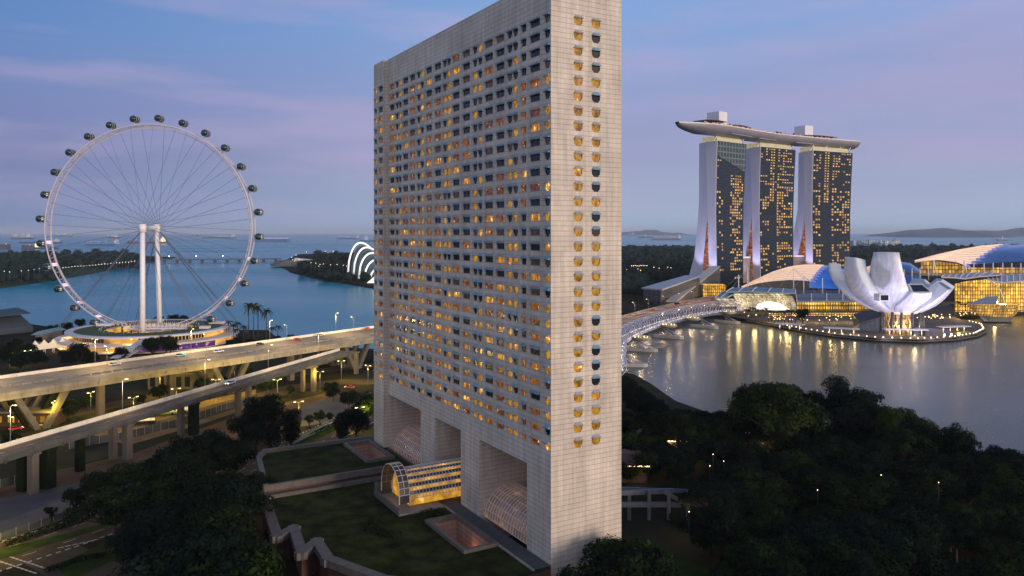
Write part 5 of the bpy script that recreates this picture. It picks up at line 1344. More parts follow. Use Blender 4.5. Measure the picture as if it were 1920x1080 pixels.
# lit hall under the largest roof, on columns
hall = thing('exhibition_hall', 'gold lit glass hall on white columns under the largest shell roof', 'hall', dp(1850, 520, 770))
q = MB(); rings = []
for px, yt in ((1727, 489), (1760, 488), (1795, 493), (1815, 500), (1990, 500)):
    p = dp(px, yt, 775); rings.append([Vector((p.x, p.y, p.z - 1)), Vector((p.x, p.y, dp(px, 513, 775).z))])
q.loft(rings, False, False, 0); q.build('glass_front', M['gold_soft'], hall, True)
a_, b_ = dp(1727, 513, 762), dp(1990, 513, 762); q = MB(); q.hexa([Vector((a_.x, a_.y, a_.z - 2)), Vector((b_.x, b_.y, a_.z - 2)), Vector((b_.x, b_.y + 40, a_.z - 2)), Vector((a_.x, a_.y + 40, a_.z - 2))], [a_, b_, b_ + Vector((0, 40, 0)), a_ + Vector((0, 40, 0))]); q.build('terrace', M['concrete'], hall, True)
for px in (1751, 1808, 1826, 1845, 1862, 1880, 1897, 1914, 1930):
    q = MB(); p0, p1 = dp(px - 2 if px < 1820 else px, 518, 755), dp(px, 488 if px < 1820 else 493, 755); q.tube([p0, p1], .5, 6); 
    if px < 1820: q.tube([dp(px + 6, 518, 755), p1], .5, 6)
    q.build('column', M['white_metal'], hall, True)
# grey roofs over the gold mall on the right
mall2 = thing('mall_wing', 'gold lit mall wing under pale arched roofs at the right, behind the waterside trees', 'mall', gp(1860, 575, 2.6))
q = MB(); rings = []
for px, yt in ((1790, 532), (1815, 527), (1850, 524), (1880, 522), (1990, 521)):
    p = dp(px, yt, 705); rings.append([Vector((p.x, p.y, p.z)), Vector((p.x, p.y, 2.7))])
q.loft(rings, False, False, 0); q.build('glass_front', M['gold'], mall2, True)
def roofstrip(par_, pts_f, pts_b, Yf, Yb, m, name='roof', th=1.0, seams=0):
    q = MB(); rings = []; 
    for (ax, ay), (bx, by) in zip(pts_f, pts_b):
        f, b = dp(ax, ay, Yf), dp(bx, by, Yb); mid = f.lerp(b, .5) + Vector((0, 0, .18 * abs(b.z - f.z))); rings.append([f, mid, b, b + Vector((0, 0, th)), mid + Vector((0, 0, th)), f + Vector((0, 0, th))])
    q.loft(rings, True, True, 0); o = q.build(name, m, par_, True)
    if seams:
        s_ = MB()
        for k in range(seams + 1):
            u_ = k / seams * (len(pts_f) - 1); i = min(int(u_), len(pts_f) - 2); f_ = u_ - i
            f = dp(pts_f[i][0] + (pts_f[i + 1][0] - pts_f[i][0]) * f_, pts_f[i][1] + (pts_f[i + 1][1] - pts_f[i][1]) * f_, Yf); b = dp(pts_b[i][0] + (pts_b[i + 1][0] - pts_b[i][0]) * f_, pts_b[i][1] + (pts_b[i + 1][1] - pts_b[i][1]) * f_, Yb)
            mid = f.lerp(b, .5) + Vector((0, 0, .18 * abs(b.z - f.z) + th + .25)); s_.tube([f + Vector((0, 0, th + .1)), mid, b + Vector((0, 0, th + .1))], .32, 4, smooth=False)
        s_.build('seam', M['white_metal'], par_, True)
    return o
roofstrip(mall2, [(1765, 521), (1790, 522), (1810, 524), (1835, 520), (1875, 517)], [(1772, 517), (1795, 515), (1820, 513), (1850, 512.5), (1878, 514)], 690, 740, mat('pale_roof', (.40, .38, .38), .5, var=.1), seams=8)
roofstrip(mall2, [(1856, 528), (1880, 531), (1920, 528), (1990, 524)], [(1848, 519), (1880, 518), (1920, 517), (1990, 515)], 672, 715, bpy.data.materials['pale_roof'], seams=10)
arc = MB()
for k in range(4):
    pts = [dp(1842 + 26 * (1 - math.cos(a)) - 3 * k, 574 - 42 * math.sin(a), 676 - 3 * k) for a in [math.pi / 2 * j / 12 for j in range(13)]]; arc.tube([dp(1845 + 38 * math.sin(math.pi * .5 * j / 12), 524 + 50 * (1 - math.cos(math.pi * .5 * j / 12)), 676 - 4 * k) for j in range(13)], .5, 4)
arc.build('arched_frame', M['lamp_warm'] if False else M['pale_gold'], mall2, True)
lamp('mall_light', None, gp(1880, 571, 14), 16000, (1, .70, .25), 3); lamp('mall_light', None, gp(1800, 580, 10), 9000, (1, .66, .22), 2)

# main mall: crystal barrel at the left, long gold front at the right
mall = thing('waterfront_mall', 'long waterfront mall, lit glass barrel and gold front under blue grey roof bands', 'mall', gp(1480, 592, 2.6))
M['barrel'] = lit_tile('barrel', (0, 2), 1.3, 1.6, (.40, .28, .11), (1.0, .80, .48), 2.1, .16, (.06, .05, .03))
def barrel(pxa, pxb, yb, yt, Y, deep, m, nx, na, name):
    g, f = MB(), MB(); a, b = dp(pxa, yb, Y), dp(pxb, yb, Y); hgt = dp(pxa, yt, Y + deep).z - a.z
    P = lambda i, k: (a.lerp(b, i / nx) + Vector((0, deep * (1 - math.cos(math.pi / 2 * k / na)), hgt * math.sin(math.pi / 2 * k / na))))
    for i in range(nx):
        for k in range(na): g.poly([P(i, k), P(i + 1, k), P(i + 1, k + 1), P(i, k + 1)])
    g.build(name, m, mall, True)
    for i in range(nx + 1): f.tube([P(i, k) + Vector((0, -.15, .1)) for k in range(na + 1)], .14 if i % 4 else .3, 4, smooth=False)
    for k in range(na + 1): f.tube([P(0, k) + Vector((0, -.15, .1)), P(nx, k) + Vector((0, -.15, .1))], .12, 4, smooth=False)
    f.build('mullion', M['grey_metal'], mall, True)
barrel(1382, 1494, 583.5, 550, 688, 22, M['barrel'], 44, 12, 'crystal_barrel')
barrel(1349, 1382, 575, 560, 700, 14, M['barrel'], 12, 8, 'crystal_barrel')
sh_ = MB(); sh_.poly([dp(1415, 583, 684), dp(1486, 583, 684), dp(1462, 568, 690), dp(1440, 564, 692), dp(1420, 570, 690)]); sh_.build('bright_entrance', glow('bright_entrance', (1, .92, .78), 1.0), mall, True)
roofstrip(mall, [(1362, 549), (1400, 548), (1450, 550), (1492, 551)], [(1375, 541), (1410, 540), (1455, 542), (1491, 544)], 690, 726, M['blue_roof'], seams=5)
roofstrip(mall, [(1341, 560), (1352, 559), (1364, 560)], [(1358, 548), (1372, 548), (1388, 549)], 690, 716, M['blue_roof'], seams=2)
roofstrip(mall, [(1494, 567), (1540, 566), (1590, 566), (1640, 570)], [(1492, 553), (1540, 552), (1590, 552), (1630, 556)], 668, 716, M['grey_roof'], seams=5)
q = MB(); rings = []
for px, yt in ((1493, 566), (1540, 565), (1590, 565), (1632, 570)):
    p = dp(px, yt, 680); rings.append([p, Vector((p.x, p.y, 6.6))])
q.loft(rings, False, False, 0); q.build('gold_front', M['gold'], mall, True)
q = MB()
for k in range(34):
    px = 1494 + 138 * k / 33; p = dp(px, 570, 679.2); q.box(p.x - .22, p.y, 6.6, p.x + .22, p.y + .3, p.z)
for z in (10, 13.4, 16.8): a, b = dp(1493, 570, 679.2), dp(1632, 570, 679.2); q.box(a.x, a.y - .05, z, b.x, a.y + .2, z + .35)
q.build('mullion', M['dark_metal'], mall, True)
q = MB(); a, b = dp(1440, 590, 672), dp(1640, 590, 672); q.box(a.x, a.y, 2.61, b.x, a.y + 8, 5.4); q.build('shop_front', M['gold'], mall, True)
q = MB(); q.box(a.x - 30, a.y - 4, 5.41, b.x, a.y + 10, 6.3); q.build('awning', M['shell_dark'], mall, True)
tl = MB(); tl.poly([dp(1395, 552, 735), dp(1640, 553, 735), dp(1640, 545, 800), dp(1395, 543, 800)]); tl.build('roof_terrace', M['shell_dark'], mall, True)
for k in range(9): lamp('mall_light', None, gp(1385 + 30 * k, 592, 8), 3200, (1, .68, .24), 1.5)
# slender masts with stays
for i, (px, yt, yb, Y) in enumerate(((1385, 515, 545, 740), (1402, 501, 542, 738), (1488, 503, 543, 738), (1507, 519, 548, 735), (1542, 521, 548, 735), (1573, 520, 548, 735), (1695, 505, 524, 740), (1710, 503, 524, 740), (1725, 502, 524, 740), (1741, 502, 524, 740))):
    p0, p1 = dp(px, yb + 2, Y), dp(px, yt, Y)
    t = thing('roof_mast', 'slender white mast standing on the mall roof', 'mast', p0, 0, 'white masts along the mall roof')
    MB().tube([p0, p1], [.55, .35], 6).build('pole', M['white_metal'], t, True)
    if i < 4:
        for dx in (-46, 34, 50): MB().tube([p1, p1 + Vector((dx * .5, -14, p0.z - p1.z - 2))], .10, 4, cap=False, smooth=False).build('stay', M['grey_metal'], t, True)

# ================================================================ lotus shaped museum
LX, LY = 283.0, 566.0
lotus = thing('lotus_museum', 'white lotus shaped museum with upright petals standing on dark columns above a round basin', 'museum', (LX, LY, 2.6))
M['petal'] = tile_mat('petal', (.74, .74, .77), (0, 2), 5.5, 3.2, .05, rough=.42, var=.03, jmul=.93, hline=.95)
M['petal_in'] = mat('petal_in', (.50, .55, .57), .5, var=.08, scale=.1)
BZ = 17.0
def petal(th, r_top, z_top, w_top, w_mid, bulge, thick=8.0, cut=0.0, win=None, n=18):
    """one finger: its outer skin runs from under the bowl out and up; the tip is cut off flat"""
    e = Vector((math.cos(th), math.sin(th), 0)); s = Vector((-math.sin(th), math.cos(th), 0)); o = Vector((LX, LY, 0))
    rings = []
    p0, p1, p2, p3 = Vector((3, BZ - 1, 0)), Vector((r_top * .42, BZ - .5, 0)), Vector((bulge * .95, BZ + (z_top - BZ) * .46, 0)), Vector((r_top, z_top, 0))
    for k in range(n + 1):
        t_ = k / n; q = p0 * (1 - t_) ** 3 + p1 * 3 * t_ * (1 - t_) ** 2 + p2 * 3 * t_ ** 2 * (1 - t_) + p3 * t_ ** 3
        dq = (p1 - p0) * 3 * (1 - t_) ** 2 + (p2 - p1) * 6 * t_ * (1 - t_) + (p3 - p2) * 3 * t_ ** 2; dq.normalize()
        nr, nz_ = -dq.y, dq.x                                       # towards the inside
        w = 11 + (w_mid - 11) * min(1, t_ / .5) ** .7 if t_ < .5 else w_mid + (w_top - w_mid) * ((t_ - .5) / .5) ** 1.3
        th_ = thick * min(1, t_ * 1.6 + .1)
        P = lambda rr, zz, ss: o + e * rr + s * ss + Vector((0, 0, zz))
        c_ = cut * t_ ** 4
        ir, iz = q.x + nr * th_, q.y + nz_ * th_ - c_
        rings.append([P(q.x, q.y, -w / 2), P(q.x - nr * w * .075, q.y - nz_ * w * .075, -w / 4), P(q.x - nr * w * .10, q.y - nz_ * w * .10, 0), P(q.x - nr * w * .075, q.y - nz_ * w * .075, w / 4), P(q.x, q.y, w / 2), P(ir, iz, w * .36), P(ir, iz, -w * .36)])
    mb = MB(); mm = len(rings[0])
    i0 = len(mb.v)
    for r in rings: mb.v += [tuple(p) for p in r]
    for a in range(len(rings) - 1):
        for k in range(mm):
            j = (k + 1) % mm; mb.f.append((i0 + a * mm + k, i0 + a * mm + j, i0 + (a + 1) * mm + j, i0 + (a + 1) * mm + k)); mb.m.append(0 if k < 4 else 1); mb.sm.append(k < 4)
    e0 = i0 + (len(rings) - 1) * mm; mb.f.append(tuple(e0 + k for k in range(mm))); mb.m.append(1); mb.sm.append(False)
    po = mb.build('petal', [M['petal'], M['petal_in']], lotus, True)
    if win:
        c = [Vector(p) for p in rings[-1]]; cen = sum(c, Vector()) / len(c); g = MB()
        nrm = (c[4] - c[0]).cross(c[5] - c[0]).normalized()
        if nrm.dot(e) < 0: nrm = -nrm
        g.poly([cen + (p - cen) * .82 + nrm * .12 for p in (c[0], c[4], c[5], c[6])]); g.build('window', M['glass_dark'], po, True)
    return po, rings
A = math.radians
petal(A(-132), 27.5, 61.0, 17, 28, 34, 8.5)                         # the tall one towards the bay
petal(A(-167), 39, 57.0, 12, 24, 46.0, 8.5)
petal(A(158), 46, 52.0, 9, 20, 50, 7.5)
petal(A(125), 32, 46, 10, 22, 38, 8)
petal(A(95), 22, 40, 12, 20, 31, 8)
petal(A(58), 22, 35, 13, 20, 31, 8)
petal(A(30), 33, 35, 13, 20, 27, 9, 0, True)
petal(A(-5), 37, 36.0, 13, 23, 30, 10, 1.0, True)
petal(A(-42), 34, 35.0, 14, 24, 27, 10, 1.0, True)
petal(A(-84), 28, 33.5, 15, 25, 22, 10, 1.0, True)
ps_ = MB(); c = Vector((257.0, 534.8, 30.0)); ps_.box(c.x - 3.4, c.y - 2.4, c.z - 2.4, c.x + 3.4, c.y + 6, c.z + 2.4, 0); ps_.box(c.x - 2.7, c.y - 2.47, c.z - 1.8, c.x + 2.7, c.y - 2.42, c.z + 1.8, 1)
ps_.build('porthole', [M['petal'], M['glass_dark']], lotus, True)
MB().lathe([(0, 15.2), (9, 15.6), (14, 17.2), (16, 19.5), (12, 21), (0, 21)], (LX, LY, 0), 40).build('bowl', M['petal'], lotus, True)
for a, r in ((-130, 15), (-108, 15), (-80, 15.5), (-55, 16), (-30, 16), (-155, 16), (60, 14), (120, 14)):
    x, y = LX + r * math.cos(A(a)), LY + r * math.sin(A(a)); MB().tube([(x + 1.2 * math.cos(A(a)), y, 2.5), (x, y, 17.5)], [.9, 1.1], 8).build('column', M['dark_metal'], lotus, True)
lt_ = MB()
for k in range(10):
    a0, a1 = 2 * math.pi * k / 10, 2 * math.pi * (k + 1) / 10; P = lambda a, z: (LX + 9.5 * math.cos(a), LY + 9.5 * math.sin(a), z)
    lt_.tube([P(a0, 2.6), P(a1, 15.8)], .45, 5); lt_.tube([P(a1, 2.6), P(a0, 15.8)], .45, 5)
lt_.build('lattice', mat('lattice', (.62, .48, .26), .5, var=.05), lotus, True)
MB().lathe([(7.5, 2.62), (7.5, 15.5)], (LX, LY, 0), 24, cap=False).build('core_glass', M['gold_soft'], lotus, True)
lamp('core_light', None, (LX - 4, LY - 12, 6), 5000, (1, .72, .35), 1); lamp('core_light', None, (LX + 6, LY - 12, 6), 4500, (1, .72, .35), 1)
for x, y, pw in ((-34, -52, 60000), (4, -56, 52000), (44, -40, 34000)): lamp('up_light', None, (LX + x, LY + y, 3.5), pw, (.74, .68, 1.0), 2, 'SPOT', R(80), (LX + x * .25, LY - 8, 32))
lp = MB(); lp.lathe([(0, 2.64), (27, 2.64)], (LX + 14, LY - 2, 0), 40, cap=False); lp.build('lily_pond', mat('pond', (.02, .03, .03), .12, var=.2), lotus, True)
ent = thing('glass_entrance', 'dark faceted glass entrance hall left of the lotus columns', 'pavilion', gp(1625, 618, 2.6))
q = MB(); a, b, c, d_ = gp(1603, 620, 2.6), gp(1650, 622, 2.6), gp(1655, 612, 2.6), gp(1600, 612, 2.6)
q.hexa([a, b, c, d_], [up(a, 5) + Vector((4, 0, 0)), up(b, 11) + Vector((2, 2, 0)), up(c, 14), up(d_, 9)]); q.build('glass', tile_mat('ent_glass', (.05, .06, .07), (0, 2), 3, 3, .15, (.12, .13, .13), .15), ent, True)
q = MB(); q.hexa([up(a, 5.01) + Vector((3, -1, 0)), up(b, 11.01) + Vector((3, -1, 0)), up(c, 14.01), up(d_, 9.01)], [up(a, 5.6) + Vector((3, -1, 0)), up(b, 11.6) + Vector((3, -1, 0)), up(c, 14.6), up(d_, 9.6)]); q.build('roof', M['shell_dark'], ent, True)

# ---------------------------------------------------------------- waterside promenade furniture
qp = [Vector((x, y, 2.6)) for x, y in quay]
seg = [0]
for i in range(1, len(qp)): seg.append(seg[-1] + (qp[i] - qp[i - 1]).length)
def on_quay(s, inset):
    for i in range(1, len(qp)):
        if seg[i] >= s:
            d_ = (qp[i] - qp[i - 1]).normalized(); n_ = Vector((-d_.y, d_.x, 0)); return qp[i - 1] + d_ * (s - seg[i - 1]) + n_ * inset, d_, n_
pw_ = MB(); 
bm_ = MB(); bm_.tube([(0, 0, 0), (0, 0, .5)], .35, 6); BOL = bm_.mesh('post', M['grey_metal']); bm_ = MB(); bm_.lathe([(.55, 0), (.4, .4), (0, .85)], (0, 0, .5), 6); BOH = bm_.mesh('lamp_head', glow('quay_lamp', (1, .84, .62), 2.4, True))
k = 0
while True:
    s = 46 + 5.6 * k
    if s > seg[10]: break
    p, d_, n_ = on_quay(s, .9); t = thing('quay_lamp', 'small white lamp at the very edge of the curved promenade', 'lamp', p, math.atan2(d_.y, d_.x), 'row of lamps along the promenade edge'); put('post', BOL, t); put('lamp_head', BOH, t); k += 1
st_ = MB(); rings = []
for s in [2 + (seg[10] - 4) * j / 60 for j in range(61)]:
    p, d_, n_ = on_quay(s, 0); rings.append([p + Vector((0, 0, .02)), p + n_ * 3.2 + Vector((0, 0, .02)), p + n_ * 3.2 + Vector((0, 0, -1.6)), p - n_ * 1.4 + Vector((0, 0, -1.6)), p - n_ * 1.4 + Vector((0, 0, -1.2)), p + Vector((0, 0, -1.0))])
struct(st_.loft(rings, True, True).build('quay_walk', mat('quay_walk', (.12, .10, .085), .8, var=.2, scale=.2)))
for i, (a, b, py) in enumerate(((1453, 1508, 606), (1544, 1612, 614), (1658, 1738, 617), (1762, 1814, 613))):
    p0, p1 = gp(a, py, 6.6), gp(b, py + (3 if i < 2 else -2 if i == 3 else 1), 6.6)
    t = thing('shade_canopy', ['white canopy on lit posts, leftmost on the promenade', 'white canopy on lit posts left of the lotus building', 'white canopy on lit posts in front of the lotus columns', 'white canopy on lit posts at the right curve of the promenade'][i], 'canopy', (p0 + p1) / 2 - Vector((0, 0, 4)))
    MB().bar(p0, p1, 7, .5).build('roof', M['rim_slab'], t, True)
    n_ = 3 if i < 2 else 4
    for k in range(n_):
        p = p0.lerp(p1, (k + .5) / n_); MB().tube([Vector((p.x, p.y, 2.6)), p - Vector((0, 0, .27))], .28, 6).build('post', M['rim_slab'], t, True)
        lamp('canopy_light', None, Vector((p.x, p.y - 1.6, 4.4)), 700, (1, .62, .2), .4)
# crystal pavilion on the water
cp = thing('crystal_pavilion', 'gold lit faceted glass pavilion standing in the water at the right', 'pavilion', gp(1862, 600, 0))
PYv = 640
def pv(px, py, dy=0): return dp(px, py, PYv + dy)
q = MB(); q.poly([pv(1812, 571), pv(1836, 592), pv(1860, 594, -4), pv(1868, 571, -6)]); q.poly([pv(1868, 571, -6), pv(1860, 594, -4), pv(1898, 595), pv(1908, 572)]); q.poly([pv(1908, 572), pv(1898, 595), pv(1906, 588, 26), pv(1914, 568, 30)]); q.poly([pv(1812, 571), pv(1836, 592), pv(1840, 588, 26), pv(1818, 567, 30)][::-1]); q.poly([pv(1812, 571), pv(1868, 571, -6), pv(1908, 572), pv(1914, 568, 30), pv(1818, 567, 30)])
q.build('glass', lit_tile('pav_gold', (0, 2), 2.0, 2.4, (.42, .20, .02), (.95, .55, .10), .9, .2), cp, True)
q = MB()
for k in range(9):
    f = k / 8; a, b = pv(1812, 571).lerp(pv(1868, 571, -6), f), pv(1836, 592).lerp(pv(1860, 594, -4), f); q.tube([a, b], .16, 4); a, b = pv(1868, 571, -6).lerp(pv(1908, 572), f), pv(1860, 594, -4).lerp(pv(1898, 595), f); q.tube([a, b], .16, 4)
for f in (.25, .5, .75):
    q.tube([pv(1812, 571).lerp(pv(1836, 592), f), pv(1868, 571, -6).lerp(pv(1860, 594, -4), f), pv(1908, 572).lerp(pv(1898, 595), f)], .14, 4)
q.build('mullion', M['dark_metal'], cp, True)
q = MB(); q.poly([pv(1812, 570.5, -1), pv(1868, 570.5, -8), pv(1871, 555, 8), pv(1850, 556, 10)]); q.poly([pv(1868, 570.5, -8), pv(1871, 570.5, 10), pv(1871, 555, 8)]); q.poly([pv(1812, 570.5, -1), pv(1850, 556, 10), pv(1871, 555, 8), pv(1871, 570.5, 30), pv(1818, 570, 30)]); q.build('roof', mat('pav_roof', (.30, .33, .36), .4, metal=.3), cp, True)
q = MB(); q.hexa([pv(1842, 603), pv(1893, 604), pv(1893, 600, 20), pv(1842, 600, 20)], [pv(1836, 592.4), pv(1898, 595.4), pv(1898, 592, 26), pv(1838, 590, 26)]); q.build('base', mat('pav_base', (.08, .08, .09), .5), cp, True)
q = MB(); q.poly([pv(1838, 592.6, -1), pv(1858, 594.6, -5), pv(1855, 602, -2), pv(1845, 602, -1)]); q.build('glass_wedge', mat('pav_wedge', (.25, .30, .36), .2), cp, True)
lamp('pavilion_light', None, gp(1865, 607, 2), 2200, (1, .66, .22), 1)

# ================================================================ road bridge and helix footbridge
rb_ = thing('road_bridge', 'wide tan road bridge curving away behind the steel footbridge', 'bridge', gp(1260, 580, 2))
M['tan_road'] = mat('tan_road', (.30, .19, .13), .8, var=.18, scale=.06)
nr = [gp(*p, 10) for p in ((1100, 640), (1168, 607), (1221, 591), (1282, 580), (1333, 572), (1372, 566))]
fr_ = [gp(*p, 10) for p in ((1100, 618), (1168, 594), (1221, 580), (1282, 566), (1320, 559), (1352, 556))]
q = MB(); q.loft([[a + Vector((0, 0, -1.6)), b + Vector((0, 0, -1.6)), b, a] for a, b in zip(nr, fr_)], True, True); q.build('deck', M['tan_road'], rb_, True)
for nm, ln, z in (('parapet', nr, 1.3), ('parapet', fr_, 1.3), ('median_barrier', [a.lerp(b, .5) for a, b in zip(nr, fr_)], .8)):
    q = MB(); q.loft([[p + Vector((-.2, -.25, .005)), p + Vector((.2, .25, .005)), p + Vector((.2, .25, z)), p + Vector((-.2, -.25, z))] for p in ln], True, True); q.build(nm, M['concrete'], rb_, True)
q = MB()
for f in (.12, .25, .37, .63, .75, .88):
    l_ = [a.lerp(b, f) + Vector((0, 0, .01)) for a, b in zip(nr, fr_)]
    for a, b in zip(l_, l_[1:]):
        n_ = max(1, int((b - a).length / 8))
        for k in range(n_): p, r_ = a.lerp(b, k / n_), a.lerp(b, (k + .45) / n_); w_ = Vector((-(b - a).y, (b - a).x, 0)).normalized() * .12; q.poly([p - w_, r_ - w_, r_ + w_, p + w_])
q.build('lane_marking', M['paint'], rb_, True)
for i in (1, 2, 3, 4):
    q = MB(); c = nr[i].lerp(fr_[i], .5); d_ = (fr_[i] - nr[i]).normalized(); a, b = c - d_ * 14, c + d_ * 14; q.bar(Vector((a.x, a.y, 4)), Vector((b.x, b.y, 4)), 3, 9); q.build('pier', M['concrete_dark'], rb_, True)
def on_b(px_f, f):
    i = min(int(px_f), len(nr) - 2); t_ = px_f - i; a, b = nr[i].lerp(nr[i + 1], t_), fr_[i].lerp(fr_[i + 1], t_); d_ = (nr[i + 1] - nr[i]).normalized(); return a.lerp(b, f) + Vector((0, 0, .02)), math.atan2(d_.y, d_.x)
for i, (u_, f, c_, lab) in enumerate(((1.35, .82, 'white', 'white car on the road bridge nearest the hotel tower, upper lane'), (1.55, .70, 'white', 'white car just behind the first one on the road bridge'), (2.05, .72, 'red', 'red car on the road bridge left of the middle'), (2.75, .62, 'red', 'red car on the middle of the road bridge'), (3.1, .70, 'red', 'red car just beyond the middle of the road bridge'), (3.35, .85, 'silver', 'silver car beside the two red ones on the road bridge'), (3.8, .3, 'white', 'white car above the footbridge hoops on the road bridge'), (4.3, .6, 'black', 'black car near the far end of the road bridge'), (4.6, .8, 'red', 'red car at the far end of the road bridge'), (4.75, .35, 'white', 'white car at the far end of the road bridge'))):
    p, r_ = on_b(u_, f); car(p, r_, c_, lab, 'cars on the road bridge')
for k in range(8):
    p, r_ = on_b(.9 + .5 * k, .5); street_lamp(p + Vector((0, 0, .8)), r_ + math.pi / 2, 'street lamp on the middle of the road bridge', 'street lamps on the road bridge', 4200, False, (1, .66, .34))

hx = [(50.5, 372, 8.2), (51.5, 385, 8.8), (53.5, 399, 9.2), (56.5, 416, 9.5), (63.5, 457, 10), (77.5, 495, 10), (95, 532, 10), (120, 575, 10), (147, 611, 10), (171, 640, 9.5), (195, 664, 8.5)]
hp = spl(hx, 12); hc = [0]
for i in range(1, len(hp)): hc.append(hc[-1] + (hp[i] - hp[i - 1]).length)
helix = thing('helix_footbridge', 'curved steel footbridge wrapped in a double spiral of tubes with round viewing decks', 'footbridge', (95, 530, 2))
M['steel'] = mat('steel', (.24, .25, .31), .35, metal=.4, var=.1)
M['hoop_steel'] = mat('hoop_steel', (.55, .57, .66), .35, metal=.3, var=.1, emit=(.75, .8, 1.0), es=.05)  # hoops: faint emission put in so the steel reads bright
M['steel_blue'] = mat('steel_blue', (.20, .24, .40), .35, metal=.3, var=.1, emit=(.35, .40, 1.0), es=.05)
M['concrete_light'] = mat('concrete_light', (.38, .37, .36), .8, var=.15, scale=.2)
def hf(i):
    d_ = (hp[min(i + 1, len(hp) - 1)] - hp[max(i - 1, 0)]).normalized(); n_ = Vector((-d_.y, d_.x, 0)).normalized(); return hp[i], n_
def hat(s):
    for i in range(1, len(hc)):
        if hc[i] >= s:
            f = (s - hc[i - 1]) / (hc[i] - hc[i - 1]); p = hp[i - 1].lerp(hp[i], f); d_ = (hp[i] - hp[i - 1]).normalized(); return p, Vector((-d_.y, d_.x, 0)).normalized(), d_
    d_ = (hp[-1] - hp[-2]).normalized(); return hp[-1], Vector((-d_.y, d_.x, 0)).normalized(), d_
def hel(ph, sg, r, pitch, rad, name, m, ds=1.5, zc=2.6):
    pts = []; s = 0
    while s <= hc[-1]:
        p, n_, d_ = hat(s); a = ph + sg * 2 * math.pi * s / pitch; pts.append(p + n_ * (r * math.cos(a)) + Vector((0, 0, zc + r * math.sin(a)))); s += ds
    MB().tube(pts, rad, 5, cap=False).build(name, m, helix, True)
for k in range(6): hel(2 * math.pi * k / 6, 1, 5.4, 66, .15, 'outer_helix_tube', M['steel'])
for k in range(5): hel(2 * math.pi * k / 5 + .3, -1, 4.7, 58, .12, 'inner_helix_tube', M['steel_blue'])
for s_ in (-2.6, 2.6):
    MB().tube([hp[i] + hf(i)[1] * s_ + Vector((0, 0, .9)) for i in range(len(hp))], .10, 4, cap=False).build('handrail', M['steel'], helix, True)
MB().loft([[hp[i] - hf(i)[1] * 2.8 + Vector((0, 0, -.6)), hp[i] + hf(i)[1] * 2.8 + Vector((0, 0, -.6)), hp[i] + hf(i)[1] * 2.8, hp[i] - hf(i)[1] * 2.8] for i in range(len(hp))], True, True).build('deck', mat('helix_deck', (.22, .20, .19), .7, var=.15), helix, True)
hoop = MB(); s = 4
while s < hc[-1]:
    p, n_, d_ = hat(s)
    hoop.tube([p + d_ * (4.2 * math.sin(a)) + n_ * (5.2 * math.cos(a)) + Vector((0, 0, 2.6 + 5.2 * math.sin(a))) for a in [6.2832 * j / 20 for j in range(20)]], .13, 4, loop=True, smooth=False); s += 5.4
hoop.build('hoop', M['hoop_steel'], helix, True)
M['helix_glass'] = mat('helix_glass', (.12, .16, .26), .2, spec=.6)
for j in range(24):
    s = 20 + j * 12.5; p, n_, d_ = hat(s); q_, n2, d2 = hat(s + 7)
    MB().poly([p + n_ * 3.4 + Vector((0, 0, 6.6)), p - n_ * 3.4 + Vector((0, 0, 6.6)), q_ - n2 * 3.4 + Vector((0, 0, 6.6)), q_ + n2 * 3.4 + Vector((0, 0, 6.6))]).build('canopy_glass', M['helix_glass'], helix, True)
dots = MB(); s = 2
while s < hc[-1]:
    p, n_, d_ = hat(s)
    for sg in (-1, 1): c = p + n_ * sg * 2.9 + Vector((0, 0, .1)); dots.box(c.x - .16, c.y - .16, c.z, c.x + .16, c.y + .16, c.z + .25)
    s += 3.2
dots.build('deck_light', glow('helix_light', (.82, .88, 1.0), 3.5), helix, True)
for s_, sg in ((108, -1), (180, -1), (232, -1), (300, -1)):
    p, n_, d_ = hat(s_); c = p - n_ * 9.5
    q = MB(); q.lathe([(4.6, -1.2), (6.0, -.2), (6.0, .0), (0, .0)], c, 24); q.lathe([(5.8, .01), (5.9, 1.1)], c, 24, cap=False); q.build('viewing_deck', M['concrete'], helix, True)
    for k in range(7): a = 2 * math.pi * k / 7; x, y = c.x + 4 * math.cos(a), c.y + 4 * math.sin(a); MB().tube([(x, y, c.z + .02), (x, y, c.z + 1.0)], .12, 5).build('deck_bollard', M['lamp_warm'], helix, True)
    lamp('deck_glow', None, c + Vector((0, 0, 4)), 1400, (1, .72, .38), .5)
for s_ in (62, 122, 190, 262, 305):
    p, n_, d_ = hat(s_); base = p - n_ * 9
    q = MB(); q.loft([[base - n_ * x + d_ * w + Vector((0, 0, z - base.z)) for w, z in ((-2.2 * e, 1.9), (2.2 * e, 1.9), (2.0 * e, .0), (-2.0 * e, .0))] for x, e in ((-15, .3), (-13, .9), (2, 1), (6, .9), (8, .35))], True, True); q.build('pile_cap', M['concrete_light'], helix, True)
    for o1, o2 in ((3, -3), (0, 3), (-4, -3), (6, 3)): MB().tube([base - n_ * o1 + Vector((0, 0, 1.8 - base.z)), p + n_ * o2 * .6 + Vector((0, 0, -1.0))], .34, 6).build('strut', M['steel'], helix, True)

for k in range(11): p, n_, d_ = hat(20 + 30 * k); lamp('deck_glow', None, p + Vector((0, 0, 3.5)), 700, (1, .60, .30), .3)

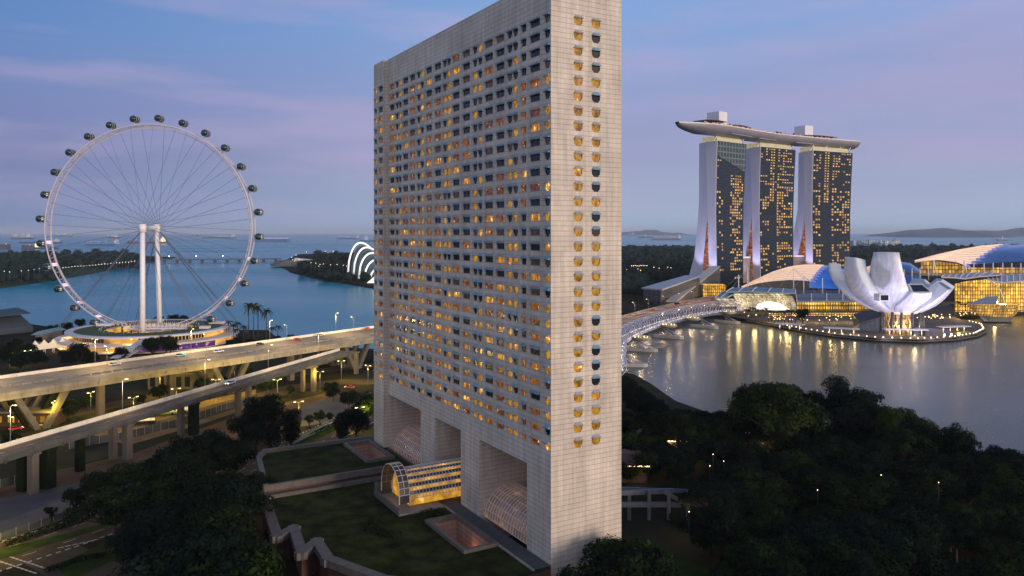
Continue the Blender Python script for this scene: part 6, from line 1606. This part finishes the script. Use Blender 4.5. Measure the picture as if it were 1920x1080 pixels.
# ---------------------------------------------------------------- pergola and low roofs in the dark park at the foot of the tower
pg = thing('pergola', 'pale concrete pergola of two beams on posts beside the tower foot', 'pergola', gp(1230, 960, 3))
M['perg'] = mat('perg', (.10, .115, .14), .7, var=.2, scale=.5)
a, b = dp(1120, 926, 190), dp(1262, 920, 197); c = dp(1312, 922, 214); d2 = dp(1290, 947, 196); lo0, lo1 = dp(1120, 946, 189), dp(1276, 946, 195)
q = MB(); q.bar(a, b, .9, 1.1); q.bar(b, c, .9, 1.0); q.bar(lo0, lo1, .9, 1.1); q.bar(a + Vector((0, 4, .2)), c, .7, .9); q.build('beam', M['perg'], pg, True)
q = MB(); q.bar(dp(1244, 921, 193), d2, .8, 1.0); q.build('brace', M['perg'], pg, True)
for px in (1180, 1217, 1254, 1290): 
    q = MB(); p0 = dp(px, 921, 193.5); q.bar(Vector((p0.x, p0.y, 3)), p0, .8, .8); q.build('post', M['perg'], pg, True)
for i, (px, py, w, d_, lab) in enumerate(((1184, 905, 9, 14, 'low brown roofed pavilion with a glowing eave beside the tower'), (1262, 855, 20, 10, 'pale lit house among trees behind the tower foot'), (1400, 838, 18, 8, 'long low roof with a white lit edge under the park trees'))):
    c = gp(px, py, 3); t = thing('park_pavilion', lab, 'pavilion', c)
    hh = 5 if i < 3 else 9
    q = MB(); q.box(-w / 2, 0, 0, w / 2, d_, hh); q.build('wall', [mat('brown_wall', (.10, .06, .04), .8), mat('pale_house', (.45, .36, .28), .8), M['pink_wall']][i], t)
    q = MB(); q.hexa([(-w / 2 - 1, -1, hh + .003), (w / 2 + 1, -1, hh + .003), (w / 2 + 1, d_ + 1, hh + .003), (-w / 2 - 1, d_ + 1, hh + .003)], [(-w / 2 + 1, d_ * .4, hh + 2.4), (w / 2 - 1, d_ * .4, hh + 2.4), (w / 2 - 1, d_ * .6, hh + 2.4), (-w / 2 + 1, d_ * .6, hh + 2.4)]); q.build('roof', mat('brown_roof', (.10, .045, .035), .8) if i == 0 else bpy.data.materials['brown_roof'], t)
    for k in range(3 if i else 0): MB().box(-w / 2 + 1 + k * w / 3, -.08, 1, -w / 2 + 2.6 + k * w / 3, -.02, 3.4).build('window', M['gold'], t)
    if i < 3:
        q = MB(); q.box(-w / 2 - .9, -1.15, hh - .1, w / 2 + .9, -1.02, hh + .15); q.build('eave_light', M['lamp_warm'], t); lamp('eave_glow', None, c + Vector((0, -2.5, 3)), 350, (1, .6, .25), .4)
# distant port sheds
pt = thing('far_port', 'distant row of lit port sheds beyond the wood right of the towers', 'port', dp(1645, 456, 4600))
sc_ = 4600 / F; q = MB(); rgp = random.Random(3)
for k in range(9): x = dp(1600 + 10 * k, 456, 4600 + 60 * (k % 3)); q.box(x.x, x.y, 0, x.x + rgp.uniform(14, 30), x.y + 40, rgp.uniform(16, 34))
q.build('shed', mat('port_shed', (.30, .30, .34), .7), pt, True)
q = MB()
for k in range(46): x = dp(1598 + 92 * rgp.random(), 456 - 4 * rgp.random(), 4590); q.box(x.x, x.y, x.z, x.x + 2.6, x.y + 1, x.z + 2.2)
q.build('lamp_glow', M['ship_lit2'], pt, True)
for i, (px0, px1, py) in enumerate(((1182, 1217, 514), (1224, 1240, 516), (1250, 1262, 518))):
    pass

# warm lamps scattered along the promenade between the mall and the water
lm_ = MB(); lm_.tube([(0, 0, 0), (0, 0, 3.2)], .09, 5); LPM = lm_.mesh('post', M['dark_metal']); lm_ = MB(); lm_.blob((0, 0, 3.45), .42, .42, .38, 0, 8, 5); LHM = lm_.mesh('lamp_head', glow('prom_lamp', (1.0, .66, .28), 3.5))
rpl = random.Random(31)
for k in range(95):
    px = rpl.choice([rpl.uniform(1376, 1520), rpl.uniform(1440, 1640), rpl.uniform(1720, 1815), rpl.uniform(1770, 1915)]); py = {0: 0}.get(1, interp([(1376, 594), (1450, 600), (1520, 602), (1640, 601), (1720, 604), (1790, 596), (1915, 585)], px)) + rpl.uniform(-4, 7)
    g_ = gp(px, py, 2.6); t = thing('promenade_lamp', 'small warm lamp on the promenade between the mall and the water', 'lamp', g_, 0, 'warm lamps scattered over the promenade'); put('post', LPM, t); put('lamp_head', LHM, t)
# ================================================================ vegetation
def leaf_mat(name, c, var=.35):
    m = mat(name, c, .8, var=var, scale=.35, spec=.04); return m
LM = {'dark': leaf_mat('leaf_dark', (0.0055, 0.0110, 0.0055)), 'mid': leaf_mat('leaf_mid', (0.0096, 0.0192, 0.0064)), 'lite': leaf_mat('leaf_lite', (0.0181, 0.0331, 0.0064)), 'teal': leaf_mat('leaf_teal', (0.0055, 0.0132, 0.0099)), 'olive': leaf_mat('leaf_olive', (0.0267, 0.0321, 0.0053)), 'palm': leaf_mat('leaf_palm', (0.0165, 0.0275, 0.0099))}
def leaves(mb, rg_, c, rx, ry, rz, n, size, mats, hollow=.55, flat=.0):
    for _ in range(n):
        while True:
            d_ = Vector((rg_.gauss(0, 1), rg_.gauss(0, 1), rg_.gauss(0, 1)))
            if d_.length > 1e-3: break
        d_.normalize(); rr = hollow + (1 - hollow) * rg_.random() ** .6
        if d_.z < -.35 and rg_.random() < .6: d_.z *= -.6
        p = c + Vector((d_.x * rx * rr, d_.y * ry * rr, d_.z * rz * rr))
        nr_ = (d_ + Vector((rg_.uniform(-.8, .8), rg_.uniform(-.8, .8), rg_.uniform(-.3, .9)))).normalized()
        u = nr_.orthogonal().normalized(); v_ = nr_.cross(u); a = rg_.uniform(0, 6.28); u, v_ = u * math.cos(a) + v_ * math.sin(a), v_ * math.cos(a) - u * math.sin(a)
        s = size * rg_.uniform(.6, 1.35); m = rg_.choice(mats)
        mb.poly([p - u * s * .5, p + v_ * s * .32, p + u * s * .55, p - v_ * s * .34], m)
def tree_meshes(kind, seed):
    rg_ = random.Random(seed); tb, cb = MB(), MB(); clumps = []
    if kind == 'rain':     h, R_, nl, nc, sz = 16.0, 11.0, 300, 26, .62
    elif kind == 'round':  h, R_, nl, nc, sz = 14.0, 6.2, 280, 19, .55
    elif kind == 'tall':   h, R_, nl, nc, sz = 19.0, 5.2, 280, 20, .55
    elif kind == 'bushy':  h, R_, nl, nc, sz = 10.0, 5.5, 260, 15, .55
    else:                  h, R_, nl, nc, sz = 8.0, 3.2, 200, 9, .42
    ht = h * (.34 if kind in ('rain', 'tall') else .22)
    tb.tube([(0, 0, -.3), (rg_.uniform(-.2, .2), rg_.uniform(-.2, .2), ht * .6), (rg_.uniform(-.4, .4), rg_.uniform(-.4, .4), ht)], [.05 * h * .8, .035 * h, .028 * h], 8)
    for i in range(nc):
        a = i * 2.399 + rg_.uniform(-.4, .4); f = math.sqrt((i + .5) / nc)
        if kind == 'rain': r = R_ * .80 * f; z = h * (.50 + .30 * (1 - f ** 2)) + rg_.uniform(-1.0, 1.3); cr_ = (R_ * .27 * rg_.uniform(.75, 1.25), R_ * .17 * rg_.uniform(.8, 1.2))
        elif kind == 'tall': r = R_ * .62 * rg_.uniform(.3, 1); z = h * (.30 + .60 * (i / nc)) ; r *= 1 - .35 * abs(i / nc - .45); cr_ = (R_ * .40 * rg_.uniform(.75, 1.2), R_ * .42 * rg_.uniform(.7, 1.1))
        else: r = R_ * .68 * f * rg_.uniform(.7, 1.05); z = h * (.28 + .50 * rg_.random() * (1.05 - .45 * f)) + h * .1; cr_ = (R_ * .38 * rg_.uniform(.75, 1.2), R_ * .32 * rg_.uniform(.75, 1.2))
        c = Vector((r * math.cos(a), r * math.sin(a), z)); clumps.append((c, cr_))
        if i % 3 == 0 or kind == 'rain':
            tb.tube([(0, 0, ht * .95), Vector((0, 0, ht)).lerp(c, .5) + Vector((0, 0, -.4)), c], [.018 * h, .011 * h, .003 * h], 5)
    for i, (c, cr_) in enumerate(clumps):
        m = rg_.choice([[0, 0, 0, 1], [0, 1, 1], [1, 1, 2], [0, 0, 1]])
        leaves(cb, rg_, c, cr_[0], cr_[0], cr_[1], nl, sz, m)
    return tb, cb
PAL = {'dark': ['dark', 'teal', 'mid'], 'mid': ['dark', 'mid', 'lite'], 'lite': ['mid', 'lite', 'olive']}
PROTO = {}
def proto(kind, seed, pal):
    k = (kind, seed, pal)
    if k not in PROTO:
        base = (kind, seed)
        if base not in PROTO: PROTO[base] = tree_meshes(kind, seed)
        tb, cb = PROTO[base]; PROTO[k] = (tb.mesh('trunk', M['bark']), cb.mesh('crown', [LM[x] for x in PAL[pal]]))
    return PROTO[k]
rt = random.Random(99)
def tree(loc, kind, pal, label, group=None, s=1.0, name='tree'):
    t = thing(name, label, 'tree', loc, rt.uniform(0, 6.28), group); tm, cm = proto(kind, rt.choice((1, 2, 3)), pal)
    for nm, me in (('trunk', tm), ('crown', cm)): put(nm, me, t)
    t.scale = (s * rt.uniform(.92, 1.08), s * rt.uniform(.92, 1.08), s * rt.uniform(.92, 1.08)); return t
# big dark trees on the left, in front of the avenue
GL = 'big dark trees between the avenue and the podium'
for px, top, Y, kind, pal, s in ((250, 862, 196, 'rain', 'mid', 1.0), (330, 838, 207, 'rain', 'dark', 1.0), (400, 800, 228, 'round', 'dark', 1.15), (440, 812, 222, 'round', 'dark', 1.2), (350, 815, 236, 'bushy', 'dark', 1.0), (215, 905, 178, 'rain', 'mid', .85), (300, 885, 182, 'rain', 'mid', .95), (385, 880, 184, 'rain', 'mid', 1.0), (415, 895, 176, 'rain', 'dark', .8), (320, 930, 163, 'rain', 'dark', .95), (390, 945, 156, 'rain', 'mid', .9), (260, 960, 158, 'round', 'dark', .95), (455, 1010, 142, 'bushy', 'lite', 1.0), (380, 1000, 142, 'rain', 'dark', .8), (300, 1030, 136, 'bushy', 'dark', 1.0), (430, 1050, 130, 'bushy', 'mid', .95), (500, 1070, 132, 'bushy', 'lite', .8), (470, 880, 195, 'bushy', 'dark', .8), (185, 880, 200, 'bushy', 'dark', .9), (410, 1060, 128, 'bushy', 'dark', .9)):
    p = dp(px, top, Y); h0 = {'rain': 15.0, 'round': 13.5, 'tall': 18, 'bushy': 9.6}[kind] * s
    tree(Vector((p.x, p.y, 2.9)), kind, pal, 'big dark tree in the clump between the avenue and the hotel podium', GL, (p.z - 2.9) / (h0 / s) * 1.0)
for px, py, top, kind, pal, lab in ((478, 860, 738, 'tall', 'dark', 'tall dark tree right of the paired posts, in front of the narrow viaduct'), (505, 866, 732, 'tall', 'dark', 'tall dark tree with a broad top, left of the small street trees'), (545, 850, 760, 'tall', 'dark', 'tall dark tree leaning towards the tower, above the podium corner'), (460, 850, 770, 'round', 'dark', 'dark tree left of the two tall ones by the avenue')):
    g_ = gp(px, py, 3); hh = dp(px, top, g_.y).z - 3; tree(g_, kind, pal, lab, None, hh / {'tall': 18.5, 'round': 13.5}[kind])
for px, py, top, kind, pal, lab in ((580, 802, 772, 'small', 'lite', 'small bright green street tree by the blue grey fence, left one'), (600, 798, 766, 'small', 'mid', 'small green street tree by the blue grey fence, middle one'), (618, 795, 772, 'small', 'mid', 'small green street tree by the blue grey fence, right one'), (640, 840, 772, 'tall', 'dark', 'dark tree behind the upper roof garden near the tower foot'), (668, 830, 758, 'round', 'dark', 'dark round tree by the tower foot at the far corner'), (690, 800, 735, 'bushy', 'mid', 'green bushy tree hard against the far tower wing'), (655, 770, 728, 'bushy', 'dark', 'dark bush beside the lit lower road'), (625, 752, 722, 'bushy', 'dark', 'low dark tree left of the bush on the lower road'), (95, 980, 945, 'small', 'dark', 'small dark tree alone at the edge of the gravel lot'), (140, 960, 915, 'bushy', 'dark', 'dark tree at the left edge of the big clump'), (625, 865, 830, 'bushy', 'dark', 'dark spreading bush overhanging the upper roof garden')):
    g_ = gp(px, py, 3); hh = dp(px, top, g_.y).z - 3; tree(g_, kind, pal, lab, None, hh / {'tall': 18.5, 'round': 13.5, 'bushy': 9.8, 'small': 7.6}[kind])
GV = 'trees between and below the viaducts'
for px, py, top in ((265, 765, 728), (300, 755, 722), (420, 735, 706), (380, 745, 712), (500, 745, 700), (620, 742, 715), (130, 790, 752), (20, 850, 812), (545, 745, 712), (165, 770, 735), (95, 770, 745), (465, 715, 690), (10, 790, 760)):
    g_ = gp(px, py, 3); hh = dp(px, top, g_.y).z - 3; tree(g_, rt.choice(('bushy', 'small')), rt.choice(('dark', 'mid', 'lite')), 'tree growing on the ground between the two viaducts', GV, hh / 9)
GT = 'trees in front of the round terminal'
for px, py, top in ((150, 694, 640), (130, 690, 650), (168, 690, 655), (225, 682, 648), (285, 672, 632), (312, 668, 628), (320, 664, 632), (40, 700, 655), (15, 690, 640), (70, 690, 650), (100, 632, 606), (125, 628, 600), (150, 618, 595), (55, 672, 640), (185, 624, 612), (30, 665, 635), (445, 655, 630), (470, 652, 632), (520, 645, 628), (545, 642, 625), (430, 652, 635)):
    g_ = gp(px, py, 3); hh = dp(px, top, g_.y).z - 3; tree(g_, 'bushy' if hh < 14 else 'round', 'dark', 'dark tree standing round the foot of the round terminal', GT, hh / (9.8 if hh < 14 else 13.6))
for px, py, top, lab in ((325, 608, 584, 'dark tree crown behind the wheel columns'), (345, 610, 590, 'dark tree crown right of the wheel columns'), (300, 606, 588, 'dark tree crown between the wheel columns')):
    p = dp(px, top, 575); tree(Vector((p.x, p.y, 3)), 'round', 'dark', lab, None, (p.z - 3) / 13.6)
# palms
def palm_mesh(seed, h, R_, nf=15):
    rg_ = random.Random(seed); tb, fb = MB(), MB(); b = rg_.uniform(-.05, .05) * h
    top = Vector((b, rg_.uniform(-.04, .04) * h, h)); tb.tube([(0, 0, -.2), Vector((top.x * .4, top.y * .4, h * .5)), top], [.30, .2, .15], 7)
    for k in range(nf):
        a = 6.283 * k / nf + rg_.uniform(-.2, .2); el = rg_.uniform(-.15, .95); d_ = Vector((math.cos(a), math.sin(a), 0)); sd = Vector((-d_.y, d_.x, 0)); prev_ = None
        for j in range(7):
            u = j / 6; p = top + d_ * (R_ * u * math.cos(el * (1 - u * .6))) + Vector((0, 0, R_ * (math.sin(el) * u - .75 * u * u))); w = R_ * .15 * (1 - u * .85) * (1 if j else .3)
            if prev_: q0, w0 = prev_; fb.poly([q0 - sd * w0 + Vector((0, 0, -w0 * .6)), q0, p, p - sd * w + Vector((0, 0, -w * .6))]); fb.poly([q0, q0 + sd * w0 + Vector((0, 0, -w0 * .6)), p + sd * w + Vector((0, 0, -w * .6)), p])
            prev_ = (p, w)
    return tb.mesh('trunk', M['bark']), fb.mesh('fronds', LM['palm'])
PALMS = [palm_mesh(k, 10, 3.6) for k in range(4)]
def palm(loc, h, label, group):
    t = thing('palm_tree', label, 'palm', loc, rt.uniform(0, 6.28), group); tm, fm = rt.choice(PALMS); put('trunk', tm, t); put('fronds', fm, t); k = h / 10; t.scale = (min(k, 1.6) ** .6, min(k, 1.6) ** .6, k); return t
for px, py, top in ((466, 640, 572), (476, 642, 573), (484, 640, 576), (499, 642, 582)):
    g_ = gp(px, py, 3); palm(g_, dp(px, top, g_.y).z - 3, 'tall palm with a bare trunk beside the round terminal', 'tall palms beside the round terminal')
for px, py, top in ((430, 640, 604), (438, 645, 610), (446, 640, 606), (425, 640, 612), (456, 642, 612), (510, 645, 615), (520, 642, 612), (443, 648, 618), (345, 625, 602), (390, 620, 597)):
    g_ = gp(px, py, 3); palm(g_, dp(px, top, g_.y).z - 3, 'low palm beside the round terminal', 'low palms beside the round terminal')
for k in range(16):
    px = 1398 + 6.2 * k + rt.uniform(-1.5, 1.5); g_ = gp(px, 601 + .5 * k, 2.6); palm(g_, rt.uniform(8.5, 11), 'lit palm in the row before the glass barrel', 'palms on the promenade')
for px in (1175, 1182, 1190, 1197, 1205, 1213, 1220, 1228, 1236):
    g_ = gp(px, 585, 2.6); palm(g_, rt.uniform(9, 12), 'lit palm in the grove beyond the road bridge', 'palms beyond the road bridge')
for px in (1786, 1796, 1803, 1811, 1818, 1826): 
    g_ = gp(px, 592, 2.6); palm(g_, rt.uniform(9, 12), 'palm before the gold mall wing at the right', 'palms before the mall wing')
for px, py, top, kind, lab in ((1505, 606, 577, 'bushy', 'dark round tree alone before the mall front'), (1824, 582, 551, 'round', 'dark tree before the gold mall wing, left one'), (1842, 582, 560, 'bushy', 'low dark tree before the gold mall wing, middle one'), (1899, 580, 549, 'round', 'dark tree before the gold mall wing, right one'), (1268, 585, 566, 'bushy', 'dark tree at the foot of the wedge building'), (1365, 548, 532, 'bushy', 'dark tree at the foot of the nearest glass tower'), (1418, 545, 532, 'bushy', 'dark tree between the link block and the long shell roof')):
    g_ = gp(px, py, 2.6); hh = dp(px, top, g_.y).z - 2.6; tree(g_, kind, 'dark', lab, None, hh / {'round': 13.6, 'bushy': 9.8}[kind])
# the dark park in the right foreground
GP = 'trees of the unlit park below the bay'
LAB = {'rain': 'broad dark tree in the unlit park below the bay', 'round': 'round dark tree in the unlit park below the bay', 'tall': 'tall dark tree in the unlit park below the bay', 'bushy': 'low dark tree in the unlit park below the bay'}
def inpark(x, y):
    k = x / y * F + CX
    loc_ = Vector((x - TC.x, y - TC.y)); lx, ly = loc_.x * .5025 - loc_.y * .8646, loc_.x * .8646 + loc_.y * .5025
    if lx < 4 and ly < 22: return False
    lim = interp([(1165, 296), (1230, 287), (1380, 283), (1560, 268), (1700, 250), (1800, 230), (1950, 208)], k)
    return 1165 < k < 1980 and y < lim
def shore_top(k): return interp([(1165, 780), (1250, 765), (1400, 768), (1650, 790), (1700, 765), (1780, 795), (1830, 830), (1960, 850)], k)
pts = []
tries = 0
while len(pts) < 215 and tries < 30000:
    tries += 1
    x, y = rt.uniform(10, 210), rt.uniform(118, 300)
    if not inpark(x, y): continue
    k = x / y * F + CX; py = HY + 72 * F / y
    if k < 1330 and 128 < y < 178 and k > 1180: continue               # the lawn
    if k < 1325 and 180 < y < 215: continue                              # the pergola
    if any((x - a) ** 2 + (y - b) ** 2 < 5.2 ** 2 for a, b, *_ in pts): continue
    pts.append((x, y, k))
for x, y, k in pts:
    kind = rt.choices(('round', 'bushy', 'rain', 'tall'), (5, 4, 3, .6))[0]
    s = rt.uniform(.62, .92)
    hh = {'rain': 15, 'round': 13.6, 'tall': 18.5, 'bushy': 9.8}[kind] * s
    zmax = H - (shore_top(k) - HY) / F * y - 3
    if hh > zmax: s *= max(.4, zmax / hh)
    tree(Vector((x, y, 2.9)), kind, rt.choices(('dark', 'mid', 'lite'), (5, 3.2, 1.6))[0], LAB[kind], GP, s)
for px, top, Y, kind, pal, s_, lab in ((1415, 718, 262, 'round', 'dark', 1, 'tall shore tree left of the brown roof, darkest of its clump'), (1455, 722, 246, 'rain', 'lite', 1, 'large yellow green tree in front of the tall shore clump'), (1470, 716, 268, 'round', 'dark', 1, 'tall dark tree in the middle of the shore clump'), (1520, 722, 270, 'round', 'dark', 1, 'dark tree behind the brown roof in the shore clump'), (1572, 710, 264, 'tall', 'dark', 1, 'tallest dark tree of the shore clump, against the water'), (1618, 716, 258, 'round', 'dark', 1, 'rounded dark tree at the right end of the shore clump'), (1590, 750, 250, 'round', 'dark', 1, 'dark tree below the right end of the shore clump'), (1665, 765, 235, 'tall', 'lite', 1, 'yellow green upright tree right of the shore clump'), (1690, 760, 244, 'rain', 'mid', 1, 'broad tree behind the yellow green upright one'), (1795, 800, 226, 'round', 'dark', 1, 'dark pointed tree near the right end of the shore'), (1200, 730, 300, 'round', 'dark', 1, 'dark tree beside the tower edge at the near bridge end'), (1176, 700, 322, 'round', 'dark', 1, 'dark tree hard against the tower edge below the footbridge'), (1226, 742, 292, 'bushy', 'dark', 1, 'dark round tree right of the near bridge end'), (1150, 1010, 150, 'bushy', 'mid', 1, 'green shrub tree at the foot of the tower corner'), (1200, 1000, 146, 'bushy', 'mid', 1, 'green leafy tree right of the tower foot'), (1110, 1050, 138, 'bushy', 'mid', 1, 'low leafy shrub in front of the tower corner'), (1265, 960, 190, 'bushy', 'lite', 1, 'yellow lit shrub below the pergola'), (1320, 985, 172, 'bushy', 'dark', 1, 'dark shrub beside the pergola end'), (1064, 1062, 134, 'bushy', 'dark', 1, 'small dark shrub at the podium end by the tower')):
    p = dp(px, top, Y); h0 = {'rain': 15.0, 'round': 13.6, 'tall': 18.5, 'bushy': 9.8}[kind]; tree(Vector((p.x, p.y, 2.9)), kind, pal, lab, None, (p.z - 2.9) / h0)
for px, top, Y in ((1180, 716, 335), (1196, 722, 322), (1210, 728, 312), (1222, 738, 300), (1240, 752, 290), (1186, 738, 305), (1205, 745, 296), (1260, 762, 286), (1174, 730, 318)):
    p = dp(px, top, Y); tree(Vector((p.x, p.y, 2.9)), 'round', 'dark', 'dark tree along the shore between the footbridge end and the park', 'shore trees below the footbridge', (p.z - 2.9) / 13.6)
# small garden lamps among the park trees
gm = MB(); gm.tube([(0, 0, 0), (0, 0, 2.6)], .03, 5); GPM = gm.mesh('post', M['dark_metal']); gm = MB(); gm.blob((0, 0, 2.75), .10, .10, .11, 0, 8, 5); GHM = gm.mesh('lamp_head', M['lamp_warm'])
for px, py in ((1337, 852), (1357, 865), (1331, 874), (1702, 821), (1652, 891), (1760, 905), (1533, 919), (1292, 960)):
    z = 15 if py < 870 else 13
    g_ = gp(px, py, 14); t = thing('garden_lamp', 'tiny warm lamp glinting through the park trees', 'lamp', (g_.x, g_.y, 3), 0, 'lamps among the park trees')
    o = put('post', GPM, t); o.scale = (1.6, 1.6, 4.2); o = put('lamp_head', GHM, t); o.location = (0, 0, 8.3)
for px, py in ((1260, 850), (1300, 838), (1430, 838), (1290, 960), (1665, 810)): lamp('garden_light', None, gp(px, py, 9), 700, (1, .62, .25), .5)
# shrubs on the roof garden and hedges
def hedge(label, pts, w, h, n, name='hedge'):
    t = thing(name, label, 'hedge', pts[0]); mb = MB(); rg_ = random.Random(len(pts) * 7 + n)
    for i in range(len(pts) - 1):
        a, b = Vector(pts[i]), Vector(pts[i + 1]); m = max(1, int((b - a).length / (w * .6)))
        for k in range(m):
            c = a.lerp(b, (k + .5) / m) + Vector((0, 0, h * .5)); leaves(mb, rg_, c, w * .6, w * .6, h * .55, n, .40, [0, 0, 1, 2], .5)
    mb.build('foliage', [LM['dark'], LM['mid'], LM['lite']], t, True)
hedge('pale flowering shrubs in the middle of the roof lawn', [loc2w(-40, -22, 9), loc2w(-34, -25, 9), loc2w(-28, -21, 9)], 2.6, 1.5, 90, 'shrub_bed')
hedge('shrubs beside the near light well on the roof lawn', [loc2w(-36, -12, 9), loc2w(-34.5, -8, 9)], 2.2, 2.4, 110, 'shrub_bed')
hedge('long clipped hedge on the avenue verge at the lower left', [gp(10, 1026), gp(60, 1008), gp(140, 982)], 2.2, 1.4, 90)
hedge('clipped hedge along the avenue beside the street trees', [gp(540, 832), gp(590, 812), gp(636, 795)], 2.0, 1.3, 70)
hedge('low hedge at the foot of the lower left lawn', [gp(85, 1075), gp(150, 1052), gp(200, 1044)], 1.6, 1.2, 80)
# ---------------------------------------------------------------- far woods read as one mass
def wood(name, label, rows, seed, size, pal, density=1.0):
    """far-off wood: clumped crowns over an area, one object of ground cover"""
    rg_ = random.Random(seed); mb = MB()
    for (px0, px1, py0, py1, n, hh) in rows:
        for _ in range(int(n * density)):
            u = rg_.random(); px, py = px0 + (px1 - px0) * rg_.random(), py0 + (py1 - py0) * u ** 1.0; g_ = gp(px, py, 2.4); h = hh * rg_.uniform(.65, 1.2); r = h * rg_.uniform(.42, .65); sz = size * (g_.y / 1500)
            mb.blob(g_ + Vector((0, 0, h * .5)), r * .8, r * .8, h * .42, 0, 7, 4, .18, rg_)
            leaves(mb, rg_, g_ + Vector((0, 0, h * .55)), r, r, h * .5, 34, max(1.6, sz), [0, 0, 1, 2], .7)
    o = mb.build(name, [LM[x] for x in pal], None); tag(o, label, 'wood', None, 'stuff'); return o
LM['fw0'] = leaf_mat('far_leaf_dark', (.014, .028, .022), .3); LM['fw1'] = leaf_mat('far_leaf_mid', (.020, .038, .026), .3)
wood('wood', 'dark wooded left bank seen through the wheel', [(-60, 110, 486, 531, 150, 22), (100, 262, 486, 506, 110, 20), (-60, 240, 480, 490, 110, 20), (262, 300, 487, 490, 12, 12), (170, 190, 483, 486, 4, 26)], 1, 3.4, ['fw0', 'fw1', 'mid'])
wood('wood', 'dark wood on the far promontory left of the hotel tower', [(566, 660, 490, 518, 70, 16), (600, 705, 512, 530, 60, 14), (590, 720, 481, 492, 60, 20), (560, 600, 500, 512, 20, 14)], 2, 3.2, ['fw0', 'fw1', 'mid'])
wood('wood', 'dark wooded gardens between the hotel tower and the three towers', [(1160, 1300, 478, 520, 130, 20), (1160, 1210, 520, 556, 50, 18), (1210, 1300, 510, 530, 50, 18), (1160, 1300, 468, 480, 90, 22), (1275, 1300, 480, 520, 24, 20)], 3, 3.4, ['fw0', 'fw1', 'mid'])
wood('wood', 'dark wood beyond the mall roofs at the right', [(1590, 1740, 474, 486, 90, 20), (1600, 1960, 466, 474, 130, 22), (1300, 1600, 480, 492, 60, 18)], 4, 3.4, ['fw0', 'fw1', 'mid'])
# lights strung through the far woods
def light_string(label, spots_, m, r, group):
    for px, py in spots_:
        g_ = gp(px, py, 9); t = thing('far_lamp', label, 'lamp', (g_.x, g_.y, 2), 0, group); sc2 = g_.y / F * r
        q = MB(); q.tube([(0, 0, 0), (0, 0, 20)], .3, 4); q.build('post', M['dark_metal'], t); q = MB(); q.blob((0, 0, 20.5), sc2, sc2, sc2, 0, 6, 4); q.build('lamp_head', m, t)
rl = random.Random(12)
light_string('tiny lamp on the shore road of the wooded left bank', [(8, 527), (18, 529), (40, 526), (53, 525), (64, 523), (74, 521), (92, 520)] + [(118 + 5.6 * k, 519 - .62 * k + rl.uniform(-.8, .6)) for k in range(25)], M['lamp_white'], .42, 'shore road lamps on the left bank')
light_string('tiny lamp in the wooded gardens right of the hotel tower', [(1184 + 3.6 * k, 514 + rl.uniform(-.6, .6)) for k in range(9)] + [(1196, 522), (1201, 525), (1226, 518), (1236, 520), (1252, 518), (1258, 519), (1175, 524)], M['lamp_warm'], .5, 'lamps in the wooded gardens')
light_string('tiny lamp on the far promontory by the pumping station', [(547, 494), (549, 500), (553, 503), (561, 500), (583, 507), (592, 508), (600, 511), (606, 510), (598, 515), (620, 512), (632, 511), (644, 513), (650, 515), (555, 489), (575, 482), (610, 480), (625, 480)], M['lamp_warm'], .45, 'lamps on the far promontory')
# ================================================================ evening haze over land and sea
hm = bpy.data.materials.new('haze'); hm.use_nodes = True
ht_ = hm.node_tree; ht_.nodes.remove(ht_.nodes['Principled BSDF'])
pvn = ht_.nodes.new('ShaderNodeVolumePrincipled')
pvn.inputs['Color'].default_value = (.80, .88, 1.0, 1); pvn.inputs['Density'].default_value = 3.0e-5; pvn.inputs['Anisotropy'].default_value = 0.0
ht_.links.new(pvn.outputs[0], ht_.nodes['Material Output'].inputs['Volume'])
hz_ = MB().box(-45100, -600, -4, 45100, 50100, 262).build('haze', hm); hz_['kind'] = 'stuff'
